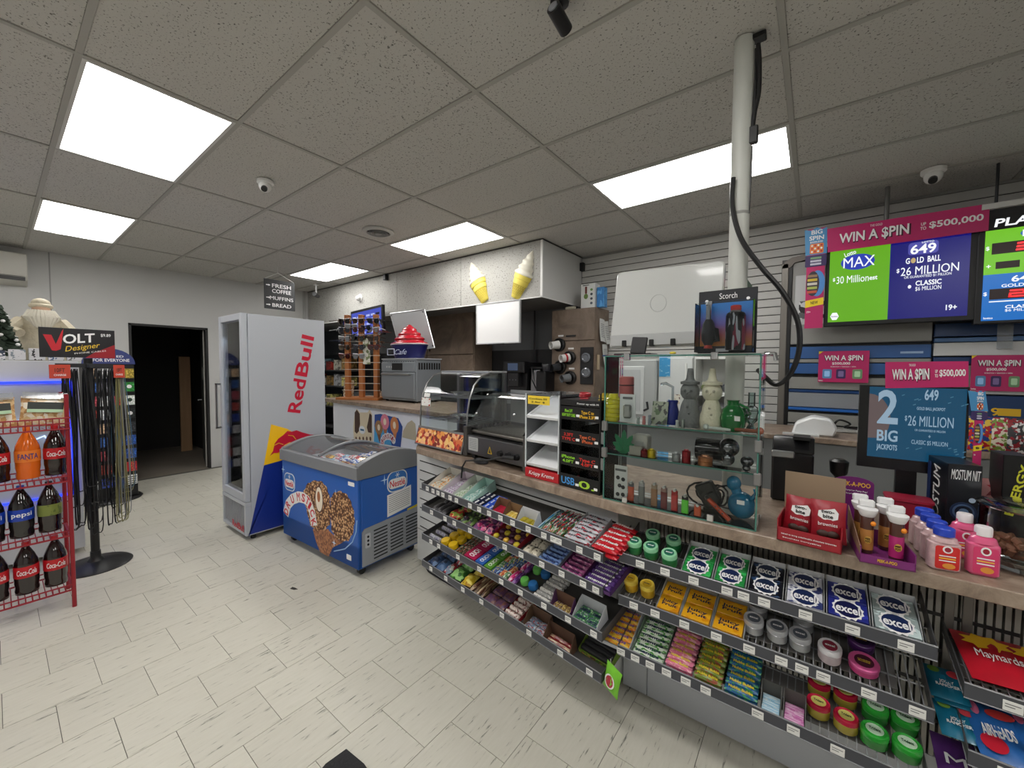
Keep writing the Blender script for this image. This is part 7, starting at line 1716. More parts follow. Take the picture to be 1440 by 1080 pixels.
# black boxes
def bigbox(name, label, px0, px1, pyt, pyb, Y, d_, m, rot=0.):
    a = at_y(px0, pyb, Y); b_ = at_y(px1, pyt, Y); W = b_.x-a.x; Hh = b_.z-CZ-.001
    t = thing(name, label, 'box', T(a.x, Y, CZ+.001) @ RZ(R(rot)))
    MB().box(0, 0, 0, W, d_, Hh).build('carton', m, t, .002)
    return t, W, Hh
BKX = mat((18, 20, 28), .3)
t, W, Hh = bigbox('gadget_box', 'black gadget box with silver lettering and round blue picture', 1330, 1385, 657, 722, 1.98, .16, BKX, 8)
F = FR((0, -.0005, 0), (1, 0, 0), (0, 0, 1)); F2 = FR((-.0005, .16, 0), (0, -1, 0), (0, 0, 1))
txt('MOSTUM NIT', F @ T(W*.52, Hh*.87, 0), W*.85, Hh*.13, INKW, t, shear=.2, bold=.0)
for k, (r_, c_) in enumerate(((.40, (36, 52, 84)), (.32, (80, 104, 140)), (.26, (20, 26, 44)), (.15, (110, 140, 176)))): flat(ell(W*r_, W*r_, 24, W*.5, Hh*.40), F @ T(0, 0, .0008*k), mat(c_, .3), t, 'round_picture', .0008)
flat(ell(W*.10, W*.10, 14, W*.72, Hh*.56), F @ T(0, 0, .004), mat((170, 186, 206), .3), t, 'lens_glint', .0006)
txt('MOSTUM', F2 @ T(.08, Hh*.5, 0) @ RZ(R(90)), Hh*.85, .05, INKW, t, shear=.2, bold=0.)
flat(rrect(.005, .02, .03, Hh-.02, .004), F2, mat((40, 60, 110), .4), t, 'blue_stripe')
p = at_y(1276, 712, 2.02)
t = thing('red_container', 'dark red plastic container behind the candy tubes', 'container', T(p.x, 2.02, CZ+.001)); MB().prism(rrect(-.05, -.035, .05, .035, .015), 0, .115, None, rrect(-.06, -.045, .06, .045, .015)).build('tub', mat((140, 24, 46), .35), t); MB().prism(rrect(-.064, -.049, .064, .049, .018), .115, .123).build('lip', mat((150, 28, 52), .35), t)
t, W, Hh = bigbox('energy_box', 'tall black box with yellow vertical lettering at the right edge', 1406, 1452, 643, 735, 2.06, .10, mat((14, 14, 16), .4), 4)
txt('ENERGY', FR((W*.55, -.0005, Hh*.62), (.18, 0, 1), (-1, 0, .18)), Hh*.58, W*.34, mat((206, 206, 50), .5), t, bold=.04)
o = thing('snack_pouch', 'clear pouch of pink and red sweets behind the black gadget box', 'pouch', T(at_y(1392, 700, 2.12).x, 2.16, CZ+.001)); link('pouch', bag_mesh(.12, .20, .06, cells([(214, 150, 150), (190, 40, 60), (232, 214, 208), (150, 60, 70)], 28)), o)
for k, (px, py, c_, nm) in enumerate(((1395, 625, [(190, 30, 40), (226, 190, 60), (40, 70, 150)], 'red and yellow'), (1420, 622, [(170, 30, 60), (120, 150, 60), (230, 220, 200)], 'crimson'), (1442, 632, [(220, 220, 220), (60, 60, 64), (150, 40, 50)], 'white'))):
    p = at_y(px, py, 3.3)
    o = thing('snack_pouch', '%s snack pouch standing on the rear desk under the navy cabinet' % nm, 'pouch', T(p.x, dp.y+.06, DZ2+.001)); link('pouch', bag_mesh(.11, .20, .06, cells(c_, 75)), o)
# ================================================================ CANDY SHELVES
RAILM = mat((66, 68, 75), .35, name='price_rail'); RAILC = mat((150, 152, 156), .2, .2, name='rail_lip'); TAGM = mat((226, 226, 222), .5, name='price_tag')
TAGP = mat((120, 120, 122), .6)
TRAYM = mat((58, 56, 54), .6, name='shelf_tray')
SH = {}
def u_at(fr, px, py=None):
    n = fr.to_3x3() @ Vector((0, 1, 0)); o = fr.translation
    py = py or 800
    for _ in range(3):
        p = at_plane(px, py, o, n); l = fr.inverted() @ p
        py = pix(fr @ Vector((l.x, 0, 0)))[1]
    return l.x
def shelf(key, label, fr, L, D, tilt, tags, wire=False, rail=.042):
    t = thing('candy_shelf', label, 'shelf', fr)
    M = T(0, 0, -rail+.010) @ RX(R(tilt))
    if not wire:
        MB().box(0, 0, -.004, L, D, 0, M).build('tray', TRAYM, t)
    else:
        m = MB(); k = 0
        while k*.024 < L:
            m.tube([M @ Vector((k*.024, 0, -.003)), M @ Vector((k*.024, D, -.003))], .0022, 4); k += 1
        for y in (.01, D*.5, D-.01): m.tube([M @ Vector((0, y, -.006)), M @ Vector((L, y, -.006))], .003, 4)
        tag(m.build('wires', RAILC, t), kind='stuff')
        MB().box(0, D*.3, -.012, L*.93, D, -.009, M).build('tray', mat((92, 90, 88), .5), t)
    MB().box(0, -.005, -rail, L, 0, 0).build('rail', RAILM, t, .001)
    m = MB(); m.tube([(0, -.004, 0), (L, -.004, 0)], .0028, 5); m.build('rail_lip', RAILC, t); m = MB(); m.tube([(0, -.004, -rail), (L, -.004, -rail)], .0022, 5); m.build('rail_lip', RAILC, t)
    for x in (0, L-.003): MB().prism([(0, -rail), (D, -rail+.010+D*math.sin(R(tilt))-.01), (D, D*math.sin(R(tilt))), (0, 0)], x, x+.003, FR((0, 0, 0), (0, 1, 0), (0, 0, 1))).build('end_plate', mat((80, 80, 82), .4, .3), t)
    for px in tags:
        u = u_at(fr, px); w = .036 if L < 1.3 else .034
        tg = MB().box(u-w/2, -.0075, -rail+.004, u+w/2, -.0055, -.010).build('price_tag', TAGM, t, .0008)
        for k, (a0, a1) in enumerate(((-.4, .38), (-.4, .1))): MB().box(u+a0*w, -.0079, -.020-.007*k, u+a1*w, -.0075, -.0175-.007*k).build('tag_print', TAGP, tg, smooth=0)
    SH[key] = (fr, M, D)
    return t
LF = lambda z: MC @ T(-1.45, -.08, z)
LL_ = 1.43
shelf('L1', 'top candy shelf of the left counter run', LF(.80), LL_, .235, 14, (602, 610, 617, 624, 634, 643, 662, 675, 689, 705, 722, 744, 766, 779, 787, 816, 841))
shelf('L2', 'second candy shelf of the left counter run', LF(.652), LL_, .235, 14, (608, 627, 640, 662, 686, 711, 734, 763, 791, 821, 839))
shelf('L3', 'third candy shelf of the left counter run', LF(.452), LL_, .235, 14, (607, 618, 645, 675, 706, 733, 766, 800, 836))
shelf('L4', 'lowest candy shelf of the left counter run', LF(.268), LL_, .235, 14, (607, 628, 652, 678, 707, 745, 789, 830))
RFm = lambda z: T(-.645, 1.62, z)
shelf('R1', 'upper gum shelf right of the counter bend', RFm(.798), .95, .235, 14, (901, 936, 976, 1023, 1046, 1075, 1133, 1199, 1274), True)
shelf('R2', 'middle gum shelf right of the counter bend', RFm(.612), .95, .235, 14, (892, 922, 963, 1008, 1054, 1099, 1128, 1158, 1222, 1290), True)
shelf('R3', 'lower gum shelf right of the counter bend', RFm(.388), .95, .235, 14, (874, 894, 915, 938, 965, 993, 1066, 1116, 1178, 1262), True)
shelf('R4', 'wire shelf of red candy bags at the right photo edge', T(.358, 1.62, .722), .9, .235, 12, (1424,), True)
shelf('R5', 'wire shelf of blue candy bags at the right photo edge', T(.372, 1.62, .535), .9, .235, 20, (1416,), True)
shelf('R6', 'lowest wire shelf at the lower right photo corner', T(.40, 1.62, .40), .9, .235, 14, (), True)

MESH = {}
def pm(kind, l, w, h, m):
    k = (kind, round(l, 4), round(w, 4), round(h, 4), m.name)
    if k in MESH: return MESH[k]
    if kind == 'wrap': me = wrap_mesh(l, w, h, m, min(.012, l*.1))
    elif kind == 'box': me = MB().box(-l/2, -w/2, 0, l/2, w/2, h).mesh('pack', m, bevel=.0012)
    elif kind == 'roll':
        b = MB(); r0 = min(w, h)/2; b.lathe([(r0*.6, -l/2), (r0, -l/2+.003), (r0, l/2-.003), (r0*.6, l/2)], 10, T(0, 0, r0) @ RY(R(90))); me = b.mesh('roll', m)
    elif kind == 'bag':
        b = MB(); rn = random.Random(int(l*1e4))
        def f(s): return lambda u, v: ((u-.5)*l, (v-.5)*w, h/2+s*(h/2*(math.sin(math.pi*u)**.5)*(math.sin(math.pi*v)**.5)+.0006)+((rn.random()-.5)*.006+.006*math.sin(u*17+v*9)*(l > .07))*math.sin(math.pi*u)*math.sin(math.pi*v))
        b.grid(f(1), 8, 6); b.grid(f(-1), 4, 4); me = b.mesh('bag', m)
    elif kind == 'disc': me = MB().lathe([(l/2*.8, 0), (l/2, h*.2), (l/2, h*.75), (l/2*.85, h)], 18).mesh('disc', m)
    elif kind == 'pop':
        b = MB(); b.ball((0, 0, h*.5), l/2, l/2, h/2, 10, 7); b.cyl((0, w*.2, h*.5), (0, w*.6, h*.3), .002, n=5); me = b.mesh('lollipop', m)
    MESH[k] = me
    return me
CNT = {}
def S_pt(key, u, v, z=0.):
    fr, M, D = SH[key]; return fr @ M @ T(u, v, z)
def goods(key, px0, px1, name, label, cat, kind, mats, nx, ny, h, layers=1, along='y', v0=.012, v1=.215, carton=None, word=None, wcol=None, logo=None, jit=0., seed=1, zoff=0., front=None):
    fr, M, D = SH[key]; u0, u1 = u_at(fr, px0), u_at(fr, px1)
    rn = random.Random(seed+int(px0)); grp = label
    z0 = .0015+zoff
    if carton:
        col, incol, clabel, hs, hb = carton
        W = u1-u0-.002
        c = thing('display_carton', clabel, 'carton', fr @ M @ T(u0+.001, v0-.008, .0005))
        d_ = v1-v0+.014
        m = MB(); m.box(0, 0, 0, W, d_, .0015); m.box(0, 0, 0, W, .0015, min(.018, hs)); m.box(0, d_-.0015, 0, W, d_, hb)
        m.build('carton', mat(col, .6), c)
        for x in (0, W-.0015): MB().prism([(0, 0), (d_, 0), (d_, hb), (d_*.75, hb*.9), (0, min(.018, hs))], x, x+.0015, FR((0, 0, 0), (0, 1, 0), (0, 0, 1))).build('side_flap', mat(incol, .7), c)
        if front: MB().box(.002, -.0006, .002, W-.002, -.0001, min(.016, hs-.002)).build('front_print', front, c)
        u0 += .004; u1 -= .004; z0 = .003+zoff
    cw, cd = (u1-u0)/nx, (v1-v0)/ny
    made = []
    for l_ in range(layers):
        for j in range(ny):
            for i in range(nx):
                m = mats[(i*3+j*5+l_) % len(mats)] if len(mats) > 2 else mats[(j if along == 'x' else i) % len(mats)]
                if along == 'y': me = pm(kind, cd*.97, cw*.95, h, m); rz = R(90)
                else: me = pm(kind, cw*.97, cd*.95, h, m); rz = 0
                if kind in ('disc', 'pop'): dd = min(cw, cd)*.97; me = pm(kind, dd, dd, h, m)
                mx = fr @ M @ T(u0+(i+.5)*cw, v0+(j+.5)*cd, z0+l_*h*1.01) @ RZ(rz+(rn.uniform(-jit, jit) if jit else 0))
                o = put(name, me, label, cat, mx, grp)
                made.append(o)
                if word and l_ == layers-1:
                    if along == 'y': lw, lh = cd*.62, cw*.42
                    else: lw, lh = cw*.72, cd*.42
                    hz = h*(1.0 if kind == 'box' else .99)
                    zf = .0004 if kind == 'box' else .0012
                    Fm = T(0, 0, hz+zf)
                    if along == 'y': lw, lh = me_dim(kind, cd, cw)
                    if logo: flat(ell(lw*.46, lh*1.05, 18), Fm, logo, o, 'logo_oval', .0006)
                    if logo: flat([(lw*(.50+.06*(q % 2))*math.cos(q*math.pi/14), lh*(1.18+.22*(q % 2))*math.sin(q*math.pi/14)) for q in range(28)], T(0, 0, hz+zf-.0003), INKW, o, 'logo_burst', .0004)
                    txt(word, T(0, 0, hz+zf+(.0006 if logo else 0)), lw*(.82 if logo else 1), lh, wcol or INKW, o, bold=.03, depth=.0008)
    return made
def me_dim(kind, cd, cw): return cd*.66, cw*.45
def P(base, acc, acc2=None, sc=(3, 3, 2), thr=.52, kind='noise', rough=.3): return printed(base, acc, acc2, sc, thr, rough, kind)
INKN = mat((20, 26, 70), .4)
# ---- left, top shelf
for i, (a, b, base, acc, nm, tray) in enumerate(((595, 617, (214, 206, 190), (226, 150, 50), 'white and orange', (214, 214, 208)), (619, 633, (206, 200, 210), (150, 110, 160), 'white and lilac', (206, 196, 204)), (634, 646, (206, 214, 200), (110, 160, 90), 'white and green', (206, 212, 206)), (647, 661, (196, 216, 210), (90, 170, 160), 'white and mint', (170, 206, 196)))):
    goods('L1', max(a, 599), b, 'gum_pack', '%s gum pack in the %s plastic bin of the top left shelf' % (nm, ('first', 'second', 'third', 'fourth')[i]), 'gum', 'wrap', [P(base, acc, None, (5, 2, 2), .55)], 4, 2, .016, 1, 'y', carton=(tray, tray, 'clear plastic bin of %s gum on the top left shelf' % nm, .05, .065), jit=.12)
goods('L1', 662, 675, 'gum_pack', 'navy gum pack right of the plastic bins on the top left shelf', 'gum', 'box', [mat((24, 30, 60), .3)], 2, 3, .022, 1, 'y', v1=.15, word='excel')
goods('L1', 676, 689, 'gum_pack', 'bright blue gum pack on the top left shelf', 'gum', 'box', [mat((36, 80, 190), .3)], 2, 3, .022, 1, 'y', v1=.15, word='excel')
goods('L1', 690, 706, 'gum_pack', 'red gum pack in an open brown carton on the top left shelf', 'gum', 'box', [mat((176, 30, 60), .35)], 3, 1, .02, 1, 'y', v1=.08, carton=((120, 90, 66), (104, 78, 56), 'tall brown carton with a few red gum packs', .03, .07))
goods('L1', 707, 724, 'gum_pack', 'yellow gum pack in an open brown carton on the top left shelf', 'gum', 'box', [P((214, 180, 60), (230, 214, 150))], 3, 1, .018, 1, 'y', v1=.07, carton=((128, 98, 70), (112, 84, 60), 'tall brown carton with a few yellow gum packs', .03, .07))
goods('L1', 725, 749, 'chew_bar', 'yellow and black striped chew on the top left shelf', 'candy', 'wrap', [P((30, 30, 28), (226, 206, 40), None, (3, 3, 3), .5, 'band')], 3, 1, .02, 1, 'y', v1=.07, carton=((214, 216, 222), (200, 204, 210), 'white carton with yellow striped chews', .03, .07))
goods('L1', 750, 760, 'chew_bar', 'blue and teal chew bar on the top left shelf', 'candy', 'wrap', [P((40, 120, 170), (190, 210, 214)), P((44, 90, 80), (150, 190, 170))], 3, 1, .016, 1, 'y', jit=.05)
goods('L1', 761, 789, 'chew_bar', 'red, white and green taffy bar on the top left shelf', 'candy', 'wrap', [P((200, 206, 202), (196, 30, 44), (60, 130, 60), (5, 2, 2), .5), P((60, 110, 60), (206, 212, 206), (190, 30, 40), (5, 2, 2), .52)], 6, 1, .018, 2, 'y', word='AIRHEADS', wcol=INKN, jit=.05)
goods('L1', 791, 826, 'chew_bar', 'silver and red taffy bar on the top left shelf', 'candy', 'wrap', [P((196, 198, 204), (196, 40, 60), None, (3, 2, 2), .55)], 1, 7, .022, 2, 'x', word='AirHeads', wcol=mat((60, 60, 70), .4), carton=((190, 192, 196), (170, 172, 176), 'silver carton of taffy bars', .03, .05), jit=.03)
goods('L1', 830, 866, 'chew_bar', 'bright red taffy bar at the right end of the top left shelf', 'candy', 'wrap', [P((190, 24, 38), (214, 60, 70), None, (3, 2, 2), .6)], 1, 6, .024, 2, 'x', word='AirHeads', jit=.06)
# ---- left, second
goods('L2', 604, 623, 'licorice_pack', 'black licorice pack at the left end of the second shelf', 'candy', 'wrap', [mat((52, 50, 52), .35)], 3, 2, .028, 1, 'y', jit=.08)
goods('L2', 624, 642, 'gummy_tray', 'round red and green gummy pack on the second left shelf', 'candy', 'disc', [cells([(190, 50, 40), (120, 150, 60), (214, 190, 110), (150, 30, 36)], 60)], 1, 2, .03, 1, 'y', jit=.1)
goods('L2', 643, 660, 'gummy_bag', 'dark green and plum gummy bag on the second left shelf', 'candy', 'bag', [cells([(50, 70, 44), (110, 140, 70), (70, 36, 60), (30, 30, 34)], 50)], 2, 2, .035, 1, 'y', jit=.2)
goods('L2', 661, 687, 'gummy_bag', 'pink and purple gummy bag on the second left shelf', 'candy', 'bag', [cells([(190, 60, 120), (110, 50, 110), (226, 150, 170), (80, 40, 80)], 60)], 3, 2, .035, 1, 'y', jit=.25)
goods('L2', 688, 725, 'lollipop', 'yellow tipped plum lollipop on the second left shelf', 'lollipop', 'pop', [mat((206, 186, 50), .3), mat((90, 44, 70), .3), mat((214, 170, 60), .3), mat((70, 36, 56), .3)], 5, 4, .026, 1, 'y', carton=((80, 40, 60), (150, 30, 44), 'plum carton of yellow tipped lollipops', .03, .05))
goods('L2', 731, 752, 'chocolate_bar', 'cream wrapped chocolate bar with dark lettering on the second left shelf', 'candy', 'wrap', [P((206, 198, 178), (90, 80, 66), None, (6, 4, 2), .6)], 2, 3, .026, 1, 'y', jit=.12)
goods('L2', 754, 782, 'mint_roll', 'pale blue mint roll in a silver carton on the second left shelf', 'candy', 'roll', [P((120, 150, 200), (60, 80, 150), None, (4, 2, 2), .55)], 1, 7, .022, 1, 'x', word='mentos', wcol=INKN, carton=((150, 160, 176), (140, 150, 166), 'silver blue carton of mint rolls', .025, .04))
goods('L2', 785, 816, 'mint_roll', 'pink and plum mint roll on the second left shelf', 'candy', 'roll', [P((150, 70, 120), (206, 150, 180), None, (4, 2, 2), .55)], 1, 7, .022, 1, 'x', word='mentos', wcol=mat((50, 20, 60), .4), carton=((110, 40, 90), (90, 30, 80), 'plum carton of mint rolls', .025, .04))
goods('L2', 818, 858, 'mint_roll', 'deep violet mint roll at the right end of the second left shelf', 'candy', 'roll', [P((84, 50, 120), (140, 110, 180), None, (4, 2, 2), .6)], 1, 7, .024, 1, 'x', word='mentos', carton=((76, 36, 100), (66, 30, 90), 'violet carton of mint rolls', .025, .04))
# ---- left, third
goods('L3', 600, 614, 'candy_tube', 'small grey and white candy tube at the left end of the third shelf', 'candy', 'roll', [P((170, 170, 180), (226, 226, 226), (120, 110, 150))], 2, 4, .026, 1, 'x', jit=.1)
goods('L3', 615, 636, 'yellow_tin', 'round yellow lidded tin on the third left shelf', 'tin', 'disc', [mat((226, 186, 30), .3)], 2, 3, .034, 1, 'y')
goods('L3', 637, 650, 'gum_stick_pack', 'dark green gum pack on the third left shelf', 'gum', 'box', [P((40, 66, 44), (150, 170, 150), (170, 60, 50), (5, 3, 2), .55)], 3, 2, .022, 1, 'y', jit=.05)
for a, b, c, nm in ((651, 666, (176, 30, 80), 'magenta'), (667, 678, (50, 100, 180), 'blue'), (679, 689, (90, 150, 50), 'green')):
    goods('L3', a, b, 'bubble_tape', '%s bubble gum box with white lettering on the third left shelf' % nm, 'gum', 'box', [mat(c, .35)], 1, 2, .032, 1, 'y', word='OUCH')
goods('L3', 690, 710, 'candy_pack', 'tiny multicoloured candy pack on the third left shelf', 'candy', 'box', [P((60, 90, 160), (206, 190, 90)), P((90, 140, 90), (220, 220, 210)), P((200, 90, 60), (226, 206, 150)), P((50, 70, 120), (160, 190, 214))], 4, 4, .028, 1, 'y', jit=.1)
goods('L3', 711, 722, 'candy_pack', 'pink and purple candy pack on the third left shelf', 'candy', 'wrap', [P((206, 50, 120), (236, 206, 220)), P((90, 40, 110), (150, 100, 170))], 2, 2, .03, 1, 'y', jit=.1)
goods('L3', 723, 733, 'gum_disc', 'bright green gum wheel on the third left shelf', 'gum', 'disc', [mat((110, 190, 90), .25)], 1, 2, .034, 1, 'y'); goods('L3', 734, 745, 'gum_disc', 'blue gum wheel on the third left shelf', 'gum', 'disc', [mat((50, 110, 170), .25)], 1, 2, .034, 1, 'y')
goods('L3', 747, 771, 'mint_roll', 'white and grey mint roll on the third left shelf', 'candy', 'roll', [P((206, 204, 198), (120, 118, 116), None, (6, 2, 2), .6), P((150, 150, 146), (206, 204, 200), None, (6, 2, 2), .6)], 1, 8, .022, 1, 'x', jit=.03)
goods('L3', 773, 801, 'toffee_pack', 'gold and purple toffee pack in a brown carton, third left shelf', 'candy', 'wrap', [P((150, 120, 60), (70, 40, 90), (206, 190, 130))], 5, 1, .016, 1, 'y', v1=.06, carton=((96, 68, 56), (84, 50, 90), 'deep brown carton with gold toffee packs on the third left shelf', .03, .075))
goods('L3', 803, 838, 'gum_stick_pack', 'green and violet gum pack in a white carton on the third left shelf', 'gum', 'box', [P((60, 120, 70), (160, 200, 150), (84, 60, 120), (5, 3, 2), .55)], 2, 2, .02, 1, 'x', v1=.10, word='mentos', wcol=INKN, carton=((196, 198, 204), (206, 208, 212), 'white carton of green gum packs on the third left shelf', .03, .075))
# ---- left, bottom
goods('L4', 600, 621, 'gummy_bag', 'dark blue crinkled bag at the left end of the lowest shelf', 'candy', 'bag', [cells([(40, 64, 100), (70, 100, 140), (30, 44, 70)], 40)], 2, 2, .045, 1, 'y', jit=.2)
goods('L4', 622, 629, 'gummy_bag', 'red and grey bag on the lowest left shelf', 'candy', 'bag', [cells([(170, 50, 60), (120, 140, 160), (210, 206, 200)], 60)], 1, 2, .05, 1, 'y', jit=.1); goods('L4', 630, 645, 'gummy_bag', 'leaf green candy bag on the lowest left shelf', 'candy', 'bag', [cells([(90, 150, 60), (140, 190, 110), (50, 100, 44)], 45)], 1, 2, .055, 1, 'y', jit=.2); goods('L4', 646, 658, 'gummy_bag', 'yellow candy bag on the lowest left shelf', 'candy', 'bag', [cells([(206, 176, 40), (226, 206, 90), (170, 130, 30)], 45)], 1, 2, .055, 1, 'y', jit=.2)
goods('L4', 659, 676, 'jerky_pack', 'brown and cream jerky pack on the lowest left shelf', 'candy', 'wrap', [P((110, 70, 56), (206, 186, 150)), P((130, 110, 80), (80, 50, 44))], 4, 1, .03, 1, 'y', jit=.1)
goods('L4', 678, 705, 'chocolate_bar', 'purple and brown chocolate bar on the lowest left shelf', 'candy', 'wrap', [P((90, 60, 90), (120, 80, 70), None, (4, 3, 2))], 2, 3, .026, 1, 'x', jit=.06)
goods('L4', 707, 727, 'mint_roll', 'white and red striped roll in a red tray on the lowest left shelf', 'candy', 'roll', [P((216, 200, 190), (120, 60, 56), None, (7, 2, 2), .58)], 1, 6, .028, 1, 'x', carton=((160, 30, 40), (150, 26, 36), 'red tray of striped candy rolls', .02, .03))
goods('L4', 734, 763, 'chocolate_bar', 'blue and silver chocolate bar in a carton on the lowest left shelf', 'candy', 'wrap', [P((110, 130, 150), (190, 196, 200), (150, 50, 50))], 2, 2, .02, 1, 'x', v1=.09, jit=.1, carton=((92, 68, 52), (110, 84, 62), 'brown carton with blue silver bars on the lowest left shelf', .03, .08))
goods('L4', 765, 801, 'chocolate_bar', 'dark red chocolate bar in a brown carton on the lowest left shelf', 'candy', 'wrap', [P((120, 30, 34), (200, 180, 150))], 1, 2, .022, 1, 'x', v1=.06, carton=((84, 60, 48), (96, 70, 54), 'brown carton with dark red bars on the lowest left shelf', .03, .085))
goods('L4', 803, 848, 'licorice_roll', 'black licorice roll in a green carton on the lowest left shelf', 'candy', 'roll', [mat((40, 40, 42), .3)], 1, 5, .03, 1, 'x', v0=.07, carton=((120, 150, 50), (110, 140, 46), 'green carton of black licorice at the right end of the lowest left shelf', .045, .06), front=cells([(130, 160, 50), (90, 60, 40), (170, 140, 70), (60, 100, 40)], 70))
fr, M_, D_2 = SH['L4']
o = thing('hanging_candy_bag', 'lime green candy bag hanging off the right end of the lowest left shelf', 'bag', fr @ T(LL_+.028, .02, -.075) @ RY(R(10)) @ RZ(R(-12))); link('bag', bag_mesh(.085, .125, .035, mat((120, 196, 50), .35, var=.15, vs=30), crinkle=.006), o)
F = FR((0, -.0165, .06), (1, 0, 0), (0, 0, 1)); flat(ell(.026, .032, 16), F, INKW, o, 'label_oval', .001); flat(ell(.020, .026, 14), F @ T(0, 0, .001), mat((176, 40, 60), .4), o, 'label_picture', .0008); MB().tube([(-.02, 0, .12), (-.028, .0, .14), (-.033, .02, .135)], .002, 4).build('hook', CHROME, o)
# ---- round tubs
def tub(name, label, key, px, py, r, h, body, lid, ring, group, word=None, wcol=None, oval=1.0, lean=0., z=0.):
    fr, M, D = SH[key]; n = (fr.to_3x3() @ M.to_3x3() @ Vector((0, 0, 1)))
    p = at_plane(px, py, (fr @ M @ Vector((0, 0, h+z))), n); l = (fr @ M).inverted() @ p
    o = thing(name, label, 'gum tub', fr @ M @ T(l.x, l.y, .0015+z), group)
    MB().lathe([(r*.86, 0), (r*.95, .004), (r*.97, h*.62), (r*.9, h*.66)], 20, None, 1, oval).build('tub', body, o)
    ld = MB().lathe([(r*.92, h*.64), (r, h*.68), (r*.99, h*.93), (r*.93, h), (r*.80, h*1.005), (r*.76, h*.985)], 20, None, 1, oval).build('lid', lid, o)
    MB().lathe([(r*.62, h*.985), (r*.62, h*1.012), (r*.58, h*1.014)], 18, None, 1, oval).build('lid_disc', ring, o)
    if word: txt(word, T(0, 0, h*1.014+.0004), r*.8, r*.26, wcol or INKW, o, bold=.02, depth=.0008)
    return o
GT = mat((40, 140, 76), .3); GL = mat((150, 214, 170), .3); GR = mat((40, 110, 90), .35)
for i, (px, py, nm) in enumerate(((892, 760, 'leftmost'), (918, 749, 'back left'), (915, 767, 'front middle'), (947, 757, 'back right'), (941, 777, 'front right'))):
    tub('gum_tub', 'green gum tub with pale lid, %s of five on the upper gum shelf' % nm, 'R1', px, py, .031, .056, GT, GL, GR, 'green tubs on the upper gum shelf', 'excel')
YT = mat((222, 176, 30), .3)
for i, (px, py, nm) in enumerate(((887, 813, 'left'), (910, 821, 'right'))): tub('gum_tub', 'yellow fruit gum tub, %s one on the middle gum shelf' % nm, 'R2', px, py, .031, .056, YT, mat((236, 206, 80), .3), mat((206, 166, 40), .35), 'yellow tubs on the middle gum shelf', 'juicy', INKN)
SV = mat((186, 188, 192), .22, .5); SVL = mat((206, 208, 212), .25, .3)
for i, (px, py, nm) in enumerate(((1060, 869, 'front left'), (1093, 880, 'front middle'), (1125, 891, 'front right'), (1066, 848, 'back left'), (1130, 866, 'back right'))): tub('gum_tub', 'silver gum tub, %s one on the middle gum shelf' % nm, 'R2', px, py, .0335, .056, SV, SVL, mat((90, 96, 106), .35), 'silver tubs on the middle gum shelf', 'excel')
tub('gum_tub', 'white gum tub with wine red disc on the middle gum shelf', 'R2', 1167, 908, .033, .056, mat((206, 190, 194), .3), mat((226, 224, 226), .3), mat((150, 50, 70), .35), 'tubs on the middle gum shelf', 'excel')
tub('gum_tape_roll', 'flat purple tape gum case behind the pink one', 'R2', 1211, 899, .037, .034, mat((70, 34, 90), .3), mat((84, 44, 104), .3), mat((44, 26, 60), .35), 'tape gum cases', 'Hubba\nBubba', mat((214, 180, 90), .4), z=.012)
tub('gum_tape_roll', 'flat pink tape gum case on the middle gum shelf', 'R2', 1215, 930, .040, .034, mat((206, 60, 130), .3), mat((222, 96, 156), .3), mat((90, 40, 60), .35), 'tape gum cases', 'Hubba\nBubba', mat((226, 190, 70), .4))
for i, (px, py, nm) in enumerate(((1152, 957, 'back left'), (1189, 971, 'back right'), (1151, 986, 'front left'), (1190, 1006, 'front right'))): tub('gum_tub', 'red and yellow oval gum tub, %s of four on the lower gum shelf' % nm, 'R3', px, py, .034, .058, mat((190, 170, 60), .25), mat((196, 34, 66), .22, coat=.6), mat((226, 214, 120), .35), 'red oval tubs', 'Trident', mat((60, 60, 40), .4), .82)
for i, (px, py, nm) in enumerate(((1231, 992, 'back left'), (1273, 1008, 'back right'), (1230, 1026, 'front left'), (1276, 1044, 'front right'))): tub('gum_tub', 'bright green oval gum tub, %s of four on the lower gum shelf' % nm, 'R3', px, py, .036, .058, mat((40, 150, 50), .25), mat((50, 170, 60), .22, coat=.6), mat((206, 236, 206), .35), 'green oval tubs', 'Trident', mat((40, 90, 50), .4), .82)
# ---- right shelves: boxed gum
def gum_box(key, a, b, nm, base, logo, where, word='excel', wc=None, acc=None):
    goods(key, a, b, 'gum_box', '%s gum pack %s' % (nm, where), 'gum', 'box', [P(base, acc or tuple(min(255, int(v*1.25+10)) for v in base), None, (2, 2, 2), .56)], 1, 2, .03, 1, 'x', v0=.012, v1=.175, word=word, wcol=wc, logo=logo, carton=((196, 198, 200), (186, 190, 192), 'low white carton of %s gum %s' % (nm, where), .02, .05))
NV = mat((24, 40, 84), .35)
gum_box('R1', 956, 1000, 'bright green', (36, 140, 66), NV, 'left of the other green carton'); gum_box('R1', 1002, 1048, 'emerald green', (36, 140, 66), NV, 'beside the black gum'); gum_box('R1', 1050, 1101, 'black and blue', (18, 20, 30), mat((24, 40, 70), .35), 'on the upper gum shelf', acc=(40, 70, 110)); gum_box('R1', 1103, 1160, 'white and navy', (200, 202, 212), NV, 'on the upper gum shelf', acc=(50, 60, 110)); gum_box('R1', 1162, 1226, 'royal blue', (36, 44, 130), mat((22, 26, 74), .35), 'on the upper gum shelf'); gum_box('R1', 1228, 1302, 'silver grey', (150, 164, 164), NV, 'at the right end of the upper gum shelf')
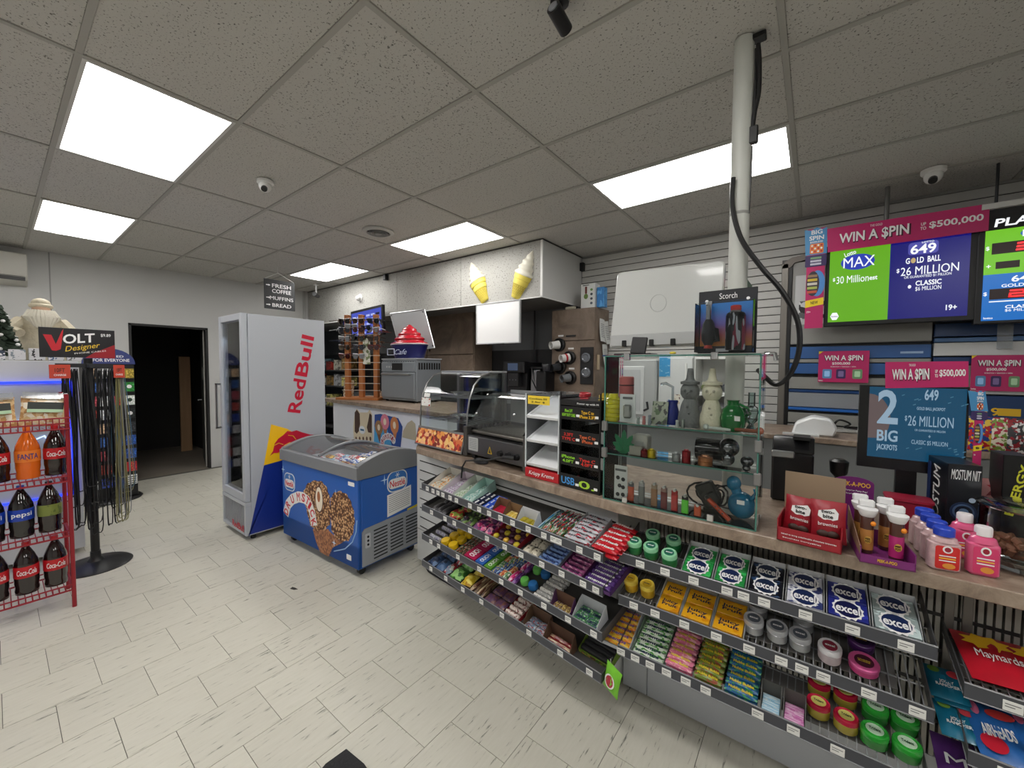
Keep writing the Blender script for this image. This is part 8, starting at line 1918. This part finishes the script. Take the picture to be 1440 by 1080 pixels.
for i, (a, b) in enumerate(((921, 954), (955, 998), (999, 1045))): gum_box('R2', a, b, 'yellow fruit', (226, 166, 30), None, ('left of the three yellow cartons', 'in the middle yellow carton', 'right of the three yellow cartons')[i], 'Juicy\nFruit', INKN, (214, 140, 20))
goods('R3', 846, 884, 'mint_roll', 'yellow fruit mint roll at the left end of the lower gum shelf', 'candy', 'wrap', [P((226, 186, 60), (226, 140, 40), None, (4, 3, 2), .5)], 1, 6, .024, 1, 'x', word='mentos', wcol=mat((90, 70, 150), .4), carton=((196, 198, 204), (206, 208, 212), 'white carton of yellow mint rolls', .02, .06))
goods('R3', 886, 932, 'mint_roll', 'green and white mint roll in the carton on the lower gum shelf', 'candy', 'wrap', [P((206, 216, 200), (80, 150, 60), None, (4, 3, 2), .52)], 1, 7, .024, 1, 'x', word='mentos', wcol=INKN, carton=((150, 170, 150), (130, 150, 130), 'pale green carton of mint rolls', .02, .04))
for a, b, c, acc, nm in ((934, 972, (206, 110, 140), (226, 170, 180), 'pink'), (974, 1014, (110, 130, 50), (150, 80, 60), 'olive green'), (1017, 1065, (30, 90, 140), (70, 150, 90), 'blue')):
    goods('R3', a, b, 'bubble_gum_pack', '%s bubble gum pack with yellow lettering on the lower gum shelf' % nm, 'gum', 'wrap', [P(c, acc, None, (6, 3, 2), .55)], 1, 7, .024, 2, 'x', word='Hubba Bubba', wcol=mat((230, 206, 60), .4))
goods('R3', 1068, 1098, 'gum_stick_pack', 'pale blue gum pack low in a dark clear bin', 'gum', 'box', [P((150, 196, 220), (206, 220, 226), None, (2, 6, 2), .5)], 1, 3, .022, 1, 'x', v1=.08, carton=((90, 88, 84), (110, 110, 106), 'dark clear bin with pale blue gum', .03, .08)); goods('R3', 1100, 1133, 'gum_stick_pack', 'pink and lilac gum pack low in a dark clear bin', 'gum', 'box', [P((206, 120, 180), (226, 190, 214), None, (2, 6, 2), .5)], 1, 3, .022, 1, 'x', v1=.08, carton=((90, 88, 84), (110, 110, 106), 'dark clear bin with pink gum', .03, .08))
# ---- right edge: bags
def lying(key, label, px, py, l, w, h, m, word, wc, rot=0., z=0., extra=None, cat='bag'):
    fr, M, D = SH[key]; n = fr.to_3x3() @ M.to_3x3() @ Vector((0, 0, 1))
    p = at_plane(px, py, fr @ M @ Vector((0, 0, h*.6+z)), n); L_ = (fr @ M).inverted() @ p
    o = thing('candy_bag', label, cat, fr @ M @ T(L_.x, min(max(L_.y, w/2*.9), D-w/2*.95), .002+z) @ RZ(R(rot)))
    link('bag', pm('bag', l, w, h, m), o)
    txt(word, T(0, -.01, h+.0025), l*.62, w*.20, wc, o, bold=.03, depth=.001)
    return o
MR = mat((186, 26, 44), .3, var=.25, vs=25, coat=.3)
for i, px in enumerate((1400, 1470)):
    o = lying('R4', ['red candy bag with yellow burst on the right wire shelf', 'red candy bag cut by the right photo edge'][i], px, 925-(-8 if i else 0), .15, .19, .035, MR, 'Maynards', INKW, 4, .0+.002*i)
    flat([((.05+.02*(q % 2))*.8*math.cos(q*math.pi/8), .045+(.03+.014*(q % 2))*.7*math.sin(q*math.pi/8)) for q in range(16)], T(-.012, 0, .0352), mat((236, 186, 40), .4), o, 'burst', .001)
TE = mat((24, 110, 140), .3, var=.2, vs=20, coat=.3)
for i, (px, py) in enumerate(((1346, 1015), (1334, 965), (1322, 930))):
    o = lying('R5', ['front teal candy bag of the overlapping three on the lower wire shelf', 'middle teal candy bag of the overlapping three on the lower wire shelf', 'rear teal candy bag of the overlapping three on the lower wire shelf'][i], px, py, .085, .11, .022, TE, 'JOLLY\nRANCHER', INKW, 3, .018*i)
    flat(ell(.016, .012, 14), T(.022, .03, .0225), mat((190, 60, 70), .4), o, 'fruit_picture', .001); flat(ell(.014, .01, 14), T(-.022, .034, .0225), mat((110, 150, 60), .4), o, 'fruit_picture', .001)
AB = mat((40, 100, 170), .3, var=.25, vs=22, coat=.3)
for i, px in enumerate((1400, 1466)):
    o = lying('R5', ['blue candy bag with red swirl disc on the lower wire shelf', 'blue candy bag cut by the lower right photo edge'][i], px, 1030+i*16, .105, .17, .03, AB, 'AIRHEADS', INKW, 6, .0)
    flat(ell(.026, .026, 18, -.018, -.045), T(0, 0, .0305), mat((190, 30, 50), .35), o, 'swirl_disc', .001); flat(ell(.030, .014, 14, .02, .045), T(0, 0, .0305), mat((200, 60, 60), .35), o, 'candy_picture', .001); flat(ell(.01, .02, 12, -.03, .05), T(0, 0, .0305), mat((214, 110, 150), .35), o, 'candy_picture', .001)
lying('R6', 'purple candy bag at the lower right photo corner', 1348, 1074, .10, .16, .03, mat((84, 44, 110), .3, var=.2, vs=20), 'Mi', INKW)
# black mat corner at the bottom edge
p = at_z(488, 1060, 0)
q = [at_z(*c, 0) for c in ((487, 1057), (512, 1078), (560, 1150), (400, 1150), (458, 1078))]
one('floor_mat', MB().prism([(v.x-p.x, v.y-p.y) for v in q], .0, .012), mat((30, 30, 32), .8, bump=.4, bs=80), 'corner of a black floor mat at the bottom photo edge', 'mat', T(p.x, p.y, .0005))
